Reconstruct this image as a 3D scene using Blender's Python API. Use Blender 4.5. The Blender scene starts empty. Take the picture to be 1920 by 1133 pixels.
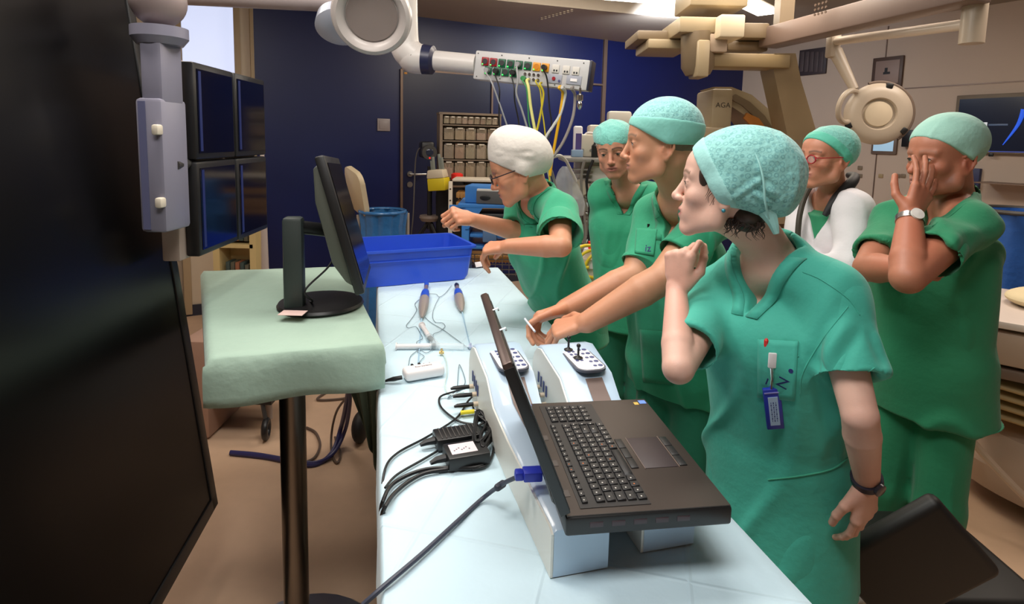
import bpy, bmesh, math, random, os
import numpy as np
from mathutils import Vector, Matrix
from mathutils.bvhtree import BVHTree
SC = bpy.context.scene; COL = SC.collection
random.seed(5)
PI = math.pi
V = Vector
# ---------------------------------------------------------------- camera
F_PX, H_OFF, HOR, ROLL, CZ = 1080.0, 122.0, 262.0, -1.3, 1.65
PPY = HOR + H_OFF
_p = math.atan(H_OFF / F_PX); _r = math.radians(ROLL)
FW = V((0, math.cos(_p), -math.sin(_p))); _rt = V((1, 0, 0)); _up = _rt.cross(FW)
RT = _rt * math.cos(_r) + _up * math.sin(_r) * -1; UP = RT.cross(FW)
cam_d = bpy.data.cameras.new('camera'); cam = bpy.data.objects.new('camera', cam_d); COL.objects.link(cam)
m = Matrix((RT, UP, -FW)).transposed().to_4x4(); m.translation = (0, 0, CZ); cam.matrix_world = m
cam_d.sensor_width = 36; cam_d.lens = F_PX * 36 / 1920; cam_d.shift_y = -(566.5 - PPY) / 1920
cam_d.clip_start = .02
SC.camera = cam
def ray(px, py): return FW + RT * ((px - 960) / F_PX) - UP * ((py - PPY) / F_PX)
def P(px, py, z):
    d = ray(px, py); return V((0, 0, CZ)) + d * ((z - CZ) / d.z)
def D(px, py, y):
    d = ray(px, py); return V((0, 0, CZ)) + d * (y / d.y)
# ---------------------------------------------------------------- world and lights
SC.view_settings.view_transform = 'Standard'; SC.view_settings.look = 'None'
SC.view_settings.gamma = 1; SC.view_settings.exposure = 0.08
w = bpy.data.worlds.new('world'); SC.world = w; w.use_nodes = True
w.node_tree.nodes['Background'].inputs[0].default_value = (.55, .65, .8, 1); w.node_tree.nodes['Background'].inputs[1].default_value = .15
def area(name, loc, size, power, col=(1, .93, .84), tgt=None, sy=None):
    l = bpy.data.lights.new(name, 'AREA'); l.shape = 'RECTANGLE'; l.size = size; l.size_y = sy or size
    l.energy = power; l.color = col
    o = bpy.data.objects.new(name, l); COL.objects.link(o); o.location = loc
    if tgt: o.rotation_euler = (V(tgt) - V(loc)).to_track_quat('-Z', 'Y').to_euler()
    return o
LIGHTS = [
    ('ceiling_lamp_and_fill', (.1, 1.9, 3.0), 1.1, 26, (1, .95, .88), None, .5),
    ('ceiling_lamp_and_fill', (-.2, .3, 3.0), 1.1, 30, (1, .97, .93), None, .6),
    ('ceiling_lamp_and_fill', (1.3, 3.9, 3.0), 1.6, 38, (1, .87, .72), None, .5),
    ('ceiling_lamp_and_fill', (2.6, 2.9, 3.0), 1.4, 36, (1, .86, .74), None, .6),
    ('ceiling_lamp_and_fill', (-1.2, 1.5, 3.0), .9, 28, (1, .92, .84), None, .5),  # added fill without a fixture, brightens the floor on the left
    ('ceiling_lamp_and_fill', (-1.6, 3.0, 3.0), .9, 14, (1, .9, .8), None, .4),
    ('ceiling_lamp_and_fill', (1.5, 5.6, 2.80), .5, 26, (.8, .88, 1), (1.75, 7.6, 1.9), .3),
]
for a in LIGHTS: area(*a)
def point(name, loc, power, col, r=.12):
    l = bpy.data.lights.new(name, 'POINT'); l.energy = power; l.color = col; l.shadow_soft_size = r; o = bpy.data.objects.new(name, l); COL.objects.link(o); o.location = loc
for a in [('added_ceiling_fill', (.4, 4.7, 2.72), 13, (1, .9, .75)), ('added_ceiling_fill', (1.6, 4.9, 2.8), 6, (1, .9, .76)), ('added_ceiling_fill', (-.9, 2.2, 2.85), 4, (1, .93, .85)), ('added_ceiling_fill', (3.0, 3.6, 2.7), 5, (1, .88, .76))]: point(*a)  # added omni fill lights that brighten the ceiling and bulkhead
# ---------------------------------------------------------------- materials
MATS = {}
def M(name, col=(.5, .5, .5), rough=.5, metal=0, var=.06, vscale=6, bump=0, bscale=40, emit=0, attr=False, sss=0, alpha=1, trans=0, coat=0, stretch=None, ecol=None, sheen=0):
    if name in MATS: return MATS[name]
    mt = bpy.data.materials.new(name); mt.use_nodes = True; nt = mt.node_tree; N = nt.nodes; L = nt.links
    b = N['Principled BSDF']; b.inputs['Roughness'].default_value = rough; b.inputs['Metallic'].default_value = metal
    tc = N.new('ShaderNodeTexCoord'); mp = N.new('ShaderNodeMapping'); L.new(tc.outputs['Object'], mp.inputs[0])
    if stretch: mp.inputs['Scale'].default_value = stretch
    nz = N.new('ShaderNodeTexNoise'); nz.inputs['Scale'].default_value = vscale; nz.inputs['Detail'].default_value = 4
    L.new(mp.outputs[0], nz.inputs['Vector'])
    mx = N.new('ShaderNodeMixRGB'); mx.blend_type = 'MULTIPLY'; mx.inputs[0].default_value = 1
    rg = N.new('ShaderNodeMapRange'); rg.inputs[3].default_value = 1 - var; rg.inputs[4].default_value = 1 + var
    L.new(nz.outputs[0], rg.inputs[0])
    if attr:
        at = N.new('ShaderNodeAttribute'); at.attribute_name = 'Col'; L.new(at.outputs[0], mx.inputs[1])
    else: mx.inputs[1].default_value = (*col, 1)
    L.new(rg.outputs[0], mx.inputs[2]); L.new(mx.outputs[0], b.inputs['Base Color'])
    if bump:
        n2 = N.new('ShaderNodeTexNoise'); n2.inputs['Scale'].default_value = bscale; n2.inputs['Detail'].default_value = 3
        L.new(mp.outputs[0], n2.inputs['Vector'])
        bp = N.new('ShaderNodeBump'); bp.inputs['Strength'].default_value = bump; bp.inputs['Distance'].default_value = .01
        L.new(n2.outputs[0], bp.inputs['Height']); L.new(bp.outputs[0], b.inputs['Normal'])
    if emit:
        b.inputs['Emission Color'].default_value = (*(ecol or col), 1); b.inputs['Emission Strength'].default_value = emit
    if sss:
        b.inputs['Subsurface Weight'].default_value = sss; b.inputs['Subsurface Radius'].default_value = (1, .35, .2); b.inputs['Subsurface Scale'].default_value = .006
    if sheen: b.inputs['Sheen Weight'].default_value = sheen
    if name == 'display_glass': b.inputs['Specular IOR Level'].default_value = .25
    b.inputs['Alpha'].default_value = alpha; b.inputs['Transmission Weight'].default_value = trans; b.inputs['Coat Weight'].default_value = coat
    MATS[name] = mt; return mt
def S(r, g, b):  # sRGB 0-255 -> linear
    f = lambda c: (c / 255 / 12.92) if c <= 10 else ((c / 255 + .055) / 1.055) ** 2.4
    return (f(r), f(g), f(b))
def simple(name, rgb, rough=.5, **k): return M(name, S(*rgb), rough, **k)
# ---------------------------------------------------------------- object helpers
WM = {}
def tag(o, label=None, cat=None, group=None, kind=None):
    if label: o['label'] = label
    if cat: o['category'] = cat
    if group: o['group'] = group
    if kind: o['kind'] = kind
    return o
def thing(name, label, cat, loc=(0, 0, 0), group=None, rotz=0):
    o = bpy.data.objects.new(name, None); COL.objects.link(o); o.empty_display_size = .05
    o.location = loc; o.rotation_euler = (0, 0, rotz)
    WM[o.name] = Matrix.Translation(V(loc)) @ Matrix.Rotation(rotz, 4, 'Z')
    return tag(o, label, cat, group)
def link(name, me, mat, parent=None, kind=None):
    if mat is not None:
        for q in (mat if isinstance(mat, (list, tuple)) else [mat]): me.materials.append(q)
    o = bpy.data.objects.new(name, me); COL.objects.link(o)
    if parent is not None:
        o.parent = parent; o.matrix_parent_inverse = WM[parent.name].inverted(); WM[o.name] = Matrix.Identity(4)
    else:
        n = len(me.vertices); a = np.empty(n * 3, np.float32); me.vertices.foreach_get('co', a); a = a.reshape(-1, 3)
        c = V(((a[:, 0].min() + a[:, 0].max()) / 2, (a[:, 1].min() + a[:, 1].max()) / 2, a[:, 2].min()))
        me.transform(Matrix.Translation(-c)); o.location = c; WM[o.name] = Matrix.Translation(c)
    if kind: o['kind'] = kind
    return o
def frame(x=None, z=None, o=(0, 0, 0), y=None):
    """4x4 frame from approximate axes"""
    if z is not None and x is not None:
        z = V(z).normalized(); x = V(x); x = (x - z * x.dot(z)).normalized(); y = z.cross(x)
    elif x is not None and y is not None:
        x = V(x).normalized(); y = V(y); y = (y - x * y.dot(x)).normalized(); z = x.cross(y)
    m = Matrix((x, y, z)).transposed().to_4x4(); m.translation = V(o); return m
class MB:
    def __init__(s, T=None): s.b = bmesh.new(); s.T = T or Matrix.Identity(4)
    def _fin(s, vs, fs, T=None, mi=0, sm=True):
        T = s.T @ (T or Matrix.Identity(4))
        nv = [s.b.verts.new(T @ V(v)) for v in vs]; out = []
        for f in fs:
            try:
                q = s.b.faces.new([nv[i] for i in f]); q.material_index = mi; q.smooth = sm; out.append(q)
            except ValueError: pass
        return s
    def box(s, c, d, T=None, bev=0, seg=2, mi=0, taper=None):
        t = bmesh.new(); bmesh.ops.create_cube(t, size=1)
        for v in t.verts:
            k = 1
            if taper and v.co.z > 0: k = taper
            v.co = V((v.co.x * d[0] * k, v.co.y * d[1] * k, v.co.z * d[2]))
        if bev:
            bev = min(bev, min(d) * .45)
            bmesh.ops.bevel(t, geom=t.edges[:], offset=bev, segments=seg, affect='EDGES', profile=.5)
        for v in t.verts: v.co += V(c)
        t.verts.index_update()
        s._fin([v.co.copy() for v in t.verts], [[v.index for v in f.verts] for f in t.faces], T, mi); t.free(); return s
    def tube(s, pts, r, n=10, T=None, mi=0, smooth=0, cap=True):
        pts = [V(p) for p in pts]
        if smooth: 
            if hasattr(r, '__len__'):
                r0 = r; rr = []
                for i in range(len(pts) - 1):
                    for k in range(smooth): rr.append(r0[i] + (r0[i + 1] - r0[i]) * k / smooth)
                r = rr + [r0[-1]]
            pts = catmull(pts, smooth)
        rs = r if hasattr(r, '__len__') else [r] * len(pts)
        vs = []; fs = []; up = None
        for i, p in enumerate(pts):
            t = (pts[min(i + 1, len(pts) - 1)] - pts[max(i - 1, 0)])
            t = t.normalized() if t.length > 1e-9 else V((0, 0, 1))
            if up is None: up = t.orthogonal().normalized()
            up = (up - t * up.dot(t)); up = up.normalized() if up.length > 1e-6 else t.orthogonal().normalized()
            sd = t.cross(up)
            for k in range(n):
                a = 2 * PI * k / n; vs.append(p + (up * math.cos(a) + sd * math.sin(a)) * rs[i])
        m = len(pts)
        for i in range(m - 1):
            for k in range(n): fs.append((i * n + k, i * n + (k + 1) % n, (i + 1) * n + (k + 1) % n, (i + 1) * n + k))
        if cap: fs.append(tuple(range(n))[::-1]); fs.append(tuple((m - 1) * n + k for k in range(n)))
        return s._fin(vs, fs, T, mi)
    def cyl(s, a, b, r, r2=None, n=24, T=None, mi=0): return s.tube([a, b], [r, r if r2 is None else r2], n, T, mi)
    def lathe(s, prof, n=32, T=None, mi=0):
        vs = []; fs = []
        for r, z in prof:
            for k in range(n):
                a = 2 * PI * k / n; vs.append((r * math.cos(a), r * math.sin(a), z))
        for i in range(len(prof) - 1):
            for k in range(n): fs.append((i * n + k, i * n + (k + 1) % n, (i + 1) * n + (k + 1) % n, (i + 1) * n + k))
        fs.append(tuple(range(n))[::-1]); fs.append(tuple((len(prof) - 1) * n + k for k in range(n)))
        return s._fin(vs, fs, T, mi)
    def ell(s, c, r, T=None, n=20, mi=0):
        if not hasattr(r, '__len__'): r = (r, r, r)
        t = bmesh.new(); bmesh.ops.create_uvsphere(t, u_segments=n, v_segments=max(8, n // 2), radius=1)
        t.verts.index_update()
        s._fin([V((v.co.x * r[0] + c[0], v.co.y * r[1] + c[1], v.co.z * r[2] + c[2])) for v in t.verts], [[v.index for v in f.verts] for f in t.faces], T, mi); t.free(); return s
    def prism(s, poly, z0, z1, T=None, mi=0, bev=0):
        n = len(poly); a = sum(poly[i][0] * poly[(i + 1) % n][1] - poly[(i + 1) % n][0] * poly[i][1] for i in range(n))
        if a < 0: poly = poly[::-1]
        vs = [(x, y, z0) for x, y in poly] + [(x, y, z1) for x, y in poly]
        fs = [tuple(range(n))[::-1], tuple(range(n, 2 * n))] + [(i, (i + 1) % n, n + (i + 1) % n, n + i) for i in range(n)]
        if bev:
            t = bmesh.new(); q = [t.verts.new(v) for v in vs]
            for f in fs: t.faces.new([q[i] for i in f])
            bmesh.ops.bevel(t, geom=t.edges[:], offset=bev, segments=2, affect='EDGES', profile=.5)
            t.verts.index_update(); vs = [v.co.copy() for v in t.verts]; fs = [[v.index for v in f.verts] for f in t.faces]; t.free()
        return s._fin(vs, fs, T, mi)
    def grid(s, f, nu, nv, T=None, mi=0):
        vs = [f(i / nu, j / nv) for i in range(nu + 1) for j in range(nv + 1)]
        fs = [(i * (nv + 1) + j, (i + 1) * (nv + 1) + j, (i + 1) * (nv + 1) + j + 1, i * (nv + 1) + j + 1) for i in range(nu) for j in range(nv)]
        return s._fin(vs, fs, T, mi)
    def torus(s, R, r, T=None, n=40, m=10, mi=0, a0=0, a1=2 * PI, sq=1):
        full = abs(a1 - a0 - 2 * PI) < 1e-6
        pts = [(R * math.cos(a0 + (a1 - a0) * i / n), R * math.sin(a0 + (a1 - a0) * i / n), 0) for i in range(n + 1)]
        vs = []; fs = []
        for i in range(n + (0 if full else 1)):
            a = a0 + (a1 - a0) * i / n
            for k in range(m):
                b = 2 * PI * k / m; q = R + r * math.cos(b); vs.append((q * math.cos(a), q * math.sin(a), r * math.sin(b) * sq))
        K = n if full else n + 1
        for i in range(n):
            for k in range(m): fs.append((i * m + k, ((i + 1) % K) * m + k, ((i + 1) % K) * m + (k + 1) % m, i * m + (k + 1) % m))
        return s._fin(vs, fs, T, mi)
    def build(s, name, mat, parent=None, kind=None, ang=35, mod=None):
        bmesh.ops.recalc_face_normals(s.b, faces=s.b.faces[:])
        me = bpy.data.meshes.new(name); s.b.to_mesh(me); s.b.free()
        me.set_sharp_from_angle(angle=math.radians(ang))
        o = link(name, me, mat, parent, kind)
        if mod:
            md = o.modifiers.new('solid', 'SOLIDIFY'); md.thickness = mod; md.offset = -1
        return o
def catmull(pts, k):
    out = []
    for i in range(len(pts) - 1):
        p0 = pts[max(i - 1, 0)]; p1 = pts[i]; p2 = pts[i + 1]; p3 = pts[min(i + 2, len(pts) - 1)]
        for j in range(k):
            t = j / k
            out.append(.5 * ((2 * p1) + (p2 - p0) * t + (2 * p0 - 5 * p1 + 4 * p2 - p3) * t * t + (3 * p1 - p0 - 3 * p2 + p3) * t ** 3))
    return out + [pts[-1]]
def wire(name, pts, r, mat, parent=None, label=None, cat=None, group=None, k=8, n=8):
    o = MB().tube(pts, r, n, smooth=k).build(name, mat, parent)
    if label: tag(o, label, cat, group)
    return o
def text(name, s, T, size, mat, parent=None, ext=.0004, align='CENTER'):
    cu = bpy.data.curves.new(name, 'FONT'); cu.body = s; cu.size = size; cu.extrude = ext; cu.align_x = align; cu.align_y = 'CENTER'; cu.resolution_u = 3
    o = bpy.data.objects.new(name, cu); COL.objects.link(o)
    dg = bpy.context.evaluated_depsgraph_get(); me = bpy.data.meshes.new_from_object(o.evaluated_get(dg)); me.transform(T)
    bpy.data.objects.remove(o)
    me.materials.clear()
    return link(name, me, mat, parent)
# ---------------------------------------------------------------- the room
WA = math.radians(28); WD = V((math.cos(WA), math.sin(WA), 0)); WN = V((math.sin(WA), -math.cos(WA), 0))   # wall direction, normal into the room
W0 = V((-1.14, 6.0, 0)); CEIL = 3.05
def wallx(px):   # distance along the back wall seen at pixel column px
    d = ray(px, 262); k = d.x / d.y
    return (k * W0.y - W0.x) / (WD.x - k * WD.y)
TW = frame(x=WD, z=(0, 0, 1), o=W0)    # local: x along wall, y into wall, z up
m_blue = simple('blue_wall_laminate', (10, 24, 80), .38, var=.12, vscale=3)
m_navy = simple('navy_door_laminate', (10, 19, 56), .38, var=.12, vscale=3)
m_seam = simple('brown_metal_seam', (120, 100, 88), .4, metal=.4)
m_beige = simple('beige_wall_paint', (196, 178, 162), .6, var=.04, vscale=2)
m_cream = simple('cream_frame', (206, 190, 168), .5)
m_ceil = simple('ceiling_panel_grey', (150, 140, 128), .5)
m_steel = simple('brushed_steel', (170, 168, 165), .3, metal=1, var=.1, bump=.05, bscale=200, stretch=(1, 1, .05))
m_chrome = simple('chrome', (215, 215, 215), .15, metal=1)
m_floor = simple('beige_linoleum_floor', (206, 174, 146), .42, var=.08, vscale=14, bump=.02, bscale=60)
s_corner = 4.95; s_left = wallx(481); s_d0 = wallx(752); s_d1 = wallx(1127) 
fl = MB().box((1.5, 3, -.05), (14, 16, .1)).build('floor', m_floor, kind='structure')
cl = MB().box((1.5, 3, CEIL + .05), (14, 16, .1)).build('ceiling', m_ceil, kind='structure')
wb = MB(TW)
wb.box(((s_left + s_corner) / 2, .06, CEIL / 2), (s_corner - s_left, .12, CEIL))
wb.build('wall_back', m_blue, kind='structure')
CR = W0 + WD * s_corner                     # corner of the blue and the beige wall
TR = frame(x=WN, z=(0, 0, 1), o=CR)         # local x along right wall toward the camera side, y into wall
MB(TR).box((4.2, .06, CEIL / 2), (8.4, .12, CEIL)).build('wall_right', m_beige, kind='structure')
MB(TR).box((1.95, -.003, 1.5), (.012, .008, 3.0)).box((5, -.003, 2.30), (6.1, .008, .012)).build('trim_1', m_seam, kind='structure')
# left end: cream doorway with a lit frosted pane
sl = s_left
MB(TW).box((sl - 1.6, .06, CEIL / 2), (3.2 - 1.24, .12, CEIL)).box((sl - .08, .06, CEIL / 2), (.16, .12, CEIL)).box((sl - .36, .06, .5), (.62, .12, 1.0)).box((sl - .36, .06, 2.98), (.62, .12, .14)).build('wall_left', m_cream, kind='structure')
MB(TW).box((sl - .36, .05, 1.95), (.42, .02, 1.95)).build('window_1', simple('frosted_lit_pane', (205, 215, 240), .4, emit=.9, ecol=(.55, .62, .85)), kind='structure')
MB(TW).box((sl - .14, -.02, 1.52), (.05, .05, 3.0), bev=.004).box((sl - .60, -.02, 1.52), (.06, .05, 3.0), bev=.004).box((sl - .02, -.02, 1.52), (.03, .05, 3.0), bev=.004).build('trim_2', simple('cream_door_frame', (170, 150, 120), .5), kind='structure')
# enclosing walls out of view
MB().box((-3.6, -.5, CEIL / 2), (.12, 10, CEIL)).box((1.5, -3.2, CEIL / 2), (11, .12, CEIL)).build('wall_front', m_beige, kind='structure')
# door leaf in the blue wall
DT = 2.34
dr = MB(TW); dr.box(((s_d0 + wallx(918)) / 2, -.012, DT / 2), (wallx(918) - s_d0 - .03, .02, DT - .02)).build('door_1', m_navy, kind='structure')
door = bpy.data.objects['door_1']
fr = MB(TW); fr.box((s_d0, -.01, DT / 2), (.025, .03, DT)).box((wallx(920), -.01, DT / 2), (.02, .03, DT)).box(((s_d0 + s_d1) / 2, -.01, DT), (s_d1 - s_d0, .03, .02)).build('trim_3', m_seam, kind='structure')
MB(TW).box((s_d1, -.012, 1.45), (.05, .03, 2.9)).build('trim_4', m_seam, kind='structure')
hd = MB(TW); hz = 1.27; hx = s_d0 + .085
hd.cyl((hx, -.022, hz), (hx, -.04, hz), .03).cyl((hx, -.022, hz - .11), (hx, -.035, hz - .11), .03).tube([(hx, -.04, hz), (hx, -.075, hz), (hx + .03, -.085, hz), (hx + .16, -.085, hz)], .011, 10)
hd.build('door_handle', m_steel, door)
MB(TW).box((s_d0 + .04, -.026, DT - .04), (.03, .003, .018)).build('door_sticker', simple('orange_sticker', (220, 150, 30)), door)
MB(TW).box((0, -.01, .05), (9, .02, .1)).build('baseboard_back', simple('dark_base', (40, 44, 60), .5), kind='structure')
MB(TR).box((4.2, -.01, .05), (8.4, .02, .1)).build('baseboard_right', simple('tan_base', (130, 112, 96), .5), kind='structure')
# wall plate
sx = wallx(719)
pl = MB(TW).box((sx, -.008, 1.65 + (262 - 240) / 1080 * 5.9), (.13, .014, .125), bev=.004).box((sx, -.017, 1.65 + 22 / 1080 * 5.9), (.09, .006, .085), bev=.003).build('switch_plate', simple('grey_plate', (150, 140, 140), .4))
tag(pl, 'square grey switch plate on the blue wall left of the door', 'switch')
# bulkhead along the top of the blue wall, grille marks and lamps
def onc(px, py, z=2.88): return P(px, py, z)
a = onc(783, 37); b = onc(1305, 97); c = onc(1345, 42); d = onc(936, 1); e = onc(700, -40)
bk = MB(); poly = [(q.x, q.y) for q in (a, b, c, d, e)]
bk.prism(poly, 2.88, CEIL - .001)
cb = bk.build('ceiling_bulkhead', simple('bulkhead_grey', (165, 152, 138), .45), kind='structure')
cb.name = 'trim_5'
gm = MB(); 
u = (b - a).normalized(); v = (onc(1075, 30) - onc(1020, 34)).normalized()
for k in range(9):
    for j in range(2):
        q = onc(1016 + k * 7, 33 - k * 1.9 + j * 3); gm.box((q.x, q.y, 2.877), (.022, .012, .006))
tag(gm.build('ceiling_vent', simple('pale_slots', (190, 180, 165))), 'row of small pale slots in the bulkhead above the blue wall', 'vent')
# bright linear ceiling lamps beside the bulkhead
m_glow = simple('lamp_diffuser', (255, 246, 230), .5, emit=9.0, ecol=(1, .93, .8))
m_house = simple('lamp_housing', (200, 190, 172), .5)
for i, (x0, y0, x1, y1, lab) in enumerate([(985, -22, 1325, 6, 'long bright ceiling lamp along the edge of the bulkhead'), (1372, -10, 1440, 24, 'short very bright ceiling lamp above the beige carriage'), (1395, -70, 1480, -20, 'ceiling lamp nearest the top edge above the rails')]):
    p0 = P(x0, y0, 2.92); p1 = P(x1, y1, 2.92); t = (p1 - p0).normalized(); L_ = (p1 - p0).length
    T = frame(x=t, z=(0, 0, 1), o=(p0 + p1) / 2)
    lm = thing('ceiling_lamp_fixture', lab, 'ceiling lamp', (p0 + p1) / 2)
    MB(T).box((0, 0, .035), (L_ + .04, .26, .06), bev=.005).build('housing', m_house, lm)
    MB(T).box((0, 0, -.005), (L_, .2, .03), bev=.008).build('diffuser', m_glow, lm)
# ---------------------------------------------------------------- blue draped operating table
def wob(x, y, z=0, s=1.0):
    return (math.sin(7.1 * s * x + 3 * math.sin(3.3 * s * y)) * math.sin(6.3 * s * y + 1.7) + .5 * math.sin(17 * s * x + 11 * s * y + 1) + .4 * math.sin(23 * s * y - 9 * s * x)) / 1.9
ZT = .94
m_drape = M('pale_blue_drape', S(204, 230, 242), .75, var=.03, vscale=10, bump=.25, bscale=25, sheen=.2)
def fold_lines(mt, sx, sy, strength=.35):
    nt = mt.node_tree; N = nt.nodes; L = nt.links; b = N['Principled BSDF']; old = b.inputs['Normal'].links[0].from_node
    tc = N.new('ShaderNodeTexCoord'); mp = N.new('ShaderNodeMapping'); mp.inputs['Rotation'].default_value = (0, 0, math.radians(13.4)); L.new(tc.outputs['Object'], mp.inputs[0])
    br = N.new('ShaderNodeTexBrick'); br.offset = 0; br.inputs['Scale'].default_value = 1; br.inputs['Brick Width'].default_value = sx; br.inputs['Row Height'].default_value = sy
    br.inputs['Mortar Size'].default_value = .006; br.inputs['Mortar Smooth'].default_value = 1.0; L.new(mp.outputs[0], br.inputs['Vector'])
    bp = N.new('ShaderNodeBump'); bp.inputs['Strength'].default_value = strength; bp.inputs['Distance'].default_value = .006; L.new(br.outputs['Fac'], bp.inputs['Height']); L.new(old.outputs[0], bp.inputs['Normal']); L.new(bp.outputs[0], b.inputs['Normal'])
fold_lines(m_drape, .235, .29)
m_drape_g = M('green_drape', S(158, 184, 168), .8, var=.04, vscale=14, bump=.25, bscale=30, sheen=.2)
tdir = V((-.238, 1, 0)).normalized(); tn = V((.30 + .238 * .79, .8, ZT)); tperp = V((-tdir.y, tdir.x, 0))
O_ = tn - tdir * .75; TL, TWD = 3.17, .648
def drape_pt(a, b, L, W, O, d, p, z, drop, r=.009, amp=.002):
    x = min(max(a, 0), L); y = min(max(b, 0), W); ex = abs(a - x) + abs(b - y)
    q = O + d * x + p * y; out = V((0, 0, 0))
    if a < 0: out -= d
    if a > L: out += d
    if b < 0: out -= p
    if b > W: out += p
    if out.length: out.normalize()
    k = 1 - math.exp(-ex / r) if ex > 0 else 0
    fold = .006 * min(ex / .2, 1) * math.sin(14 * (a + b)) if ex > 0 else 0
    q = q + out * (r * k + fold); zz = z - max(0, ex - r * .3 * k) 
    zz += amp * wob(q.x, q.y, 0, 1.4) * (1 if ex == 0 else .3)
    return V((q.x, q.y, zz))
def drape(L, W, O, d, p, z, drop, nu, nv, **k):
    us = sorted(set([-drop, -drop * .6, -drop * .3, -.05, -.02, -.01, -.004] + [L * i / nu for i in range(nu + 1)] + [L + q for q in (.004, .01, .02, .05, drop * .3, drop * .6, drop)]))
    vs = sorted(set([-drop, -drop * .6, -drop * .3, -.05, -.02, -.01, -.004] + [W * i / nv for i in range(nv + 1)] + [W + q for q in (.004, .01, .02, .05, drop * .3, drop * .6, drop)]))
    b = MB(); nvv = len(vs)
    P_ = [drape_pt(a, c, L, W, O, d, p, z, drop, **k) for a in us for c in vs]
    F_ = [(i * nvv + j, (i + 1) * nvv + j, (i + 1) * nvv + j + 1, i * nvv + j + 1) for i in range(len(us) - 1) for j in range(nvv - 1)]
    return b._fin(P_, F_)
ot = thing('operating_table', 'long operating table hidden under a pale blue paper drape', 'table', O_ + tdir * 1.6 + tperp * .35 - V((0, 0, ZT)))
b = MB(frame(x=tdir, z=(0, 0, 1), o=O_)); b.box((TL / 2, TWD / 2, -.04), (TL - .04, TWD - .04, .06), bev=.01).build('table_top', simple('dark_pad', (60, 62, 66), .5), ot)
b = MB(frame(x=tdir, z=(0, 0, 1), o=O_)); b.box((1.6, TWD / 2, -.5), (.3, .25, .86), bev=.02).box((1.6, TWD / 2, -.88), (.9, .5, .1), bev=.02).build('pedestal', m_steel, ot)
dp = drape(TL, TWD, O_, tdir, tperp, ZT, .34, 90, 24).build('surgical_drape', m_drape, ang=60)
tag(dp, 'pale blue paper drape covering the long table', 'drape')
cr = MB()
for q in ([(1010, 500), (1105, 640)], [(800, 600), (990, 596)], [(740, 560), (960, 545)], [(735, 850), (880, 730)], [(730, 760), (880, 700)]):
    pass
# green draped side table
g0, g1, g2, g3 = P(645, 500, 1.08), P(382, 508, 1.08), P(395, 672, 1.08), P(716, 642, 1.08)
def gpt(u, v):   # u 0..1 left to right, v back to front, values beyond 0..1 hang down
    cu = min(max(u, 0), 1); cv = min(max(v, 0), 1)
    q = (g1 * (1 - cu) + g0 * cu) * (1 - cv) + (g2 * (1 - cu) + g3 * cu) * cv
    dz = 0; o = V((0, 0, 0))
    if v > 1: dz = (v - 1); o += V((.05, -1, 0)) * (.02 * (1 - math.exp(-dz / .02)) + .012 * math.sin(u * 9) * min(1, dz * 8))
    if u > 1: dz = max(dz, (u - 1)); o += V((1, .3, 0)) * .012 * (1 - math.exp(-(u - 1) / .02))
    if u < 0: dz = max(dz, -u); o += V((-1, 0, 0)) * .015
    if v < 0: dz = max(dz, -v); o += V((0, 1, 0)) * .015
    q = q + o; q.z = 1.08 - dz + .0025 * wob(q.x, q.y, 0, 2.0) * (dz == 0)
    return q
us = [-.12, -.06, -.02] + [i / 30 for i in range(31)] + [1.01, 1.03, 1.06]
vs = [-.1, -.05, -.015] + [i / 30 for i in range(31)] + [1.004, 1.01, 1.02, 1.04, 1.07, 1.10, 1.125]
b = MB(); n = len(vs); b._fin([gpt(u, v) for u in us for v in vs], [(i * n + j, (i + 1) * n + j, (i + 1) * n + j + 1, i * n + j + 1) for i in range(len(us) - 1) for j in range(n - 1)])
tag(b.build('surgical_drape', m_drape_g, ang=60, mod=.002), 'sage green cloth draped over the side table, hanging at its front', 'drape')
pb = P(560, 800, .7); pcx, pcy = D(548, 745, 1.62).x, 1.62
st = thing('side_table', 'single-post steel side table under the sage green cloth', 'table', (pcx, pcy, 0))
gc = (g0 + g1 + g2 + g3) / 4
qs = [gc + (g - gc) * .93 for g in (g0, g1, g2, g3)]
MB().prism([(q.x, q.y) for q in qs], 1.045, 1.068).build('table_top', m_steel, st)
MB().cyl((pcx, pcy, .06), (pcx, pcy, 1.045), .037, n=28).build('post', M('dark_steel', S(120, 112, 104), .3, metal=1, var=.1), st)
MB().lathe([(.0, 0), (.26, 0), (.27, .02), (.25, .04), (.06, .06), (.0, .06)], T=Matrix.Translation((pcx, pcy, 0))).build('base', m_steel, st)
# grey cloth hanging behind the table end
hc = MB(); A = D(652, 722, 2.05); B = D(716, 685, 2.0); C_ = D(716, 905, 2.0)
def hp(u, v):
    top = A.lerp(B, u); bot = V((B.x - (B.x - A.x) * (1 - u) * .35 - .01, 2.0, C_.z + (A.z - C_.z) * (1 - u) * .55)); q = top.lerp(bot, v); q.y += .012 * math.sin(u * 16); return q
hc.grid(hp, 16, 12); tag(hc.build('hanging_cloth', simple('dark_green_cloth', (92, 104, 86), .8, bump=.3), mod=.002), 'dark grey-green cloth hanging beside the blue draped table near the caster', 'cloth')
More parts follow.
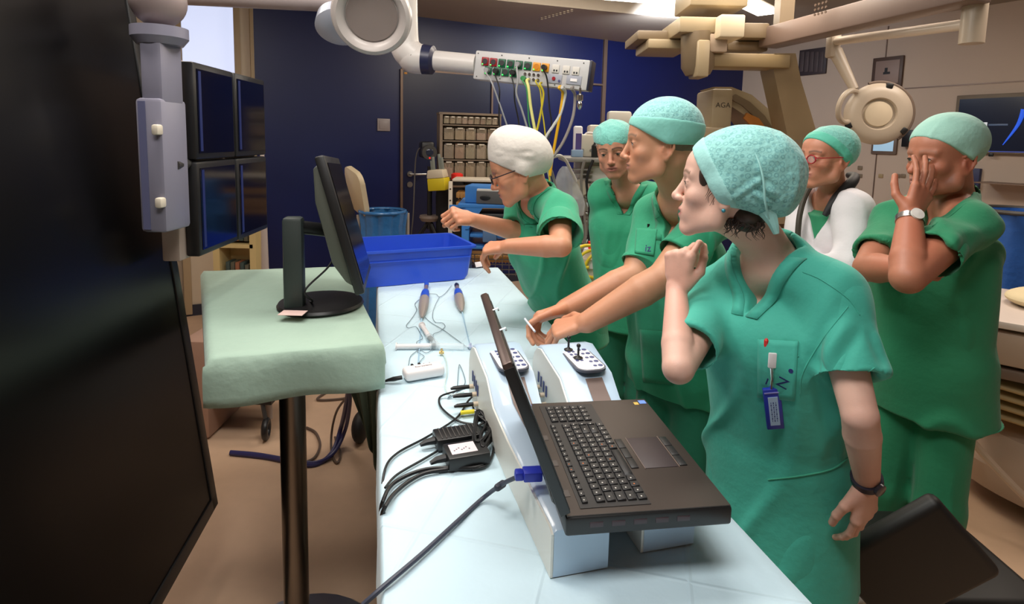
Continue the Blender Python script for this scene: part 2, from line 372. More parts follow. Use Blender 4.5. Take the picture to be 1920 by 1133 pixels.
# blue tub
m_tub = simple('blue_plastic', (42, 82, 204), .35, var=.05)
tb = [P(672, 541, ZT + .003), P(880, 523, ZT + .003)]; ux = (tb[1] - tb[0]); wl = ux.length; ux.normalize(); uy = V((-ux.y, ux.x, 0))
T = frame(x=ux, y=uy, o=(tb[0] + tb[1]) / 2)
tub = thing('storage_tub', 'open blue plastic tub at the far end of the blue draped table', 'tub', T.translation)
b = MB(T); Hh, d_, fl_ = .165, .36, .018
def rr(w, d, r, z, n=5):
    out = []
    for cx, cy, a0 in ((w / 2 - r, d - r, 0), (-w / 2 + r, d - r, 90), (-w / 2 + r, r, 180), (w / 2 - r, r, 270)):
        for k in range(n + 1):
            a = math.radians(a0 + 90 * k / n); out.append(V((cx + r * math.cos(a), cy + r * math.sin(a), z)))
    return out
def ring(w, d, off, z, r=.03): return [q + V((0, -off, 0)) for q in rr(w + 2 * off, d + 2 * off, r, z)]
lv = [ring(wl - .03, d_ - .02, 0, 0), ring(wl, d_, .0, .02), ring(wl, d_, fl_, Hh), ring(wl, d_, fl_ + .014, Hh), ring(wl, d_, fl_ + .014, Hh + .01), ring(wl, d_, fl_ - .004, Hh + .01), ring(wl, d_, -.006, .02), ring(wl - .03, d_ - .02, -.004, .008)]
vsx = [q for l in lv for q in l]; n = len(lv[0])
b._fin(vsx, [(i * n + k, i * n + (k + 1) % n, (i + 1) * n + (k + 1) % n, (i + 1) * n + k) for i in range(len(lv) - 1) for k in range(n)] + [tuple(range(n))[::-1], tuple((len(lv) - 1) * n + k for k in range(n))])
b.build('tub_body', m_tub, tub)
MB(T).box((0, -fl_ - .001, Hh - .045), (wl * .99, .006, .006), bev=.002).build('rib', m_tub, tub)
# ---------------------------------------------------------------- desktop monitor
m_blk = simple('black_plastic', (26, 26, 27), .4); m_blk2 = simple('charcoal_plastic', (52, 60, 58), .5)
mn = thing('desktop_monitor', 'black desktop monitor seen edge-on on the sage green cloth', 'monitor', P(600, 572, 1.08))
bc = P(602, 572, 1.083)
MB(Matrix.Translation(bc)).lathe([(0, 0), (.135, 0), (.14, .006), (.135, .014), (.09, .02), (0, .021)], 48).build('monitor_base', m_blk, mn)
c0 = P(553, 573, 1.10); c0 = bc + (c0 - bc) * 1.0
TC = frame(x=(1, .18, 0), z=(0, 0, 1), o=(c0.x, c0.y, 1.10))
MB(TC).box((0, 0, .14), (.062, .055, .30), bev=.012).box((0, 0, .0), (.058, .05, .03), bev=.008).build('column', m_blk2, mn)
yb = c0.y
pt, pb_ = D(600, 300, yb - .04), D(676, 556, yb - .04); hn = (pt - pb_); hl = hn.length; hn.normalize()
back = V((0, 1, 0))
TM = frame(x=(-.10, -1, 0), z=hn, o=(pt + pb_) / 2)      # x toward the camera, z up the panel, y thickness
ty = TM.to_3x3() @ V((0, 1, 0))
TM = frame(x=(-.22, 1, 0), z=hn, o=(pt + pb_) / 2 + V((-.20 * .2, .2, 0)))
MB(TM).box((0, .0, 0), (.47, .03, hl), bev=.006).build('bezel', m_blk, mn)
MB(TM).box((0, -.0165, 0), (.43, .002, hl - .05)).build('screen', simple('dark_glass', (8, 9, 12), .15), mn)
b = MB(TM); b.prism([(-hl * .45, .014), (hl * .45, .014), (hl * .43, .032), (hl * .2, .055), (-hl * .25, .058), (-hl * .40, .035)], -.2, .2, T=frame(x=(0, 0, 1), y=(0, 1, 0)), bev=.006)
b.build('back_shell', simple('grey_shell', (88, 92, 84), .35), mn)
MB().tube([TC @ V((0, 0, .26)), TM @ V((-.05, .05, -.02)), ], .022, 12).build('neck_bracket', m_blk, mn)
wire('cable', [TM @ V((-.06, .05, -.09)), TM @ V((-.1, .09, -.13)), c0 + V((.045, -.03, .06)), c0 + V((.06, -.01, .02)), c0 + V((.03, .05, .0))], .0035, m_blk, mn)
tg = MB(frame(x=(1, 0, 0), y=(.25, 1, 0), o=P(549, 587, 1.103))); tg.box((0, 0, 0), (.075, .05, .0015))
tago = tg.build('paper_tag', simple('pink_paper', (230, 198, 190), .7)); tag(tago, 'small pale pink paper tag lying on the black monitor base', 'tag')
# ---------------------------------------------------------------- laptop
ZL = 1.067; F0 = P(985, 757, ZL); ax = V((-.1402, .9901, 0)); ay = V((.9901, .1402, 0)); LL, LW = .392, .278
N0 = F0 - ax * LL; TLp = frame(x=ax, y=-ay, o=N0)    # local x along hinge (near->far), y toward hinge back, so front edge is y=-LW
TLp = Matrix((ay, ax, V((0, 0, 1)))).transposed().to_4x4(); TLp.translation = N0   # x = hinge->front, y = near->far  (left handed fix below)
TLp = frame(x=ay, y=ax, o=N0)
lp = thing('laptop', 'large open dark laptop resting across the two control consoles', 'laptop', N0 + ay * .14 + ax * .2 - V((0, 0, .034)))
m_lap = simple('dark_bronze_metal', (66, 58, 54), .42, metal=.5, var=.04); m_key = simple('black_keys', (30, 30, 32), .45)
MB(TLp).box((LW / 2, LL / 2, -.017), (LW, LL, .032), bev=.005).build('base', m_blk, lp)
MB(TLp).box((LW / 2, LL / 2, -.0005), (LW - .006, LL - .006, .002)).build('palm_rest', m_lap, lp)
MB(TLp).box((.087, LL / 2, .0008), (.118, LL - .036, .0012)).build('keyboard_deck', simple('black_deck', (32, 30, 31), .5), lp)
m_leg = simple('key_legend', (225, 222, 215), .5); m_lego = simple('orange_legend', (220, 120, 60), .5)
random.seed(3)
kx0, ky0 = .034, .028; rows = 6; pitch_y = .0188; pitch_x = .0178
leg = MB(); 
for r_ in range(rows):
    x = kx0 + .006 + r_ * pitch_x if r_ else kx0
    n_ = 15
    hgt = .0155 if r_ else .010
    c_ = 0
    while c_ < n_:
        wk = 1
        if r_ == 5 and c_ == 4: wk = 5
        elif r_ in (2, 3, 4) and c_ in (0,): wk = 1.5
        elif r_ in (3, 4) and c_ >= 12.4: wk = 2
        if c_ + wk > n_: wk = n_ - c_
        y = ky0 + (c_ + wk / 2) * pitch_y * .92
        MB(TLp).box((x + hgt / 2, y, .0028), (hgt, pitch_y * .92 * wk - .0018, .0035), bev=.0008, seg=1, taper=.9).build('key', m_key, lp)
        if not (r_ == 5 and c_ == 4):
            leg.box((x + hgt * .42, y - .002, .0047), (.0022 if r_ else .0016, .0026, .0003), T=TLp, mi=(random.random() < .12))
        c_ += wk
for r_ in range(5):
    for c_ in range(4):
        x = kx0 + .006 + (r_) * pitch_x; y = ky0 + 15 * pitch_y * .92 + .010 + (c_ + .5) * pitch_y * .92
        MB(TLp).box((x + .0155 / 2, y, .0028), (.0155, pitch_y * .92 - .0018, .0035), bev=.0008, seg=1, taper=.9).build('key', m_key, lp)
        leg.box((x + .006, y - .002, .0047), (.0022, .0026, .0003), T=TLp)
lo = leg.build('key_legends', [m_leg, m_lego], lp); lo['kind'] = 'stuff'
MB(TLp).box((.205, .17, .0008), (.062, .105, .001), bev=.0004).build('trackpad', simple('trackpad_dark', (58, 48, 50), .5), lp)
MB(TLp).box((.2385, .17, .001), (.0018, .108, .0014)).box((.1735, .17, .001), (.0014, .108, .001)).build('trackpad_trim', simple('trim_brown', (110, 95, 88), .4), lp)
for k in range(3): MB(TLp).box((.2475, .17 + (k - 1) * .034, .0012), (.015, .0325, .002), bev=.0006).build('trackpad_button', m_key, lp)
for k in range(3): MB(TLp).box((.156, .17 + (k - 1) * .034, .0012), (.014, .0325, .002), bev=.0006).build('pointer_button', m_key, lp)
MB(TLp).box((LW - .014, LL - .018, .0008), (.016, .016, .0006)).build('sticker', simple('blue_sticker', (110, 150, 235)), lp)
MB(TLp).box((LW - .030, LL - .024, .0008), (.010, .012, .0006)).build('sticker', simple('yellow_sticker', (214, 180, 90)), lp)
for yy in (.06, .15, .24):
    q = MB(TLp); q.box((.014, yy, .0008), (.012, .018, .0006)).build('hotkey_mark', simple('mark_grey', (78, 70, 66), .5), lp)
MB(TLp).box((.01, LL - .012, .0012), (.004, .004, .0006)).build('power_light', simple('blue_led', (110, 90, 255), emit=1.2), lp)
for k in range(5): MB(TLp).box((.05 + k * .036, .0005, -.015), (.022, .003, .009), bev=.001).build('port', simple('port_grey', (62, 46, 52), .4), lp)
al = math.radians(111.5); ld = ay * math.cos(al) + V((0, 0, 1)) * math.sin(al)
TS = frame(x=ax, y=ld, o=N0 + V((0, 0, .004)))     # x near->far, y up the lid, z = normal
LH = .268
MB(TS).box((LL / 2, LH / 2, 0), (LL, LH, .016), bev=.004).build('lid', simple('lid_bronze', (90, 76, 72), .35, metal=.6), lp)
zs = 1 if (TS.to_3x3() @ V((0, 0, 1))).dot(ay) > 0 else -1
MB(TS).box((LL / 2, LH / 2, zs * .0075), (LL - .004, LH - .01, .004)).build('bezel', m_blk, lp)
MB(TS).box((LL / 2, LH / 2 + .005, zs * .0098), (LL - .03, LH - .045, .001)).build('screen', simple('dark_glass', (8, 9, 12), .15), lp)
MB(TS).box((.0008, LH / 2 - .004, 0), (.004, LH - .01, .0172), bev=.0015).build('edge_trim', m_blk, lp)
MB(TS).box((LL / 2, -.001, zs * -.004), (LL - .08, .02, .02), bev=.008).build('hinge', m_blk, lp)
for k in (.38, .68): MB(TS).tube([(LL * k, LH - .003, zs * .006), (LL * k, LH - .003, zs * .017), (LL * k, LH - .008, zs * .017)], .0018, 6).build('latch', m_chrome, lp)
# ---------------------------------------------------------------- two control consoles
m_cblue = simple('console_pale_blue', (190, 214, 236), .3, coat=.3); m_cwhite = simple('console_cream', (232, 232, 224), .4)
m_brown = simple('console_brown_strip', (122, 104, 98), .45); m_pad = simple('pad_white', (228, 228, 232), .4); m_padb = simple('pad_border', (92, 96, 108), .4)
m_icon = simple('pad_icons', (74, 84, 130), .5)
cdir = V((.262, -.965, 0)).normalized(); cright = V((-cdir.y, cdir.x, 0))
if cright.x < 0: cright = -cright
def console(o, L, lab, joy, wn=.10, wf=.150):
    T = frame(x=cdir, y=-cright, o=o) if False else Matrix((cdir, cright, V((0, 0, 1)))).transposed().to_4x4(); T.translation = o
    c = thing('control_console', lab, 'control console', o + cdir * L / 2 + cright * .06, group=None)
    prof = [(0, 0), (-.008, .04), (-.006, .100), (.008, .130), (.03, .150), (.06, .158), (.21, .138), (.28, .094), (.42, .084), (L - .01, .084), (L, .078), (L, 0)]
    # smooth profile of the top
    def wid(x): return wf + (wn - wf) * min(max(x / L, 0), 1)
    n = len(prof); b = MB(T)
    vl = [(x, 0, z) for x, z in prof]; vi = [(x, .006, z + (.004 if 0 < i < n - 1 else 0)) for i, (x, z) in enumerate(prof)]
    vr = [(x, wid(x), z) for x, z in prof]; vj = [(x, wid(x) - .012, z + (.004 if 0 < i < n - 1 else 0)) for i, (x, z) in enumerate(prof)]
    vs_ = vl + vi + vj + vr
    fs_ = [tuple(range(n)), tuple(range(3 * n, 4 * n))[::-1]]
    for a_ in range(3):
        for i in range(n - 1): fs_.append((a_ * n + i, (a_ + 1) * n + i, (a_ + 1) * n + i + 1, a_ * n + i + 1))
    b._fin(vs_, fs_); b.build('body', m_cblue, c, ang=50)
    # cream side cover on the left
    b = MB(T); b._fin([(x, -.004, z * .97) for x, z in prof] + [(x, .001, z * .97) for x, z in prof], [tuple(range(n)), tuple(range(n, 2 * n))[::-1]] + [(i, (i + 1) % n, n + (i + 1) % n, n + i) for i in range(n)])
    b.build('side_cover', m_cwhite, c)
    # pad on the sloping crown
    x0, x1 = .050, .228; z0, z1 = .1655, .1420
    tp = frame(x=V((x1 - x0, 0, z1 - z0)), z=(0, 0, 1), o=((x0 + x1) / 2, 0, (z0 + z1) / 2)); yc = wf * .53
    TP = T @ Matrix.Translation((0, yc, 0)) @ tp; pl_ = math.hypot(x1 - x0, z1 - z0)
    def rrect(w, h, r): return [(q.x, q.y - h / 2) for q in rr(w, h, r, 0, 6)]
    MB(TP).prism(rrect(pl_, .078, .026), -.004, .002).build('pad_border', m_padb, c)
    MB(TP).prism(rrect(pl_ - .008, .070, .023), .001, .0032).build('pad', m_pad, c)
    ic = MB(TP)
    for i in range(6):
        px_ = -.07 + i * .027
        for yy in (.012, .026): 
            ic.cyl((px_, -yy if False else yy, .003), (px_, yy, .0042), .0062 if yy > .02 else .0048, n=14)
    for i in range(4): 
        for yy in (-.008, -.020): ic.box((-.035 + i * .02, yy, .0038), (.010, .007, .001))
    o_ = ic.build('button_icons', m_icon, c); o_['kind'] = 'stuff'
    if joy:
        for jx, jy in ((-.048, -.016), (.012, -.012)):
            j = MB(TP); j.lathe([(0, .002), (.012, .002), (.012, .006), (.005, .009), (.0028, .012), (.0028, .034), (0, .034)], 16, T=Matrix.Translation((jx, jy, 0))).ell((jx, jy, .037), .0055); j.build('joystick', m_blk, c)
    # strip
    def sp(u, v):
        x = .225 + (L - .225) * u
        zz = np.interp(x, [p[0] for p in prof[:10]], [p[1] for p in prof[:10]]) + .0065
        return V((x, yc - .022 + .044 * v, zz))
    MB(T).grid(sp, 14, 2).build('strip', m_brown, c)
    # socket legend and sockets on the side
    for k in range(4):
        MB(T).box((.055 + .022 * k, -.006, .075 - .004 * k), (.008, .002, .028)).build('socket_label', m_icon, c)
    sk = []
    for k, (sxp, szp) in enumerate(((.06, .048), (.10, .044), (.118, .026), (.13, .012))):
        MB(T).cyl((sxp, 0, szp), (sxp, -.016, szp), .0062, n=12).build('socket', m_cream if k != 3 else m_chrome, c); sk.append(T @ V((sxp, -.016, szp)))
    return c, sk, T
cL, skL, TCL = console(V((-.104, 1.54, ZT + .002)), .70, 'pale blue control console on the left, partly behind the laptop lid', False, .098, .124)
cR, skR, TCR = console(V((.073, 1.545, ZT + .002)), .64, 'pale blue control console on the right with two small joysticks', True)
for nm, sk, seed in (('left', skL, 1), ('right', skR, 2)):
    lab = 'thin black plugs and leads in the side of the %s console' % nm
    for k in range(3):
        a = sk[k] ; d = -cright
        plug = MB().tube([a, a + d * .02, a + d * .042, a + d * .05 + V((0, 0, -.002))], [.005, .006, .005, .003][:4], 10)
        po = plug.build('plug', m_blk if k != 2 or nm == 'left' else m_blk)
        where = ('upper', 'middle', 'lower')[k]
        tag(po, '%s black plug in the side of the %s console' % (where, nm), 'plug')
        if k == 2:
            q = MB().cyl(sk[3] + d * .0, sk[3] + d * .035, .0055, n=12).build('plug', simple('yellow_plug', (235, 215, 40)))
            tag(q, 'yellow-banded metal plug at the bottom of the %s console side' % nm, 'plug')
# ---------------------------------------------------------------- cables and adapters
def tz(px, py, dz=.004): return P(px, py, ZT + dz)
m_cab = simple('black_cable', (20, 20, 22), .45)
def cable(pts, r, lab, mat=None, cat='cable', name='cable', z0=.004, group=None):
    q = [tz(p[0], p[1], p[2] if len(p) > 2 else z0 + r) for p in pts]
    return wire(name, q, r, mat or m_cab, None, lab, cat, group, k=7)
cable([(893, 722, .04), (850, 735, .02), (825, 745), (828, 765), (860, 790), (900, 800), (925, 830), (915, 870), (885, 880)], .0028, 'black lead looping from the left console to the adapters')
cable([(895, 735, .03), (878, 752, .01), (855, 785), (800, 820), (745, 850), (722, 880), (715, 940, -.02), (714, 965, -.05)], .0028, 'black lead running from the left console over the left table edge')
cable([(1035, 745), (1015, 735), (985, 737, .06), (945, 742, .1)], .0022, 'thin black lead behind the laptop hinge')
cable([(1040, 748), (1010, 742), (960, 765, .07), (920, 785, .03), (860, 822), (800, 858), (745, 890), (722, 915)], .0026, 'thin black lead crossing over the adapters and the left console')
cable([(885, 758), (893, 778), (905, 790), (935, 800), (930, 815)], .0026, 'short black lead beside the left console')
cable([(905, 873), (880, 878), (800, 880), (740, 905), (718, 940), (713, 975, -.05)], .0042, 'thick black power lead over the left table edge, upper one')
cable([(840, 880), (790, 890), (745, 920), (720, 955), (714, 985, -.06)], .0042, 'thick black power lead over the left table edge, lower one')
cable([(974, 893, .1), (942, 908, .06), (905, 935), (850, 985), (790, 1040), (722, 1098), (680, 1135, -.01)], .0042, 'grey lead with a blue plug running down to the near left table edge', simple('slate_cable', (62, 66, 82), .45))
# tangle
random.seed(11)
ctr = tz(905, 810, .012)
pts = []
for i in range(26):
    a = i * 2.1; rr_ = .028 + .014 * random.random()
    pts.append(ctr + V((math.cos(a) * rr_ * .75, math.sin(a) * rr_ * 2.4 - .02, .012 + .012 * math.sin(i * 1.3))))
wire('cable', pts, .0028, m_cab, None, 'tangled heap of thin black cable behind the adapters', 'cable', k=6)
pts = [ctr + V((.012 * math.cos(i * 1.9) + .008, -.05 + .06 * math.sin(i * 1.9 + .4), .010 + .003 * (i % 5))) for i in range(22)]
wire('cable', pts, .0027, m_cab, None, 'coiled bundle of black cable against the left console', 'cable', k=6)
def adapter(c4, h, lab, stick, rib=False):
    a, b_, d_ = [tz(*q, .0) for q in c4]       # near-left, near-right, far-left at table level
    ux = (b_ - a); w_ = ux.length; uy = (d_ - a); dd = uy.length
    T = frame(x=ux, y=uy, o=a + V((0, 0, .004)))
    t = thing('power_adapter', lab, 'power adapter', a)
    MB(T).box((w_ / 2, dd / 2, h / 2), (w_, dd, h), bev=.004).build('case', m_blk, t)
    if stick: 
        MB(T).box((w_ * .42, dd * .52, h + .0005), (w_ * .62, dd * .62, .0008)).build('rating_label', simple('label_white', (226, 214, 218), .5), t)
        k_ = MB(T)
        for i in range(7): k_.box((w_ * (.2 + .06 * i), dd * (.42 + .06 * (i % 3)), h + .0012), (w_ * .035, dd * .05, .0004))
        k_.build('label_marks', simple('label_grey', (120, 110, 120)), t)
    if rib:
        k_ = MB(T)
        for i in range(9): k_.box((w_ * (.12 + .095 * i), dd / 2, h + .0008), (.0022, dd * .85, .0016))
        k_.build('ribs', simple('rib_grey', (70, 66, 64), .5), t)
    MB(T).tube([(0, dd * .5, h * .5), (-.02, dd * .5, h * .45), (-.034, dd * .45, h * .35)], [.009, .0075, .0045], 10).build('strain_relief', m_blk, t)
    return t
adapter([(842, 890), (920, 876), (838, 858)], .030, 'black power adapter with a white rating label, the nearer one', True)
adapter([(820, 852), (905, 838), (812, 828)], .028, 'dark ribbed power adapter without a label, the farther one', False, True)
# vga plug
vp = P(998, 889, 1.056); b = MB(frame(x=(1, .12, 0), z=(0, 0, 1), o=vp)); b.box((.0, 0, 0), (.034, .026, .018), bev=.003).box((-.024, 0, 0), (.016, .02, .015), bev=.003, taper=.9)
tag(b.build('monitor_plug', simple('royal_blue_plastic', (44, 60, 190), .4)), 'blue monitor plug in the back edge of the laptop', 'plug')
q = tz(938, 911, .052); tag(MB(frame(x=(P(950, 903, ZT) - P(925, 920, ZT)), z=(0, 0, 1), o=q)).box((0, 0, 0), (.028, .013, .013), bev=.005).build('ferrite_bead', simple('slate_bead', (56, 60, 74), .5)), 'grey ferrite bead on the lead of the blue plug', 'bead')
# white junction box
ja, jb, jd = tz(762, 722, 0), tz(836, 709, 0), tz(755, 690, 0)
T = frame(x=jb - ja, y=jd - ja, o=ja + V((0, 0, .004))); jw = (jb - ja).length
jx = thing('junction_box', 'rounded white junction box on the blue drape', 'box', ja)
MB(T).box((jw / 2, .028, .0165), (jw, .052, .033), bev=.012, seg=4).build('case', simple('white_plastic', (238, 232, 232), .4), jx)
text('lettering', 'Stereotaxis', T @ Matrix.Translation((jw * .5, .028, .0335)), .0115, simple('grey_print', (168, 158, 162)), jx)
for k in (0, 1): MB(T).box((jw * (.28 + .18 * k), .055, .028), (.007, .012, .008), bev=.001).build('jack', m_blk, jx)
for k in range(3): MB(T).cyl((jw * (.4 + .15 * k), .045, .033), (jw * (.4 + .15 * k), .045, .0338), .0018, n=8).build('led', simple('led_grey', (170, 165, 175)), jx)
pa = tz(754, 708, .018)
tag(MB().tube([pa, tz(738, 711, .014), tz(728, 713, .010), tz(716, 717, .006)], [.0062, .0068, .0045, .0022], 10).build('plug', m_blk), 'black plug in the left end of the white junction box', 'plug')
cable([(720, 716), (712, 722), (705, 735, -.03)], .002, 'thin black lead from the junction box over the left table edge')
# catheter handles
m_hg = simple('handle_grey', (150, 140, 134), .4); m_hb = simple('handle_blue', (44, 84, 200), .35); m_white = simple('white_plastic', (238, 232, 232), .4)
def handle(top, tip, lab, lab2, tail):
    a = tz(*top, .018); b_ = tz(*tip, .016); T = frame(z=b_ - a, x=(1, 0, 0), o=a); L_ = (b_ - a).length
    h = thing('catheter_handle', lab, 'catheter handle', a.lerp(b_, .5) - V((0, 0, .016)))
    MB(T).lathe([(0, .4 * L_), (.019, .42 * L_), (.0215, .58 * L_), (.020, .74 * L_), (.013, .90 * L_), (.0055, .98 * L_), (.004, L_), (0, L_)], 24).build('grip', m_hg, h)
    MB(T).lathe([(0, .28 * L_), (.0165, .29 * L_), (.0195, .36 * L_), (.0208, .50 * L_), (0, .50 * L_)], 24).build('collar', m_hb, h)
    MB(T).lathe([(0, .05 * L_), (.009, .05 * L_), (.0095, .36 * L_), (0, .36 * L_)], 20).build('stem', simple('stem_mauve', (120, 104, 110), .35), h)
    MB(T).lathe([(0, -.02 * L_), (.008, -.02 * L_), (.0115, .02 * L_), (.010, .1 * L_), (0, .1 * L_)], 20).build('end_cap', m_hb if lab2 else m_blk, h)
    MB().tube([tz(*q) for q in tail], [.0035] + [.0018] * (len(tail) - 1), 8).build('shaft', simple('shaft_blue', (165, 200, 225), .4), h)
    return h
handle((800, 532), (791, 596), 'grey and blue catheter handle nearer the blue tub, with a blue end', True, [(791, 596, .012), (789, 612), (787, 640), (783, 700, .01)])
handle((856, 534), (866, 584), 'grey and blue catheter handle with a dark open end, beside the laptop lid', False, [(866, 583, .012), (872, 610), (880, 642), (883, 650)])
m_wire = simple('grey_wire', (112, 128, 140), .5)
cable([(805, 551), (818, 552), (824, 557), (835, 550), (847, 535)], .0011, 'thin grey wire between the two catheter handles', m_wire)
cable([(824, 557), (815, 575), (811, 592), (816, 604), (830, 606), (834, 613), (824, 622), (812, 628), (818, 645), (822, 655)], .0011, 'thin grey wire looping beside the upper syringe', m_wire)
cable([(786, 562), (778, 570), (781, 582), (770, 600), (762, 610), (766, 615), (780, 613), (788, 625), (792, 635), (781, 642), (784, 655), (770, 668), (766, 685)], .0011, 'thin grey wire winding left of the syringes', m_wire)
cable([(797, 595), (808, 605), (830, 618), (855, 636), (882, 656)], .0011, 'thin grey wire running straight to the stopcock', m_wire)
cable([(812, 655), (800, 662), (790, 658), (783, 660), (795, 668), (790, 675), (778, 690)], .0011, 'thin grey wire under the lower syringe', m_wire)
cable([(829, 662), (836, 675), (838, 700), (834, 722), (843, 740), (870, 735)], .0018, 'clear tubing curling from the gold connector past the junction box', simple('clear_tube', (205, 222, 218), .2))
cable([(857, 735), (860, 690), (863, 686), (872, 712), (868, 725), (850, 742), (840, 746), (862, 730), (885, 725)], .0012, 'thin grey wire standing in a loop by the left console', m_wire)
def syringe(a, m_, b_, lab):
    a, m_, b_ = [tz(*q, .013) for q in (a, m_, b_)]
    s_ = thing('syringe', lab, 'syringe', a.lerp(b_, .5) - V((0, 0, .013)))
    d = (m_ - a).normalized()
    MB().tube([a, a + d * .004, a + d * .0041, m_ - d * .002], [.013, .013, .0085, .0085], 20).build('plunger', m_white, s_)
    d2 = (b_ - m_).normalized()
    MB().tube([m_, m_ + d2 * .012], .0095, 20).build('stopper', simple('stopper_dark', (50, 52, 56)), s_)
    MB().tube([m_ - d2 * .006, m_ - d2 * .003, m_ - d2 * .0029, b_ - d2 * .02, b_ - d2 * .016, b_], [.015, .015, .0112, .0112, .004, .003], 20).build('barrel', M('clear_barrel', (.8, .9, .95), .15, var=0, alpha=.35), s_)
syringe((791, 610), (806, 634), (822, 652), 'upper syringe pointing toward the lower right, white plunger')
syringe((742, 650), (810, 649), (880, 650), 'lower syringe lying sideways with a long white plunger')
for px, py, lab, mt in ((828, 661, 'small gold connector by the lower syringe', simple('gold_metal', (214, 180, 120), .3, metal=.8)), (882, 650, 'translucent stopcock at the corner of the left console', simple('stopcock_pale', (200, 208, 235), .3))):
    b = MB(Matrix.Translation(tz(px, py, .01))); b.cyl((-.008, 0, 0), (.008, 0, 0), .005, n=12).cyl((0, -.008, 0), (0, .01, 0), .004, n=12).cyl((0, 0, 0), (0, 0, .012), .004, n=10)
    tag(b.build('connector', mt), lab, 'connector')
tag(MB(frame(x=(1, .3, 0), z=(0, -.6, 1), o=tz(897, 496, .02))).box((0, 0, 0), (.035, .04, .002)).build('paper_tag', m_white), 'small white tag at the far right corner of the blue tub', 'tag')
# ---------------------------------------------------------------- items along the blue wall
def px(a, Y): return a * Y / F_PX        # size in metres of a pixel length at depth Y
m_dgrey = simple('dark_grey_metal', (70, 68, 66), .4, metal=.3); m_wplas = simple('off_white_plastic', (214, 204, 186), .4)
# camera on tripod
Y = 5.0; tp_ = D(806, 300, Y); X = tp_.x
t = thing('camera_tripod', 'black tripod in front of the blue door', 'tripod', (X, Y, 0))
hub = D(806, 408, Y).z
MB().cyl((X, Y, hub - .1), (X, Y, D(797, 312, Y).z), .022, n=14).build('centre_column', m_blk, t)
MB(Matrix.Translation((X, Y, hub))).lathe([(0, -.03), (.07, -.03), (.09, 0), (.085, .02), (0, .022)], 20).build('tripod_collar', simple('taupe_ring', (130, 116, 106)), t)
for a in (200, 320, 80):
    MB().tube([(X, Y, hub - .02), (X + .62 * math.cos(math.radians(a)), Y + .55 * math.sin(math.radians(a)), .0)], .018, 8).build('leg', m_blk, t)
cz = D(797, 285, Y)
c = thing('video_camera', 'black video camera with a dark lens on the tripod by the door', 'camera', (X, Y, cz.z - .12))
TT = frame(x=(.3, -1, .18), z=(0, 0, 1), o=(X - .03, Y, cz.z))
MB(TT).box((0, 0, .02), (.2, .11, .14), bev=.02).build('camera_body', m_blk, c)
MB(TT).cyl((.1, 0, 0), (.19, 0, 0), .062, n=24).build('lens_barrel', m_dgrey, c)
MB(TT).ell((.175, 0, 0), (.02, .05, .05)).build('lens', simple('lens_glass', (40, 44, 60), .08), c)
MB(TT).cyl((.19, 0, -.045), (.197, 0, -.045), .008, n=10).build('tally_light', simple('red_dot', (220, 40, 40), emit=.6), c)
wire('cable', [(X - .06, Y, cz.z + .05), (X - .12, Y, cz.z - .05), D(775, 400, Y), D(770, 455, Y), D(768, 520, Y - .1)], .006, simple('grey_cable', (96, 92, 88)), None, 'grey cable hanging left of the tripod', 'cable')
# sharps container
Y2 = 4.7; T = frame(x=(1, -.25, .12), z=(-.1, 0, 1), o=D(822, 335, Y2))
c = thing('sharps_container', 'tilted yellow sharps container with a cream lid beside the tripod', 'container', D(822, 350, Y2))
MB(T).box((0, 0, -.045), (.15, .13, .1), bev=.008).build('yellow_box', simple('yellow_plastic', (206, 184, 30), .4), c)
MB(T).box((-.005, 0, .04), (.15, .13, .07), bev=.012, taper=.88).build('lid', simple('cream_lid', (196, 182, 158), .5), c)
for i, (dx, h) in enumerate(((-.03, .13), (.02, .15), (.045, .12), (-.05, .10))): MB(T).box((dx, .01 * (i % 2), .05 + h / 2), (.022, .014, h), bev=.003).build('syringe_end', simple('clear_grey', (130, 136, 128), .3), c)
MB().tube([T @ V((0, .02, -.05)), (X, Y, D(822, 340, Y).z)], .012, 8).build('bracket', m_blk, c)
# black bag behind tripod on the rack
Yb = 4.9; T = frame(x=(1, .1, 0), z=(0, 0, 1), o=D(846, 420, Yb + .12))
def bagf(u, v):
    a = u * 2 * PI; zc = v; r = (1 - .35 * max(0, v - .8) * 5 * .5) * (1 + .06 * math.sin(a * 5 + v * 6))
    return V((.13 * r * math.cos(a), .09 * r * math.sin(a), -.42 + .85 * v))
MB_ = MB(T).grid(bagf, 24, 14); tag(MB_.build('black_bag', simple('black_fabric', (16, 16, 18), .8, bump=.3)), 'black cloth bag hanging behind the tripod and the wire rack', 'bag')
# bin cabinet
Yc = 4.9
A = D(825, 212, Yc); B = D(940, 216, Yc + .15); wd = (B - A).length; T = frame(x=V((B.x - A.x, B.y - A.y, 0)), z=(0, 0, 1), o=V((A.x, A.y, 0)))
zt = A.z; zb = D(835, 350, Yc).z; Hc = zt - zb; dpt = .16
cab = thing('bin_cabinet', 'brown open cabinet full of clear storage bins above the wire rack', 'cabinet', (A.x, A.y, zb))
m_cabb = simple('cabinet_taupe', (128, 112, 96), .5)
b = MB(T); b.box((wd / 2, dpt, zb + Hc / 2), (wd, .01, Hc)).box((.012, dpt / 2, zb + Hc / 2), (.024, dpt, Hc)).box((wd - .008, dpt / 2, zb + Hc / 2), (.016, dpt, Hc)).box((wd / 2, dpt / 2, zt), (wd + .01, dpt, .018)).box((wd / 2, dpt / 2, zb), (wd, dpt, .016)).build('cabinet_frame', m_cabb, cab)
rows_ = [(215, 230, 9), (236, 260, 5), (266, 296, 5), (300, 333, 5)]
def zpx(p): return zt - (p - 212) / (350 - 212) * Hc
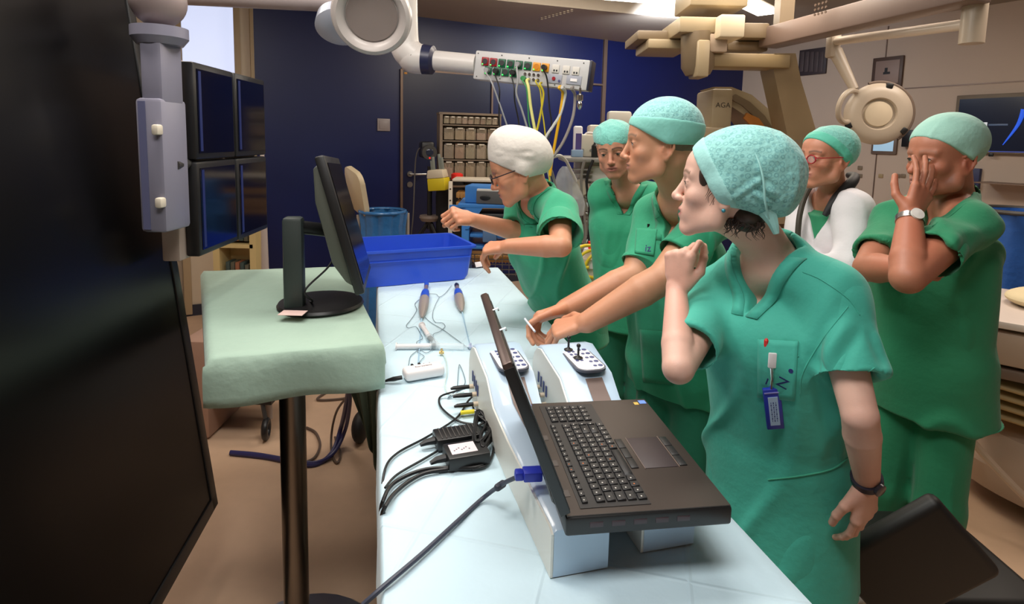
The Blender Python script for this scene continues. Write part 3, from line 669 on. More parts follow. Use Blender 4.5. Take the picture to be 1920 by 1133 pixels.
m_clear = M('clear_bin', S(176, 160, 138), .25, var=.1, alpha=.28); fills = [(150, 112, 100), (150, 150, 126), (190, 160, 150), (176, 164, 148), (150, 136, 116), (168, 150, 120), (96, 92, 96)]
random.seed(8)
for ri, (t0, t1, n_) in enumerate(rows_):
    z0, z1 = zpx(t1 + 1), zpx(t0)
    MB(T).box((wd / 2, dpt / 2, z0 - .012), (wd - .03, dpt, .009)).build('shelf', m_cabb, cab)
    for k in range(n_):
        w_ = (wd - .06) / n_; xc = .03 + w_ * (k + .5); h_ = (z1 - z0) * .86
        bn = MB(T).box((xc, -.005, z0 + h_ / 2), (w_ * .9, .012, h_), bev=.003)
        bo = bn.build('storage_bin', m_clear); tag(bo, ('clear bin in the top row of the brown cabinet', 'clear bin in the second row of the brown cabinet', 'clear bin in the third row of the brown cabinet', 'clear bin in the bottom row of the brown cabinet')[ri], 'bin', ('top row bins', 'second row bins', 'third row bins', 'bottom row bins')[ri])
        f = random.choice(fills); b = MB(T)
        hh = h_ * random.uniform(.55, .85); b.box((xc, dpt * .4, z0 + hh / 2), (w_ * .78, dpt * .6, hh), bev=.008)
        for q in range(5): b.tube([(xc + random.uniform(-.3, .3) * w_, .02, z0 + hh * .4), (xc + random.uniform(-.4, .4) * w_, .015, z0 + hh + random.uniform(0, .035) * (ri > 1))], .005, 6)
        fo = b.build('bin_contents', simple('fill_%d_%d_%d' % f, f, .6, var=.2, vscale=40), bo)
        MB(T).box((xc, -.014, z1 - .016), (w_ * .5, .003, .010)).build('bin_label', simple('label_beige', (205, 196, 182)), bo)
rb = D(857, 331, Yc - .05); tag(MB(Matrix.Translation(rb)).lathe([(0, -.03), (.05, -.03), (.05, .02), (.03, .03), (0, .03)], 20).build('red_cap', simple('red_plastic', (225, 40, 30))), 'bright red cap at the bottom left of the brown cabinet', 'cap')
# cream wire rack
Yr = 4.5; r0 = D(848, 338, Yr); r1 = D(1000, 338, Yr)
rk = thing('wire_rack', 'cream perforated rack holding baskets behind the woman in the white cap', 'rack', (r0.x, Yr, 0))
for pxx in (845, 872 + 140): 
    q = D(pxx, 340, Yr); b = MB().box((q.x, Yr, q.z / 2), (.03, .03, q.z), bev=.003)
    b.build('upright', m_wplas, rk)
    h_ = MB()
    for k in range(9): h_.cyl((q.x, Yr - .016, q.z - .06 - k * .09), (q.x, Yr - .0165, q.z - .06 - k * .09), .007, n=8)
    h_.build('holes', simple('hole_brown', (60, 50, 40)), rk)
MB().box(((r0.x + r1.x) / 2, Yr + .15, r0.z), (r1.x - r0.x, .3, .02), bev=.004).build('top_shelf', m_wplas, rk)
m_bask = simple('basket_tan', (176, 132, 74), .55, var=.2, vscale=30)
for k, (pt_, pb2) in enumerate(((362, 372), (380, 396), (398, 408), (480, 492))):
    zA, zB = D(880, pt_, Yr).z, D(880, pb2, Yr).z
    b = MB().box(((r0.x + r1.x) / 2, Yr + .12, (zA + zB) / 2), (r1.x - r0.x - .06, .2, zA - zB), bev=.004)
    for i in range(22): b.box((r0.x + .05 + i * (r1.x - r0.x - .1) / 21, Yr + .014, (zA + zB) / 2), (.006, .006, zA - zB + .01))
    b.build('basket', m_bask, rk)
# lower wire basket at table height and dark clutter
lb = thing('wire_basket', 'silver wire basket low behind the blue drape end', 'basket', D(915, 500, 3.9))
for k in range(5):
    q = D(935, 478 + k * 9, 3.9); MB().tube([q + V((-.30, 0, 0)), q + V((.34, 0, 0))], .004, 6).build('wire', m_steel, lb)
for k in range(12):
    q = D(890 + k * 13, 478, 3.9); MB().tube([q, q - V((0, 0, .15))], .003, 6).build('wire', m_steel, lb)
# blue cart and device
m_cart = simple('cart_blue', (62, 130, 205), .4); Yk = 3.75
ct = thing('equipment_cart', 'bright blue steel cart behind the outstretched arm of the woman in the white cap', 'cart', D(900, 420, Yk) * 1)
zs_ = D(900, 385, Yk).z; xa = D(860, 385, Yk).x; xb = D(985, 385, Yk).x
b = MB(); b.box(((xa + xb) / 2, Yk + .15, zs_), (xb - xa, .42, .025), bev=.004); b.build('top_shelf', m_cart, ct)
b = MB(); b.prism([(0, 0), (.11, 0), (.02, -.14), (0, -.14)], -.01, .01, T=frame(x=(1, 0, 0), y=(0, 0, 1), o=(xa + .05, Yk - .05, zs_ - .012))); b.build('gusset', m_cart, ct)
b = MB(); b.prism([(0, 0), (.11, 0), (.02, -.14), (0, -.14)], -.01, .01, T=frame(x=(-1, 0, 0), y=(0, 0, 1), o=(xa + .13, Yk - .05, zs_ - .012))) if False else None
MB().box((xa + .05, Yk + .1, zs_ / 2), (.05, .3, zs_ - .02), bev=.006).build('upright', m_cart, ct)
MB().box((xa - .01, Yk - .04, zs_ - .04), (.09, .02, .085)).build('bracket', m_cart, ct)
for zz in (D(900, 440, Yk).z, D(900, 462, Yk).z): MB().box(((xa + xb) / 2 + .03, Yk + .12, zz), (xb - xa - .1, .34, .02), bev=.004).build('shelf', m_cart, ct)
bx = D(900, 408, Yk); tag(MB().box((bx.x + .12, Yk + .08, bx.z), (.34, .25, .07), bev=.015).build('black_case', m_blk), 'flat black case on the shelf of the blue cart', 'case')
q = D(905, 437, Yk); tag(MB().box((q.x + .05, Yk, q.z), (.09, .2, .09), bev=.008).build('blue_box', simple('grey_blue', (90, 120, 160))), 'small grey-blue box low on the blue cart', 'box')
dv = thing('recording_device', 'blue cased electronic device with a grey front panel on the blue cart', 'device', D(925, 372, Yk))
dA = D(873, 334, Yk); dB = D(982, 371, Yk - .05)
T = frame(x=(1, -.12, 0), z=(0, 0, 1), o=((dA.x + dB.x) / 2, Yk + .02, zs_ + .015))
dw = dB.x - dA.x; dh = px(32, Yk)
MB(T).box((0, .07, dh / 2), (dw, .22, dh), bev=.005).build('case', m_cart, dv)
MB(T).box((.04, -.055, dh * .38), (dw * .78, .04, dh * .75), bev=.004).build('front_panel', simple('panel_grey', (92, 92, 92)), dv)
MB(T).box((.04, -.05, dh * .80), (dw * .76, .05, .012)).build('keypad_strip', simple('strip_white', (220, 218, 212)), dv)
for k in (-.05, .09): MB(T).ell((k, -.077, dh * .36), (.035, .004, .018)).build('display', m_blk, dv)
MB(T).box((.05, .02, dh + .008), (.13, .08, .012)).build('teal_card', simple('teal', (70, 150, 140)), dv)
wire('cable', [T @ V((-.02, 0, dh + .01)), T @ V((.02, -.03, dh + .05)), T @ V((.09, -.03, dh + .045)), T @ V((.12, 0, dh + .01)), T @ V((.05, -.02, dh + .03)), T @ V((0, .03, dh + .05)), T @ V((.1, .04, dh + .04))], .004, simple('pale_grey_cable', (170, 170, 168)), None, 'pale cable coiled on top of the blue device', 'cable')
# waste bin with blue bag
Yw = 4.1; bl, br = D(678, 395, Yw), D(757, 395, Yw)
wbn = thing('waste_bin', 'waste stand with a blue plastic bag and a raised cream lid left of the door', 'bin', ((bl.x + br.x) / 2, Yw, 0))
cxw = (bl.x + br.x) / 2; rw = (br.x - bl.x) / 2; zr = D(715, 396, Yw).z
def bag(u, v):
    a = u * 2 * PI; k = 1 + .04 * math.sin(a * 9) + .03 * math.sin(a * 17 + v * 5); r = rw * (1.0 + .22 * v + .12 * math.exp(-(v / .05) ** 2)) * k
    return V((cxw + r * math.cos(a), Yw + .9 * r * math.sin(a), zr - v * 1.02 - .02 * (v > .02)))
MB().grid(bag, 72, 24).build('bag', M('blue_bag_film', S(44, 104, 160), .25, var=.15, vscale=8, bump=.6, bscale=30, coat=.3), wbn)
MB(Matrix.Translation((cxw, Yw, zr))).torus(rw * 1.06, .012, n=48).build('bag_rim', M('blue_bag_film'), wbn)
la, lb_ = D(662, 318, Yw - .1), D(676, 398, Yw)
ld_ = la - lb_
T = frame(x=(-.55, .83, 0), z=ld_, o=lb_.lerp(la, .5))
def stad(w, h, r): return [(q.x, q.y - h / 2) for q in rr(w, h, r, 0, 8)]
MB(T).prism(stad(.30, ld_.length, .07), -.018, .018, T=frame(x=(1, 0, 0), y=(0, 0, 1)), bev=.006).build('lid', simple('cream_plastic', (206, 190, 158), .45), wbn)
MB().tube([(cxw - rw * 1.15, Yw, zr - .03), (cxw - rw * 1.05, Yw - .02, .05)], .014, 8).tube([(cxw + rw, Yw + .15, zr - .03), (cxw + rw, Yw + .15, .05)], .014, 8).build('stand_leg', simple('stand_cream', (170, 156, 142)), wbn)
MB(Matrix.Translation((cxw, Yw, 0))).lathe([(0, 0), (.26, 0), (.26, .04), (0, .04)], 24).build('stand_base', m_dgrey, wbn)
# ---------------------------------------------------------------- anaesthesia machine
Ya = 3.55; m_an = simple('machine_grey_white', (196, 190, 178), .45); m_an2 = simple('machine_grey', (150, 146, 140), .45)
an = thing('anaesthesia_machine', 'tall pale grey anaesthesia machine behind the young man', 'machine', (D(1140, 500, Ya).x, Ya + .2, 0))
zsh = D(1110, 300, Ya).z; xl, xr = D(1054, 300, Ya).x, D(1210, 300, Ya).x
MB().box(((xl + xr) / 2, Ya + .15, zsh), (xr - xl, .4, .03), bev=.012).build('top_shelf', m_an2, an)
x0_, x1_ = D(1086, 400, Ya).x, D(1200, 400, Ya).x
MB().box(((x0_ + x1_) / 2, Ya + .25, zsh / 2 + .05), (x1_ - x0_, .38, zsh - .12), bev=.015).build('body', m_an, an)
MB().box((D(1122, 400, Ya).x, Ya + .045, D(1120, 405, Ya).z), (.13, .02, .62), bev=.006).build('front_panel', simple('panel_pale', (206, 204, 196)), an)
for k in range(4): MB().box((D(1093, 315, Ya).x, Ya + .02, D(1093, 318 + k * 9, Ya).z), (.12, .06, .009)).build('vent_slat', m_an2, an)
MB().box(((x0_ + x1_) / 2, Ya + .2, .08), (.6, .6, .1), bev=.03).build('machine_base', m_an2, an)
q = D(1089, 353, Ya - .05); MB(frame(x=(1, .2, 0), z=(0, -1, .05), o=q)).lathe([(0, -.01), (.05, -.01), (.055, 0), (.045, .012), (0, .015)], 28).build('round_mirror', simple('mirror_pale', (190, 178, 162), .35), an)
MB(frame(x=(1, 0, 0), z=(.4, -1, .05), o=D(1104, 355, Ya - .02))).torus(.055, .007, n=30, m=8).build('hose_ring', m_an2, an)
MB().tube([D(1086, 375, Ya - .04), D(1083, 410, Ya - .04), D(1078, 445, Ya - .04)], [.03, .034, .028], 14, smooth=4).build('breathing_bag', simple('bag_grey', (104, 100, 98), .5), an)
for k, pts in enumerate([[(1096, 300), (1090, 330), (1092, 380), (1098, 430), (1095, 470)], [(1112, 300), (1100, 340), (1106, 400), (1104, 450), (1108, 480)], [(1070, 340), (1064, 380), (1070, 420), (1062, 470)], [(1100, 380), (1112, 410), (1108, 440), (1098, 455)]]):
    MB().tube([D(a, b_, Ya - .06) for a, b_ in pts], .009 if k < 2 else .006, 8, smooth=6).build('hose', (simple('hose_grey', (130, 126, 120)), m_blk, m_an2, simple('clear_tube', (205, 222, 218), .2))[k], an)
q = D(1094, 425, Ya - .03); b = MB()
for k in range(6): b.cyl((q.x + (k % 3) * .03 - .02, q.y, q.z - .12 + k * .05), (q.x + (k % 3) * .03 + .02, q.y, q.z - .12 + k * .05), .016, n=12)
b.build('valves', m_steel, an)
MB().box((D(1105, 460, Ya).x, Ya - .02, D(1105, 462, Ya).z), (.28, .1, .025), bev=.006).build('lower_shelf', m_an2, an)
# things on its shelf
def onshelf(a, b_): q = D(a, b_, Ya + .05); return q
q = onshelf(1083, 262); c = thing('disinfectant_bottle', 'slim white bottle with a violet label on the anaesthesia machine shelf', 'bottle', (q.x, q.y, zsh + .016))
MB().box((q.x, q.y, zsh + .016 + .095), (.055, .04, .19), bev=.012, seg=3).build('bottle_body', m_white, c)
MB().box((q.x + .004, q.y - .021, zsh + .11), (.036, .002, .10)).build('violet_label', simple('violet_label', (86, 70, 130)), c)
q = onshelf(1080, 293); c = tag(MB().box((q.x, q.y - .05, zsh + .016 + .022), (.07, .05, .044), bev=.004).build('small_box', simple('pale_blue_box', (150, 176, 206))), 'small pale blue box at the left end of the machine shelf', 'box')
q = onshelf(1101, 280); c = thing('monitor_module', 'cream electronic module on the machine shelf', 'device', (q.x, q.y, zsh + .016))
MB().box((q.x, q.y + .05, zsh + .016 + .07), (.11, .14, .14), bev=.012).build('case', m_wplas, c)
MB().cyl((q.x - .03, q.y - .021, zsh + .06), (q.x - .03, q.y - .03, zsh + .06), .008, n=10).cyl((q.x + .02, q.y - .021, zsh + .06), (q.x + .02, q.y - .03, zsh + .06), .008, n=10).build('socket', m_an2, c)
q = onshelf(1120, 268); c = thing('printer_module', 'white topped unit with a yellow mark on the machine shelf', 'device', (q.x, q.y, zsh + .016))
MB().box((q.x + .02, q.y + .08, zsh + .016 + .1), (.14, .14, .2), bev=.014).build('case', m_wplas, c)
MB().box((q.x + .0, q.y + .008, zsh + .15), (.035, .003, .04), bev=.001).build('yellow_mark', simple('yellow_mark', (214, 184, 40)), c)
q = onshelf(1113, 290); c = thing('dark_bottle', 'small black bottle on the machine shelf beside the young man', 'bottle', (q.x, q.y - .06, zsh + .016))
MB(Matrix.Translation((q.x, q.y - .06, zsh + .016))).lathe([(0, 0), (.022, 0), (.023, .07), (.010, .085), (.009, .1), (0, .1)], 18).build('bottle_body', m_blk, c)
wire('cable', [onshelf(1090, 262), onshelf(1100, 250), onshelf(1112, 250), onshelf(1125, 256)], .006, m_white, None, 'short white hose arching over the machine shelf', 'hose')
q = D(1163, 228, 3.9); c = thing('patient_screen', 'pale grey screen housing above the cap of the young man', 'screen', (q.x, 3.9, q.z - .12))
MB().box((q.x, 3.95, q.z), (.16, .08, .14), bev=.018).build('case', m_an, c)
MB(frame(x=(1, 0, 0), z=(0, -1, 0), o=(q.x + .01, 3.908, q.z - .02))).cyl((0, 0, 0), (0, 0, .004), .012).build('button', simple('dark_drop', (60, 70, 110)), c)
MB().cyl((q.x, 3.95, zsh), (q.x, 3.95, q.z - .05), .02).build('stalk', m_an2, c)
# plastic bag
Yp = 3.5
def pbag(u, v):
    a = u * 2 * PI; w_ = .015 + .10 * min(1, v * 1.3) ** .7; w_ *= 1 + .14 * math.sin(3 * a + 5 * v) + .08 * math.sin(7 * a)
    q = D(1060 + 2 * v, 312 + 90 * v, Yp); return V((q.x + w_ * math.cos(a), Yp + .5 * w_ * math.sin(a), q.z))
tag(MB().grid(pbag, 40, 16).build('plastic_bag', M('clear_film', (.75, .78, .8), .2, var=.2, alpha=.38, bump=.5, bscale=30)), 'clear plastic bag hanging below the machine shelf', 'bag')
# white cylinder with yellow hoses
Ys = 3.1; q = D(1106, 500, Ys)
c = thing('suction_canister', 'white suction canister with red sides and looped yellow hoses', 'canister', (q.x, Ys, 0))
MB(Matrix.Translation((q.x, Ys, 0))).lathe([(0, .0), (.14, 0), (.14, .03), (.02, .05), (.02, q.z - .17), (0, q.z - .17)], 20).build('stand', m_an2, c)
MB(Matrix.Translation((q.x, Ys, q.z))).lathe([(0, -.17), (.05, -.17), (.05, -.0), (.062, .0), (.062, .05), (.05, .06), (.035, .10), (0, .10)], 24).build('canister_body', m_white, c)
for s_ in (-1, 1): MB().ell((q.x + s_ * .08, Ys + .03, q.z + .01), (.034, .03, .055)).build('red_side', simple('red_plastic', (225, 40, 30)), c)
MB().cyl((q.x, Ys, q.z + .10), (q.x, Ys, q.z + .14), .014).build('red_cap', simple('red_plastic', (225, 40, 30)), c)
m_yel = simple('yellow_hose', (236, 206, 50), .4)
for k, (rx, rz, dx, dz, dy) in enumerate(((.07, .06, -.03, .07, -.07), (.085, .075, .01, .03, -.065), (.06, .11, .02, -.03, -.06))):
    pts = [V((q.x + dx + rx * math.cos(a), Ys + dy + .01 * math.sin(2 * a), q.z + dz + rz * math.sin(a))) for a in [i * 2 * PI / 14 for i in range(12 + k)]]
    MB().tube(pts, .0085, 10, smooth=3).build('hose', m_yel, c)
MB().tube([V((q.x - .06, Ys - .05, q.z - .05)), V((q.x - .01, Ys - .06, q.z - .13)), V((q.x + .01, Ys - .05, q.z - .2))], .008, 8, smooth=5).build('hose', m_yel, c)
# white wing base on the floor by the tall man
q = P(1130, 668, .10); c = thing('wing_stand', 'white wing-shaped machine foot on the floor beyond the right console', 'machine foot', q)
a_, b_, c_, d_ = P(1082, 636, .2), P(1098, 680, .12), P(1160, 690, .05), P(1120, 640, .12)
b = MB(); b._fin([a_, b_, c_, d_, a_ - V((0, 0, .05)), b_ - V((0, 0, .05)), c_ - V((0, 0, .04)), d_ - V((0, 0, .05))], [(0, 1, 2, 3), (7, 6, 5, 4), (0, 4, 5, 1), (1, 5, 6, 2), (2, 6, 7, 3), (3, 7, 4, 0)]).build('foot_cover', m_white, c)
w_ = P(1158, 706, .03); MB().cyl(w_ + V((-.015, 0, 0)), w_ + V((.015, 0, 0)), .03, n=16).build('caster', m_blk, c)
# ---------------------------------------------------------------- supply panel on its boom
m_boom = simple('boom_white', (206, 200, 196), .35)
pA, pB = D(889, 94, 3.05), D(1104, 113, 2.86)
pC = D(889, 148, 3.05); ph = (pA - pC).length
T = frame(x=pB - pA, y=(pC - pA) * -1, o=pA.lerp(pB, .5) + (pC - pA) * .5); pw = (pB - pA).length
if (T.to_3x3() @ V((0, 0, 1))).y > 0: T = T @ Matrix.Rotation(0, 4, 'Z')
sgn = -1 if (T.to_3x3() @ V((0, 0, 1))).y > 0 else 1      # local z*sgn faces the camera
pn = thing('ceiling_supply_unit', 'long white ceiling supply panel with rows of coloured sockets and leads', 'supply panel', T.translation)
MB(T).box((0, 0, -sgn * .05), (pw, ph, .10), bev=.008).build('housing', simple('panel_white', (196, 194, 194), .4), pn)
MB(T).box((pw / 2 + .004, 0, -sgn * .05), (.012, ph, .1), bev=.004).build('end_cap', simple('dark_blue_cap', (30, 34, 54), .4), pn)
U = lambda x, y: (-pw / 2 + (x - 889 + (y - 120) * .06) / 215 * pw, ph / 2 - (y - 94 - (x - 889) * .088) / 55 * ph)
cs = {'r': simple('socket_red', (150, 26, 36), .35), 'g': simple('socket_green', (14, 84, 56), .35), 'o': simple('socket_orange', (226, 150, 30), .35), 'w': simple('socket_white', (212, 206, 198), .4)}
m_led = simple('green_led', (60, 255, 90), emit=3)
def socket(x, y, k, plug=None):
    u, v = U(x, y); zf = sgn * .004
    s_ = MB(T).box((u, v, zf), (.040, .042, .008), bev=.003).build('socket', cs[k], pn)
    MB(T).cyl((u, v, sgn * .006), (u, v, sgn * .0095), .014, n=18).build('socket_recess', simple('recess_dark', (52, 50, 52), .4) if k != 'o' else simple('recess_orange', (200, 124, 24), .4), s_)
    if k != 'w': MB(T).ell((u - .012, v - .015, sgn * .0095), .0035, n=8).build('indicator', m_led, s_)
    return u, v
xs = [911, 927, 943.5, 960, 976, 992.5, 1009, 1025]
for i, x in enumerate(xs): socket(x, 115.5 + (x - 911) * .098, 'rrggggoo'[i])
for i, x in enumerate([918, 935, 951, 967]): socket(x, 132.5 + (x - 918) * .09, 'g')
for x, y in ((1044, 128.5), (1063, 130.5), (1080, 132.5)):
    u, v = U(x, y); MB(T).box((u, v, sgn * .003), (.036, .040, .006), bev=.002).build('data_plate', cs['w'], pn)
    MB(T).box((u - .006, v - .009, sgn * .0065), (.007, .009, .002)).box((u + .007, v - .009, sgn * .0065), (.007, .009, .002)).build('data_port', m_blk, pn)
for k in range(8):
    u, v = U(988.5 + 8.2 * (k % 4), 138.5 + 9 * (k // 4) + .7 * (k % 4)); MB(T).lathe([(.0, 0), (.0075, 0), (.0075, .006), (.0045, .006), (.0045, .003), (0, .003)], 14, T=Matrix.Translation((u, v, 0)) @ Matrix.Scale(sgn, 4, (0, 0, 1))).build('earth_point', m_chrome, pn)
for (x, y, w_) in ((1043, 147, .075), (1078, 149, .075)):
    u, v = U(x, y); MB(T).box((u, v, sgn * .002), (w_, .043, .005), bev=.001).build('control_plate', simple('plate_lilac', (158, 160, 172)), pn)
u, v = U(1042, 146.5); MB(T).cyl((u, v, 0), (u, v, sgn * .010), .009, n=16).build('red_button', simple('socket_red', (150, 26, 36)), pn)
u, v = U(1052, 151); MB(T).cyl((u, v, 0), (u, v, sgn * .009), .006, n=14).build('blue_button', simple('button_blue', (70, 74, 120)), pn)
u, v = U(1078, 149); MB(T).box((u, v, sgn * .006), (.034, .014, .004)).build('switch', m_white, pn)
for x, y in ((896, 100), (942, 104), (994, 109), (1046, 114), (1093, 118), (895, 144), (941, 148), (1044, 158), (1090, 161)):
    u, v = U(x, y); MB(T).cyl((u, v, 0), (u, v, sgn * .002), .0032, n=8).build('screw', m_dgrey, pn)
def on(x, y): u, v = U(x, y); return T @ V((u, v, sgn * .012))
m_lead = simple('grey_lead', (150, 150, 152), .4); m_yl = simple('yellow_lead', (226, 220, 140), .4); m_yg = simple('yellow_green_lead', (196, 178, 40), .4); m_grn = simple('green_lead', (60, 140, 80), .4); m_or = simple('orange_yellow_hose', (224, 170, 30), .4); m_wh = simple('white_hose', (200, 200, 196), .4); m_gh = simple('grey_hose', (146, 138, 134), .4)
def lead(x, y, pts, r, mt, lab, plug=None, cat='cable'):
    q0 = on(x, y); dd = 3.0; lx = pts[-1][0]
    pts = list(pts) + ([(lx + 12, 330, 3.0), (lx + 30, 430, 3.1), (lx + 30, 520, 3.1)] if pts[-1][1] < 320 else [])
    P_ = [q0, q0 + (T.to_3x3() @ V((0, 0, sgn))) * .03 + V((0, 0, -.01))] + [D(a, b_, c_[0] if c_ else 2.9) for a, b_, *c_ in pts]
    o = wire('cable' if cat == 'cable' else 'hose', P_, r, mt, None, lab, cat)
    if plug: 
        po = MB().cyl(q0 - (T.to_3x3() @ V((0, 0, sgn))) * .002, q0 + (T.to_3x3() @ V((0, 0, sgn))) * .028, .0125, n=14).build('plug', plug, o)
lead(918, 133, [(922, 155), (935, 190), (952, 240), (957, 262)], .0042, m_lead, 'grey lead hanging from the lower left green socket', m_lead)
lead(935, 134.5, [(936, 165), (936, 190), (936, 225), (940, 262)], .0036, m_blk, 'black lead hanging from the second lower green socket', m_blk)
lead(967, 137, [(964, 165), (965, 190), (972, 225), (975, 255)], .0036, m_blk, 'black lead hanging from the last lower green socket', m_blk)
lead(976, 122, [(971, 150), (968, 175), (978, 205), (987, 235), (994, 262)], .0052, m_lead, 'grey lead hanging from the fifth upper socket', m_lead)
lead(988.5, 148, [(987, 165), (990, 200), (992, 230), (1000, 262)], .0035, m_grn, 'green earth lead on the left of the bundle', m_grn)
lead(996.5, 149, [(991, 165), (995, 200), (1002, 240), (1006, 262)], .0075, m_yl, 'pale yellow bundle of leads hanging from the panel')
lead(1013, 150, [(1013, 170), (1016, 205), (1021, 240), (1030, 330), (1028, 360)], .0035, m_yg, 'yellow-green earth lead running down past the white cap')
lead(1021, 155, [(1019, 175), (1015, 205), (1008, 240), (1000, 270)], .0055, m_yg, 'thicker yellow-green lead crossing the earth leads')
lead(1025, 127, [(1026, 150), (1030, 200), (1034, 240), (1020, 290)], .004, m_blk, 'black lead from the last orange socket', m_blk)
lead(1056, 161, [(1055, 175), (1050, 215), (1042, 260), (1035, 300), (1031, 330)], .0075, m_or, 'orange-yellow hose hanging from the panel', None, 'hose')
lead(1061, 161, [(1060, 175), (1050, 215), (1036, 238), (1022, 262), (1018, 300)], .0078, m_wh, 'white hose hanging from the panel', None, 'hose')
lead(1078, 162, [(1078, 180), (1074, 220), (1058, 262), (1040, 290), (1025, 305)], .0078, m_gh, 'grey hose curving down from the right end of the panel', None, 'hose')
wire('hose', [D(1036, 295, 3.3), D(1050, 292, 3.3), D(1060, 300, 3.35), D(1068, 315, 3.4), D(1080, 340, 3.45)], .009, m_wh, None, 'white hose arching to the clear plastic bag', 'hose')
q = on(1091, 163) - V((0, 0, .03)); c = thing('gas_coupling', 'small chrome gas coupling under the right end of the supply panel', 'coupling', q - V((0, 0, .08)))
MB(Matrix.Translation(q)).lathe([(0, .03), (.006, .03), (.006, 0), (.016, -.005), (.016, -.03), (.008, -.035), (.012, -.045), (.012, -.06), (.005, -.075), (0, -.075)], 18).build('coupling_body', m_chrome, c)
# boom tube, blue collar, elbow
j0 = D(892, 121, 3.08); j1 = D(812, 113, 3.12); d_ = (j1 - j0).normalized()
bm_ = thing('boom_arm', 'white ceiling boom arm with an elbow and dark blue collar carrying the supply panel', 'boom arm', D(768, 60, 3.15))
MB().cyl(j0, j1, .052, n=32).build('boom_tube', m_boom, bm_)
MB().tube([j1 - d_ * .012, j1, j1 + d_ * .002, j1 + d_ * .055, j1 + d_ * .06], [.055, .072, .075, .078, .07], 32).build('collar', simple('navy_collar', (34, 38, 66), .35), bm_)
e0 = j1 + d_ * .058; e1 = D(762, 108, 3.13); e2 = D(757, 70, 3.13); e3 = D(757, -20, 3.13)
MB().tube([e0, e0.lerp(e1, .55), e1 + V((.028, 0, .012)), e1 + V((.004, 0, .036)), e1.lerp(e2, .7), e2.lerp(e3, .3), e3], [.078, .079, .079, .079, .077, .074, .070], 32, smooth=8).build('elbow', m_boom, bm_)
MB().tube([e3, V((e3.x, e3.y, CEIL))], .066, 24).build('drop_tube', m_boom, bm_)
# ---------------------------------------------------------------- oval lamp head and beam at the top
m_lamph = simple('lamp_head_white', (188, 180, 176), .3)
c0_ = D(697, 30, 2.35); 
lh = thing('round_lamp', 'large round white lamp head cut off by the top edge', 'surgical lamp', c0_)
nrm = V((.12, -.9, -.42)); TT = frame(x=(1, 0, 0), z=nrm, o=c0_)
pf = [(0, -.16), (.08, -.15), (.135, -.10), (.155, -.03), (.158, .0), (.150, .02), (.135, .026), (.118, .018), (.108, .002), (.104, -.006), (0, -.006)]
MB(TT).lathe(pf, 56).build('lamp_shell', m_lamph, lh)
MB(TT).lathe([(0, -.004), (.1, -.004), (.1, .0), (0, .001)], 48).build('lamp_glass', simple('lamp_glass_grey', (150, 138, 134), .2), lh)
s2 = D(640, 42, 2.5); MB(frame(x=(1, 0, 0), z=(.1, -.55, -.8), o=s2)).lathe([(0, -.05), (.06, -.05), (.10, -.02), (.105, .03), (.06, .06), (0, .065)], 40).build('joint_cover', simple('joint_grey_blue', (170, 176, 190), .3), lh)
b0, b1 = D(470, 2, 2.55), D(640, 6, 2.5)
arm = thing('lamp_arm', 'thick pale horizontal ceiling arm at the top left', 'arm', b0)
MB().cyl(D(330, -8, 2.6), b1, .038, n=24).build('arm_tube', simple('arm_mauve', (150, 140, 140), .35), arm)
MB().cyl(D(330, -8, 2.6), V((D(330, -8, 2.6).x, 2.6, CEIL)), .03, n=20).build('drop_tube', m_lamph, arm)
# ---------------------------------------------------------------- quad monitor on its column
q0, q1 = D(343, 110, 1.80), D(486, 128, 2.42); q2 = D(345, 488, 1.80)
xx = q1 - q0; xx.z = 0; TQ = frame(x=xx, z=(0, 0, 1), o=(q0.x, q0.y, q2.z)); qw = xx.length; qh = q0.z - q2.z
sg = -1 if (TQ.to_3x3() @ V((0, 1, 0))).dot(V((1, 0, 0))) > 0 else 1   # local y*sg points to the room side (+x)
sg = 1 if (TQ.to_3x3() @ V((0, 1, 0))).x > 0 else -1
qm = thing('monitor_bank', 'bank of four black screens hanging in a cream frame on a ceiling column', 'monitor', (q0.x, q0.y, q2.z))
MB(TQ).box((qw / 2 - .012, -sg * .05, qh / 2), (qw + .02, .055, qh), bev=.006).build('mounting_frame', simple('bank_beige', (176, 156, 146), .45), qm)
for i in range(2):
    for j in range(2):
        s_ = MB(TQ).box((qw * (.26 + .49 * i), 0, qh * (.255 + .495 * j)), (qw * .475, .045, qh * .485), bev=.008).build('screen_housing', m_blk, qm)
        MB(TQ).box((qw * (.26 + .49 * i), sg * .0235, qh * (.255 + .495 * j)), (qw * .42, .002, qh * .42)).build('screen_glass', simple('screen_glass_dark', (8, 10, 22), .1), s_)
        MB(TQ).box((qw * (.075 + .49 * i), sg * .0255, qh * (.255 + .495 * j)), (qw * .025, .0015, qh * .4)).build('blue_menu_strip', simple('blue_menu', (22, 36, 90), emit=.12), s_)
m_col = simple('column_lilac_white', (132, 130, 146), .4); m_cst = simple('column_stripe', (98, 100, 132), .4)
cY = 1.72; ca, cb_ = D(257, 185, cY - .05), D(308, 185, cY - .05); ccx = (ca.x + cb_.x) / 2; cw = cb_.x - ca.x
z185, z430 = D(298, 186, cY).z, D(298, 430, cY).z; z55 = D(298, 52, cY).z; z65 = D(298, 72, cY).z
sc_ = thing('suspension_column', 'pale lilac suspension column at the left of the four screen bank', 'column', (ccx, cY, z430))
MB().box((ccx, cY, (z185 + z430) / 2), (cw, .13, z185 - z430), bev=.012).build('lower_housing', m_col, sc_)
MB().box((ccx - cw * .22, cY - .066, (z185 + z430) / 2), (cw * .26, .004, (z185 - z430) * .95)).build('stripe', m_cst, sc_)
MB().box((ccx + .006, cY, (z185 + z65) / 2 - .02), (cw * .82, .11, z65 - z185 + .04), bev=.012).build('upper_tube', m_col, sc_)
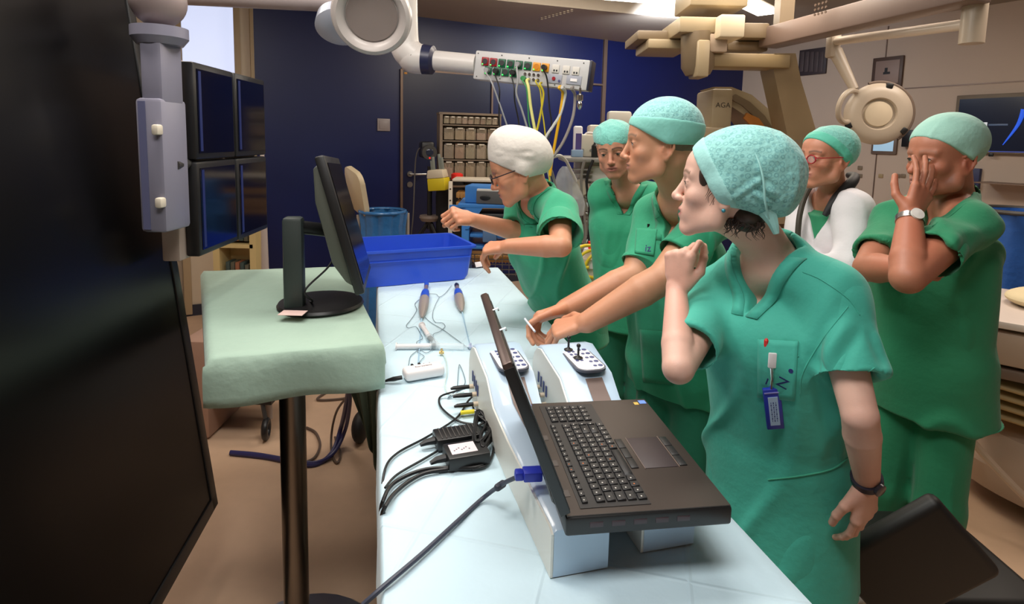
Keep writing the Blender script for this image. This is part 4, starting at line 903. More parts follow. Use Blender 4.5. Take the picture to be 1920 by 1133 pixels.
MB(Matrix.Translation((ccx + .004, cY, z65))).lathe([(0, -.02), (.06, -.02), (.075, 0), (.075, .03), (0, .032)], 36).build('flange', m_col, sc_)
MB().ell((ccx + .004, cY, z55 + .075), (.075, .075, .075), n=32).build('ball_joint', simple('joint_mauve', (150, 134, 132), .4), sc_)
MB().cyl((ccx, cY, z55 + .1), (ccx, cY, CEIL), .05, n=24).build('drop_tube', m_col, sc_)
MB().box((ccx + cw * .35, cY - .07, z185 - .09), (.02, .03, .03), bev=.006).box((ccx + cw * .35, cY - .07, z430 + .09), (.02, .03, .03), bev=.006).build('knobs', m_wplas, sc_)
MB().tube([(ccx + .03, cY, (z185 + z430) / 2), (q0.x - .02, q0.y + .06, (z185 + z430) / 2)], .016, 12).build('mount_arm', m_dgrey, sc_)
# ---------------------------------------------------------------- huge black display at the left edge
B0 = D(405, 945, 1.98); B1 = D(300, 1133, 1.0)
# direction of its lower edge, horizontal
far_b = B0; k = (B0.z - CZ)
dn = ray(300, 1133); tt = k / dn.z; near_b = V((0, 0, CZ)) + dn * tt
hd_ = (near_b - far_b); hd_.z = 0; hd_.normalize()
topq = D(345, 490, 2.02); lean = (topq - far_b); lean.normalize()
lean = V((lean.x, .0, 1)).normalized() if abs(lean.z) < .1 else (V((lean.x / lean.z, 0, 1))).normalized()
TB = frame(x=hd_, y=lean, o=far_b)   # x toward the camera, y up
zsn = 1 if (TB.to_3x3() @ V((0, 0, 1))).x > 0 else -1
BW, BH = 1.45, 1.85
bd = thing('wall_display', 'huge glossy black display standing very close at the left edge', 'display', (far_b.x, far_b.y, 0))
MB(TB).box((BW / 2, BH / 2, -zsn * .03), (BW, BH, .06), bev=.006).build('housing', m_blk, bd)
MB(TB).box((BW / 2, BH / 2, zsn * .002), (BW - .09, BH - .10, .002)).build('glass', M('display_glass', S(5, 5, 6), .3, var=0), bd)
b = MB(TB); bz = .045
for cc, dd in (((bz / 2, BH / 2), (bz, BH)), ((BW - bz / 2, BH / 2), (bz, BH)), ((BW / 2, bz / 2), (BW, bz)), ((BW / 2, BH - bz / 2), (BW, bz))): b.box((*cc, zsn * .003), (*dd, .010), bev=.002)
b.build('bezel', m_blk, bd)
fb = (TB @ V((BW / 2, 0, -zsn * .12))); MB().box((fb.x, fb.y, fb.z / 2 + .08), (.08, .3, fb.z), bev=.01).build('stand_post', m_blk, bd)
MB().box((fb.x, fb.y, .03), (.3, .8, .06), bev=.01).build('stand_base', m_blk, bd)
# cream cabinet shelf seen past the four screens
Yq = 4.4; a_, b_ = D(400, 330, Yq), D(470, 330, Yq)
cs_ = thing('supply_cabinet', 'cream shelf cabinet filled with dark boxes behind the side table', 'cabinet', ((a_.x + b_.x) / 2, Yq + .2, 0))
b = MB(); wq = b_.x - a_.x; cxq = (a_.x + b_.x) / 2
b.box((a_.x, Yq + .1, .7), (.05, .2, 1.4)).box((b_.x, Yq + .1, .7), (.05, .2, 1.4)).box((cxq, Yq + .19, .7), (wq, .02, 1.4))
for z in (.05, .45, .78, .98, 1.22, 1.39): b.box((cxq, Yq + .1, z), (wq, .2, .03))
b.build('cabinet_body', simple('cabinet_cream', (206, 184, 130), .5), cs_)
random.seed(4)
for z, h_ in ((1.0, .15), (1.24, .12), (.8, .12), (.47, .2)):
    for k in range(5):
        xk = a_.x + .06 + (wq - .1) * (k + .3) / 5; tag(MB().box((xk, Yq + .09, z + h_ * .45), ((wq - .1) / 6, .12, h_ * random.uniform(.6, .9)), bev=.004).build('supply_box', simple('box_shade_%d' % (k % 3), [(60, 76, 74), (90, 88, 74), (150, 96, 70)][k % 3])), 'small dark supply box standing in the cream cabinet', 'box', 'boxes in the cream cabinet')
# white drip stand edge beside the screens
wp = D(489, 260, 3.0); tag(MB().tube([D(488, 208, 3.2), D(492, 300, 3.2), D(497, 500, 3.2), V((D(497, 500, 3.2).x, 3.2, 0))], [.008, .012, .02, .02], 12).build('white_pole', simple('pole_white', (180, 166, 158), .4)), 'pale upright pole beside the bank of four screens', 'pole')
# low trolley and floor things left below the side table
Yl = 3.0; q = P(480, 812, .0)
tr = thing('low_trolley', 'low pale trolley with a dark underside and black caster under the side table', 'trolley', q)
z0_ = .34
a_ = P(400, 790, .0); 
p0 = P(425, 758, .2); p1 = P(520, 752, .2); 
MB().box(((p0.x + p1.x) / 2 - .1, p0.y + .2, .24), (p1.x - p0.x + .25, .4, .035), bev=.008).build('tray', simple('tray_pale', (196, 180, 166)), tr)
MB().box(((p0.x + p1.x) / 2 - .08, p0.y + .2, .205), (p1.x - p0.x + .12, .36, .03)).build('underside', m_blk, tr)
w_ = P(499, 805, .06); MB().torus(.045, .017, T=frame(x=(0, 1, .0), z=(1, .2, 0), o=(w_.x, w_.y, .062)), n=24).build('caster', m_blk, tr)
MB().tube([(w_.x, w_.y, .10), (w_.x - .03, w_.y + .03, .2)], .012, 8).build('caster_fork', m_dgrey, tr)
q = P(412, 800, .0); tag(MB().box((q.x - .05, q.y + .1, .28), (.14, .5, .54), bev=.01).build('floor_cabinet', simple('cabinet_brown_pink', (168, 134, 116))), 'low brown-pink cabinet side just right of the big black display', 'cabinet')
w_ = P(676, 812, .05); c = thing('table_caster', 'large black caster beneath the hanging dark cloth', 'caster', (w_.x, w_.y, 0))
MB().ell((w_.x, w_.y, .085), (.045, .085, .085), n=28).build('wheel', simple('rubber', (30, 28, 28), .6), c)
MB().tube([(w_.x + .05, w_.y, .09), (w_.x + .05, w_.y + .05, .24)], .018, 10).build('fork', m_blk, c)
m_cb = simple('blue_violet_cable', (44, 42, 92), .4); m_cg = simple('taupe_cable', (96, 80, 70), .4)
def floorcable(pts, r, lab, mt): return wire('cable', [P(a, b_, c_) for a, b_, c_ in pts], r, mt, None, lab, 'cable', k=8)
floorcable([(654, 722, .5), (650, 755, .35), (640, 800, .12), (625, 845, .03), (600, 868, .01), (570, 872, .01), (500, 858, .01), (432, 850, .012)], .012, 'thick dark blue cable from under the side table to the left, front strand', m_cb)
floorcable([(656, 722, .5), (655, 765, .32), (646, 810, .1), (625, 850, .03), (590, 868, .015), (540, 862, .015), (480, 852, .015), (432, 848, .012)], .010, 'dark blue cable running beside the thick floor cable', m_cb)
floorcable([(655, 740, .4), (632, 770, .25), (622, 810, .1), (622, 850, .02), (632, 868, .01), (638, 850, .01), (628, 820, .01)], .006, 'thin looped cable beside the dark blue floor cables', m_cg)
floorcable([(575, 802, .01), (592, 812, .01), (600, 835, .01), (590, 858, .01), (570, 868, .01)], .007, 'taupe cable curving on the floor right of the post', m_cg)
floorcable([(640, 722, .01), (605, 740, .01), (597, 750, .01), (640, 748, .01), (660, 742, .01)], .007, 'dark cable loop on the floor below the green cloth hem', m_cg)
# ---------------------------------------------------------------- right side equipment
m_ctan = simple('carm_beige', (160, 144, 116), .42, var=.04); m_ctan2 = simple('carm_tan_dark', (120, 104, 82), .45)
# C-arm gantry: ring segment
Yg = 4.6; gc = D(1335, 400, Yg)
cg = thing('carm_scanner', 'large beige curved X-ray C-arm behind the front woman', 'C-arm', (gc.x, Yg, 0))
def P2(x, y, Y=Yg): return D(x, y, Y)
outer = [(1338, 163), (1372, 163), (1410, 178), (1445, 208), (1470, 245), (1486, 290), (1494, 350), (1495, 420)]
mid = [(1376, 172), (1402, 186), (1430, 212), (1452, 246), (1458, 300), (1464, 350), (1462, 420)]
inner = [(1372, 200), (1395, 215), (1415, 245), (1424, 290), (1428, 350), (1426, 420)]
def strip(outl, inl, y0, y1, name, mat, par, bev=.006):
    Tg = frame(x=(1, 0, 0), y=(0, 0, 1), o=(0, 0, 0))
    pts = [(D(a, b_, Yg).x, D(a, b_, Yg).z) for a, b_ in outl + inl[::-1]]
    b = MB(); n = len(pts); vs = [(x, y0, z) for x, z in pts] + [(x, y1, z) for x, z in pts]; m_ = len(outl)
    fs = []
    # band faces
    k = len(inl)
    def idx(i): return i
    # front/back as fan between the two rails
    L1 = list(range(m_)); L2 = list(range(n - 1, m_ - 1, -1))
    for off in (0, n):
        i = j = 0
        while i < len(L1) - 1 or j < len(L2) - 1:
            if (i / (len(L1) - 1) <= j / (len(L2) - 1) and i < len(L1) - 1) or j == len(L2) - 1: fs.append((L1[i] + off, L1[i + 1] + off, L2[j] + off)); i += 1
            else: fs.append((L1[i] + off, L2[j + 1] + off, L2[j] + off)); j += 1
    for i in range(n): fs.append((i, (i + 1) % n, n + (i + 1) % n, n + i))
    b._fin(vs, fs); return b.build(name, mat, par)
strip(outer, inner, Yg, Yg + .34, 'arc_body', m_ctan, cg)
strip([(a + 2, b_ + 5) for a, b_ in mid][:6], [(a - 12, b_ + 12) for a, b_ in mid][:6], Yg - .02, Yg, 'arc_rail', m_ctan2, cg)
strip([(1398, 212), (1420, 222), (1436, 244), (1440, 262)], [(1392, 222), (1408, 238), (1418, 256), (1420, 270)], Yg - .03, Yg, 'orange_inner_cover', simple('carm_amber', (186, 120, 52)), cg)
a_ = D(1337, 166, Yg - .1); b_ = D(1370, 262, Yg - .1)
MB().box(((a_.x + b_.x) / 2, Yg + .1, (a_.z + b_.z) / 2), (b_.x - a_.x, .4, a_.z - b_.z), bev=.02).build('generator_head', m_ctan, cg)
text('lettering', 'AGA', frame(x=(1, 0, 0), y=(0, 0, 1), o=(D(1347, 199, Yg).x, Yg - .102, D(1347, 199, Yg).z)), .055, simple('dark_print', (64, 58, 46)), cg)
a_ = D(1298, 242, Yg); b_ = D(1376, 262, Yg); MB().box(((a_.x + b_.x) / 2, Yg - .05, (a_.z + b_.z) / 2), (b_.x - a_.x, .3, .1), bev=.015).build('side_arm', m_ctan, cg)
MB().tube([D(1480, 250, Yg + .2), D(1490, 340, Yg + .2), D(1488, 480, Yg + .2), V((D(1488, 480, Yg + .2).x, Yg + .2, .2))], [.12, .15, .16, .2], 24, smooth=4).build('support_column', m_ctan2, cg)
MB().box((D(1488, 480, Yg).x, Yg + .1, .12), (.7, .9, .24), bev=.05).build('floor_base', m_ctan, cg)
# ceiling carriage and hanging L arm
Yh = 4.2; ca_ = thing('ceiling_carriage', 'stepped beige ceiling carriage with a hanging L shaped arm', 'ceiling carriage', D(1330, 100, Yh))
def blk(x0, y0, x1, y1, Y, dep, name, mat=m_ctan, par=ca_, bev=.012, rot=0):
    a, b_ = D(x0, y0, Y), D(x1, y1, Y)
    return MB().box(((a.x + b_.x) / 2, Y + dep / 2, (a.z + b_.z) / 2), (b_.x - a.x, dep, a.z - b_.z), bev=bev).build(name, mat, par)
blk(1196, 56, 1300, 76, 4.4, .5, 'rail_block', m_ctan2); blk(1216, 72, 1296, 92, 4.35, .45, 'rail_block', m_ctan)
blk(1275, 30, 1352, 62, 4.1, .5, 'carriage_block', m_ctan); blk(1352, 26, 1396, 70, 4.0, .3, 'carriage_block', simple('carriage_pale', (214, 200, 172), .4))
blk(1326, 62, 1364, 98, 4.1, .25, 'neck_block', simple('carriage_pinkish', (180, 160, 140)))
MB().tube([D(1308, 62, 4.2), D(1308, 126, 4.2), D(1308, 141, 4.2)], [.115, .115, .085], 32).build('drum', m_ctan2, ca_)
blk(1310, 74, 1329, 144, 4.06, .2, 'drum_plate', m_ctan)
blk(1328, 98, 1482, 128, 4.15, .2, 'horizontal_arm', simple('arm_olive_tan', (142, 122, 88), .45))
p = [D(1452, 100, 4.15), D(1492, 100, 4.15), D(1502, 150, 4.2), D(1520, 210, 4.25), D(1535, 262, 4.3), D(1478, 262, 4.3), D(1465, 200, 4.25), D(1450, 130, 4.2)]
b = MB(); n = 8; vs = [q - V((0, .0, 0)) for q in p] + [q + V((0, .22, 0)) for q in p]
b._fin(vs, [(0, 1, 2, 7), (2, 3, 6, 7), (3, 4, 5, 6), (8, 15, 10, 9), (10, 15, 14, 11), (11, 14, 13, 12)] + [(i, (i + 1) % n, n + (i + 1) % n, n + i) for i in range(n)]).build('hanging_arm', simple('arm_tan', (140, 122, 94), .45), ca_)
blk(1396, 42, 1442, 72, 4.3, .3, 'rear_block', m_ctan2); blk(1365, 76, 1440, 96, 4.4, .25, 'rear_block', m_ctan2)
MB().box((D(1330, 20, 4.3).x, 4.3, (D(1330, 20, 4.3).z + CEIL) / 2), (.4, .4, CEIL - D(1330, 25, 4.3).z), bev=.01).build('ceiling_mount', m_ctan, ca_)
# rail beam
r0_, r1_ = D(1440, 72, 4.4), D(1836, 0, 2.9); 
rb_ = thing('ceiling_rail', 'long pinkish beige ceiling rail running to the upper right', 'rail', r0_)
MB(frame(x=r1_ - r0_, z=(0, 0, 1), o=r0_.lerp(r1_, .5) + V((0, 0, .03)))).box((0, 0, 0), ((r1_ - r0_).length, .16, .14), bev=.01).build('rail_beam', simple('rail_pinkish', (122, 104, 96), .45), rb_)
b = MB(frame(x=r1_ - r0_, z=(0, 0, 1), o=D(1553, 30, 3.8)))
for i in range(4):
    for j in range(3): b.cyl((i * .03, -.10, j * .03), (i * .03, -.105, j * .03), .008, n=8)
b.build('vent_holes', simple('hole_dark', (90, 70, 56)), rb_)
for q_ in (.1, .9): 
    s_ = r0_.lerp(r1_, q_); MB().box((s_.x, s_.y, (s_.z + CEIL) / 2 + .03), (.1, .1, CEIL - s_.z - .06)).build('hanger', m_ctan2, rb_)
# surgical lamp with its arms
Yo = 3.9; m_lwh = simple('lamp_cream', (184, 170, 152), .35)
sl_ = thing('surgical_lamp', 'round cream surgical lamp with black grips on a ceiling spring arm', 'surgical lamp', D(1645, 212, Yo))
a0, a1 = D(1562, 78, Yo + .1), D(1825, 44, Yo - .9)
MB().cyl(a0, a1, .028, n=18).build('upper_arm', simple('arm_bright', (220, 206, 190), .25), sl_)
MB().cyl(a1 + V((0, 0, -.1)), V((a1.x, a1.y, CEIL)), .055, n=24).build('ceiling_tube', m_lwh, sl_)
MB().box(D(1562, 86, Yo + .1), (.07, .08, .16), bev=.015).build('elbow_block', m_lwh, sl_)
MB().tube([D(1566, 96, Yo + .1), D(1602, 168, Yo)], [.045, .028], 16).build('spring_arm', m_lwh, sl_)
MB(frame(x=(1, 0, 0), z=(.5, -1, -.2), o=D(1592, 200, Yo))).torus(.105, .018, n=40, a0=PI * .35, a1=PI * 1.75).build('yoke', m_lwh, sl_)
TL_ = frame(x=(1, 0, 0), z=(-.30, -1, .0), o=D(1645, 214, Yo))
TL_ = TL_ @ Matrix.Scale(.85, 4)
MB(TL_).lathe([(0, -.05), (.20, -.05), (.235, -.02), (.24, .01), (.22, .035), (.17, .05), (.125, .05), (.115, .035), (.115, .02), (0, .02)], 56).build('lamp_head', m_lwh, sl_)
MB(TL_).torus(.118, .010, n=48).build('inner_ring', simple('ring_dark', (96, 82, 70)), sl_)
MB(TL_).lathe([(0, .02), (.10, .02), (.095, .035), (.05, .045), (0, .045)], 40).build('lamp_centre', simple('lamp_centre', (214, 198, 172), .3), sl_)
MB(TL_).torus(.245, .014, n=60, a0=-.9, a1=1.9).build('rim_guard', simple('rim_dark', (110, 94, 82)), sl_)
for a in (75, 205, 325): 
    a = math.radians(a); MB(TL_ @ Matrix.Rotation(a, 4, 'Z')).box((.222, 0, .025), (.045, .05, .04), bev=.01).build('grip', m_blk, sl_)
# items on the right wall; intersect pixel rays with the wall plane
def RWp(x, y, off=0):
    d = ray(x, y); nrm_ = V((-WD.x, -WD.y, 0)); o = CR + nrm_ * off; t_ = (o - V((0, 0, CZ))).dot(nrm_) / d.dot(nrm_); return V((0, 0, CZ)) + d * t_
def wbox(x0, y0, x1, y1, dep, name, mat, lab=None, cat=None, par=None, off=0, bev=.006):
    a, b_ = RWp(x0, y0), RWp(x1, y1); cxy = (a + b_) / 2; w_ = V((b_.x - a.x, b_.y - a.y, 0)).length
    T = frame(x=WN, z=(0, 0, 1), o=(cxy.x, cxy.y, cxy.z)); ydir = (T.to_3x3() @ V((0, 1, 0))); s_ = -1 if ydir.dot(WD) > 0 else 1
    o = MB(T).box((0, s_ * (dep / 2 + off), 0), (w_, dep, abs(a.z - b_.z)), bev=bev).build(name, mat, par)
    if lab: tag(o, lab, cat)
    return o
c = thing('wall_clock', 'square framed wall clock above the surgical lamp', 'clock', RWp(1665, 160, .01))
wbox(1640, 110, 1692, 162, .03, 'clock_frame', simple('frame_brown', (84, 66, 58)), par=c); wbox(1646, 116, 1687, 156, .008, 'clock_face', simple('face_mauve', (150, 130, 122)), par=c, off=.028)
wbox(1663, 128, 1667, 138, .004, 'clock_hand', m_blk, par=c, off=.037, bev=0); wbox(1660, 136, 1672, 139, .004, 'clock_hand', m_blk, par=c, off=.037, bev=0)
v_ = thing('wall_vent', 'dark louvred vent on the beige wall beside the lamp arm', 'vent', RWp(1525, 117, .01)); wbox(1502, 95, 1550, 138, .03, 'vent_frame', simple('vent_dark', (62, 54, 58)), par=v_)
for k in range(5): wbox(1505 + k * 9, 98, 1509 + k * 9, 135, .01, 'vent_slat', simple('vent_slat', (82, 72, 74)), par=v_, off=.028)
tv = thing('wall_television', 'large television on the beige wall showing a dark screen with a blue streak', 'television', RWp(1880, 235, .01))
wbox(1800, 180, 2010, 292, .06, 'tv_housing', simple('tv_frame', (120, 108, 92)), par=tv); wbox(1806, 187, 2003, 286, .004, 'tv_screen', M('tv_glass', S(8, 18, 36), .2, var=0, emit=.25, ecol=S(10, 26, 52)), par=tv, off=.06, bev=0)
wbox(1806, 283, 2003, 287, .004, 'tv_lower_glow', M('tv_blue', S(40, 80, 200), .3, emit=.9, ecol=S(40, 84, 200)), par=tv, off=.064, bev=0)
MB().tube([RWp(1920, 205, .07), RWp(1908, 235, .07), RWp(1880, 272, .07)], [.022, .014, .003], 8, smooth=5).build('tv_streak', M('tv_blue'), tv)
wbox(1847, 230, 1857, 238, .003, 'tv_logo', M('tv_logo', (.6, .65, .7), .4, emit=.5), par=tv, off=.065); wbox(1860, 233, 1896, 236, .003, 'tv_caption', M('tv_caption', S(80, 100, 130), .4, emit=.2), par=tv, off=.065)
wbox(1860, 287, 1868, 294, .02, 'tv_sensor', m_blk, par=tv, off=.05)
c = thing('wall_tablet', 'small lit panel screen on the wall below the surgical lamp', 'panel', RWp(1658, 268, .01)); wbox(1638, 256, 1682, 290, .03, 'housing', simple('housing_brown', (110, 94, 84)), par=c); wbox(1642, 258, 1677, 284, .004, 'screen', M('lit_panel', S(150, 180, 200), .4, emit=.6, ecol=S(150, 185, 210)), par=c, off=.03)
wbox(1700, 244, 1722, 276, .08, 'wall_phone', m_blk, 'black handset box on the wall left of the right man', 'telephone')
wbox(1812, 315, 1838, 355, .05, 'wall_dispenser', simple('navy_box', (42, 50, 92)), 'navy blue box on the wall behind the neck of the right man', 'box')
for i, (x, y, lab) in enumerate(((1613, 315, 'upper small socket on the wall beside the white coat'), (1613, 330, 'lower small socket on the wall beside the white coat'), (1652, 330, 'pale socket in the middle of the wall sockets'), (1684, 330, 'left one of the close pair of wall sockets'), (1694, 330, 'right one of the close pair of wall sockets'))):
    wbox(x - 4, y - 4, x + 4, y + 4, .012, 'wall_socket', simple('socket_olive', (128, 112, 92)) if i != 2 else simple('socket_tan', (170, 148, 110)), lab, 'socket')
wbox(1852, 340, 1960, 349, .3, 'wall_shelf', simple('shelf_taupe', (130, 108, 92)), 'taupe shelf on the wall above the blue waste bag', 'shelf')
# blue bag stand and trolley at right edge
Yz = 3.6; q = D(1885, 400, Yz); c = thing('laundry_stand', 'blue laundry bag hanging on a stand at the right edge', 'laundry bag', (q.x, Yz, 0))
def lbag(u, v):
    a = u * 2 * PI; k_ = 1 + .05 * math.sin(a * 7); w_ = .25 * (1 - .12 * v); return V((q.x + .12 + w_ * k_ * math.cos(a), Yz + .8 * w_ * k_ * math.sin(a), D(1885, 395, Yz).z - v * .95))
MB().grid(lbag, 56, 10).build('bag', simple('laundry_blue', (40, 92, 172), .5, var=.15, bump=.5, bscale=20), c)
MB().tube([(q.x - .12, Yz - .05, 0), (q.x - .12, Yz - .05, D(1885, 398, Yz).z)], .02, 10).build('stand_post', m_dgrey, c)
MB(Matrix.Translation((q.x + .12, Yz, D(1885, 395, Yz).z))).torus(.25, .014, n=40).build('stand_hoop', m_dgrey, c)
MB().box((q.x + .1, Yz, .03), (.5, .4, .06), bev=.02).build('stand_base', m_dgrey, c)
Yt = 2.55; m_tr = simple('trolley_taupe', (170, 146, 128), .45); lt = D(1826, 588, Yt); 
tr = thing('patient_trolley', 'large taupe patient trolley stacked with layered boards at the right edge', 'trolley', (lt.x + .5, Yt + .3, 0))
TT = frame(x=(.75, -.66, 0), z=(0, 0, 1), o=(lt.x, Yt, 0))
zt_ = lt.z
MB(TT).box((.6, .35, zt_ - .02), (1.3, .8, .035), bev=.01).build('top_board', simple('board_white', (206, 192, 182), .4), tr)
MB(TT).box((.6, .35, zt_ - .13), (1.28, .76, .15), bev=.015).build('side_panel', m_tr, tr)
MB(TT).box((.6, .35, zt_ - .245), (1.24, .74, .05), bev=.01).build('side_rail', simple('rail_dark_taupe', (112, 92, 80)), tr)
for k in range(4):
    def bd_(u, v, k=k): return V((-.02 + 1.2 * u, .0 + .7 * v, zt_ - .30 - .045 * k - .10 * math.sin(u * PI * .5) ** 1.5))
    o = MB(TT).grid(bd_, 24, 2).build('curved_board', simple('board_tan', (170, 144, 100), .5), tr, mod=.014)
MB(TT).lathe([(0, .06), (.36, .06), (.44, .10), (.46, .22), (.40, .36), (.30, .40), (0, .41)], 44, T=Matrix.Translation((.55, .32, 0)) @ Matrix.Diagonal((1.35, .95, 1, 1))).build('base_hood', m_tr, tr)
MB(TT).tube([(.55, .3, .3), (.55, .3, zt_ - .2)], .12, 20).build('lift_column', m_tr, tr)
MB(TT).tube([(-.05, -.1, .5), (.1, -.14, .32), (.4, -.2, .12), (.8, -.24, .06)], .016, 10, smooth=5).build('side_hose', simple('hose_cream', (190, 166, 146)), tr)
qq = D(1880, 545, Yt + .2)
tag(MB().ell((TT @ V((.33, .45, zt_ + .035))), (.26, .2, .055), n=36).build('pillow', simple('cream_bedding', (214, 198, 160), .8, bump=.4, bscale=12)), 'cream folded bedding on top of the taupe trolley', 'bedding')
tag(MB(TT).box((.62, .12, zt_ + .012), (.16, .2, .02), bev=.004).build('cardboard_box', simple('cardboard', (206, 166, 104), .7)), 'tan card box on the taupe trolley', 'box')
# dark chair back by the hand
Yd = 1.32
dA_, dB_, dC_, dD_ = D(1684, 900, Yd), D(1806, 1040, Yd), D(1740, 1180, Yd + .05), D(1600, 1090, Yd + .04)
c = thing('padded_chair', 'black padded chair back under the hand of the front woman', 'chair', (dC_.x, dC_.y, 0))
ctr_ = (dA_ + dB_ + dC_ + dD_) / 4
T = frame(x=dB_ - dA_, y=dA_ - dD_, o=ctr_)
MB(T).box((0, 0, 0), ((dB_ - dA_).length, (dA_ - dD_).length, .05), bev=.02, seg=4).build('backrest', simple('black_vinyl', (26, 25, 24), .5), c)
MB().box((ctr_.x + .22, ctr_.y + .22, .45), (.40, .40, .07), bev=.03, seg=4).build('seat', simple('black_vinyl', (26, 25, 24)), c)
MB().tube([ctr_ + V((.01, .03, -.04)), ctr_ + V((.05, .08, -.16)), V((ctr_.x + .12, ctr_.y + .12, .45)), V((ctr_.x + .2, ctr_.y + .2, .42))], .022, 12, smooth=4).build('back_post', m_dgrey, c)
MB().cyl((ctr_.x + .22, ctr_.y + .22, .05), (ctr_.x + .22, ctr_.y + .22, .45), .03).build('gas_post', m_dgrey, c)
for k in range(5):
    a = k * 2 * PI / 5; MB().tube([(ctr_.x + .22, ctr_.y + .22, .08), (ctr_.x + .22 + .28 * math.cos(a), ctr_.y + .22 + .28 * math.sin(a), .05)], .018, 8).build('leg', m_dgrey, c)
# ---------------------------------------------------------------- signed distance modelling of bodies and clothes
QV = float(os.environ.get('VOX', '1'))
def na(v): return np.array(v, np.float32)
def smin(a, b, k):
    if k <= 0: return np.minimum(a, b)
    h = np.maximum(k - np.abs(a - b), 0) / k; return np.minimum(a, b) - h * h * k * .25
class SDF:
    def __init__(s): s.ops = []
    def add(s, f, lo, hi, k=.01, m='a'): s.ops.append((f, na(lo), na(hi), k, m)); return s
    def cap(s, a, b, ra, rb=None, k=.01, m='a'):
        rb = ra if rb is None else rb; a = na(a); b = na(b); ba = b - a; L = max(float(ba @ ba), 1e-9)
        def f(X, Y, Z):
            x, y, z = X - a[0], Y - a[1], Z - a[2]
            t = np.clip((x * ba[0] + y * ba[1] + z * ba[2]) / L, 0, 1)
            return np.sqrt((x - t * ba[0]) ** 2 + (y - t * ba[1]) ** 2 + (z - t * ba[2]) ** 2) - (ra + (rb - ra) * t)
        R = max(ra, rb); return s.add(f, np.minimum(a, b) - R, np.maximum(a, b) + R, k, m)
    def chain(s, pts, rs, k=.01, m='a'):
        for i in range(len(pts) - 1): s.cap(pts[i], pts[i + 1], rs[i], rs[i + 1], k, m)
        return s
    def ec(s, a, b, wa, wb, da, db, side, k=.02, m='a', L=None):
        """elliptical capsule: half widths wa..wb along side, half depths da..db across"""
        a = na(a); b = na(b); ax_ = b - a; ln = float(np.linalg.norm(ax_)); ax_ = ax_ / max(ln, 1e-6); sd = na(side); sd = sd - ax_ * float(sd @ ax_); sd /= np.linalg.norm(sd); fr = np.cross(ax_, sd)
        def f(X, Y, Z):
            x, y, z = X - a[0], Y - a[1], Z - a[2]
            t = x * ax_[0] + y * ax_[1] + z * ax_[2]; tc = np.clip(t / max(ln, 1e-6), 0, 1); l = t - tc * ln
            u = x * sd[0] + y * sd[1] + z * sd[2]; v = x * fr[0] + y * fr[1] + z * fr[2]
            w = wa + (wb - wa) * tc; d = da + (db - da) * tc; ml = L or np.minimum(w, d)
            k0 = np.sqrt((u / w) ** 2 + (v / d) ** 2 + (l / ml) ** 2); k1 = np.sqrt((u / w ** 2) ** 2 + (v / d ** 2) ** 2 + (l / ml ** 2) ** 2) + 1e-6
            return k0 * (k0 - 1) / k1
        R = max(wa, wb, da, db, L or 0); return s.add(f, np.minimum(a, b) - R, np.maximum(a, b) + R, k, m)
    def ell(s, c, r, R=None, k=.01, m='a'):
        c = na(c); r = na(r); Rm = np.eye(3, dtype=np.float32) if R is None else np.array(R, np.float32)   # rows of Rm are local axes
        def f(X, Y, Z):
            x, y, z = X - c[0], Y - c[1], Z - c[2]
            p = [(x * Rm[i, 0] + y * Rm[i, 1] + z * Rm[i, 2]) for i in range(3)]
            k0 = np.sqrt(sum((p[i] / r[i]) ** 2 for i in range(3))); k1 = np.sqrt(sum((p[i] / r[i] ** 2) ** 2 for i in range(3))) + 1e-6
            return k0 * (k0 - 1) / k1
        q = float(r.max()); return s.add(f, c - q, c + q, k, m)
    def func(s, f, lo, hi, k=.005, m='s'): return s.add(f, lo, hi, k, m)
    def mesh(s, h):
        h = h * QV
        los = np.array([o[1] for o in s.ops if o[4] == 'a']); his = np.array([o[2] for o in s.ops if o[4] == 'a'])
        lo = los.min(0) - 3 * h; hi = his.max(0) + 3 * h; n = np.ceil((hi - lo) / h).astype(int) + 1
        G = np.full(n, .2, np.float32); X = (lo[0] + h * np.arange(n[0])).astype(np.float32); Y = (lo[1] + h * np.arange(n[1])).astype(np.float32); Z = (lo[2] + h * np.arange(n[2])).astype(np.float32)
        for f, l, u, k, m in s.ops:
            mg = max(k, 0) + 4 * h + .01
            i0 = np.clip(np.floor((l - mg - lo) / h).astype(int), 0, n); i1 = np.clip(np.ceil((u + mg - lo) / h).astype(int) + 1, 0, n)
            if (i1 <= i0).any(): continue
            sl = tuple(slice(a, b) for a, b in zip(i0, i1))
            d = f(X[sl[0]][:, None, None], Y[sl[1]][None, :, None], Z[sl[2]][None, None, :]).astype(np.float32)
            if m == 'a': G[sl] = smin(G[sl], d, k)
            elif m == 's': G[sl] = -smin(-G[sl], d, k)      # subtract
            else: G[sl] = -smin(-G[sl], -d, k)              # intersect (local block)
        return nets(G, lo, h)
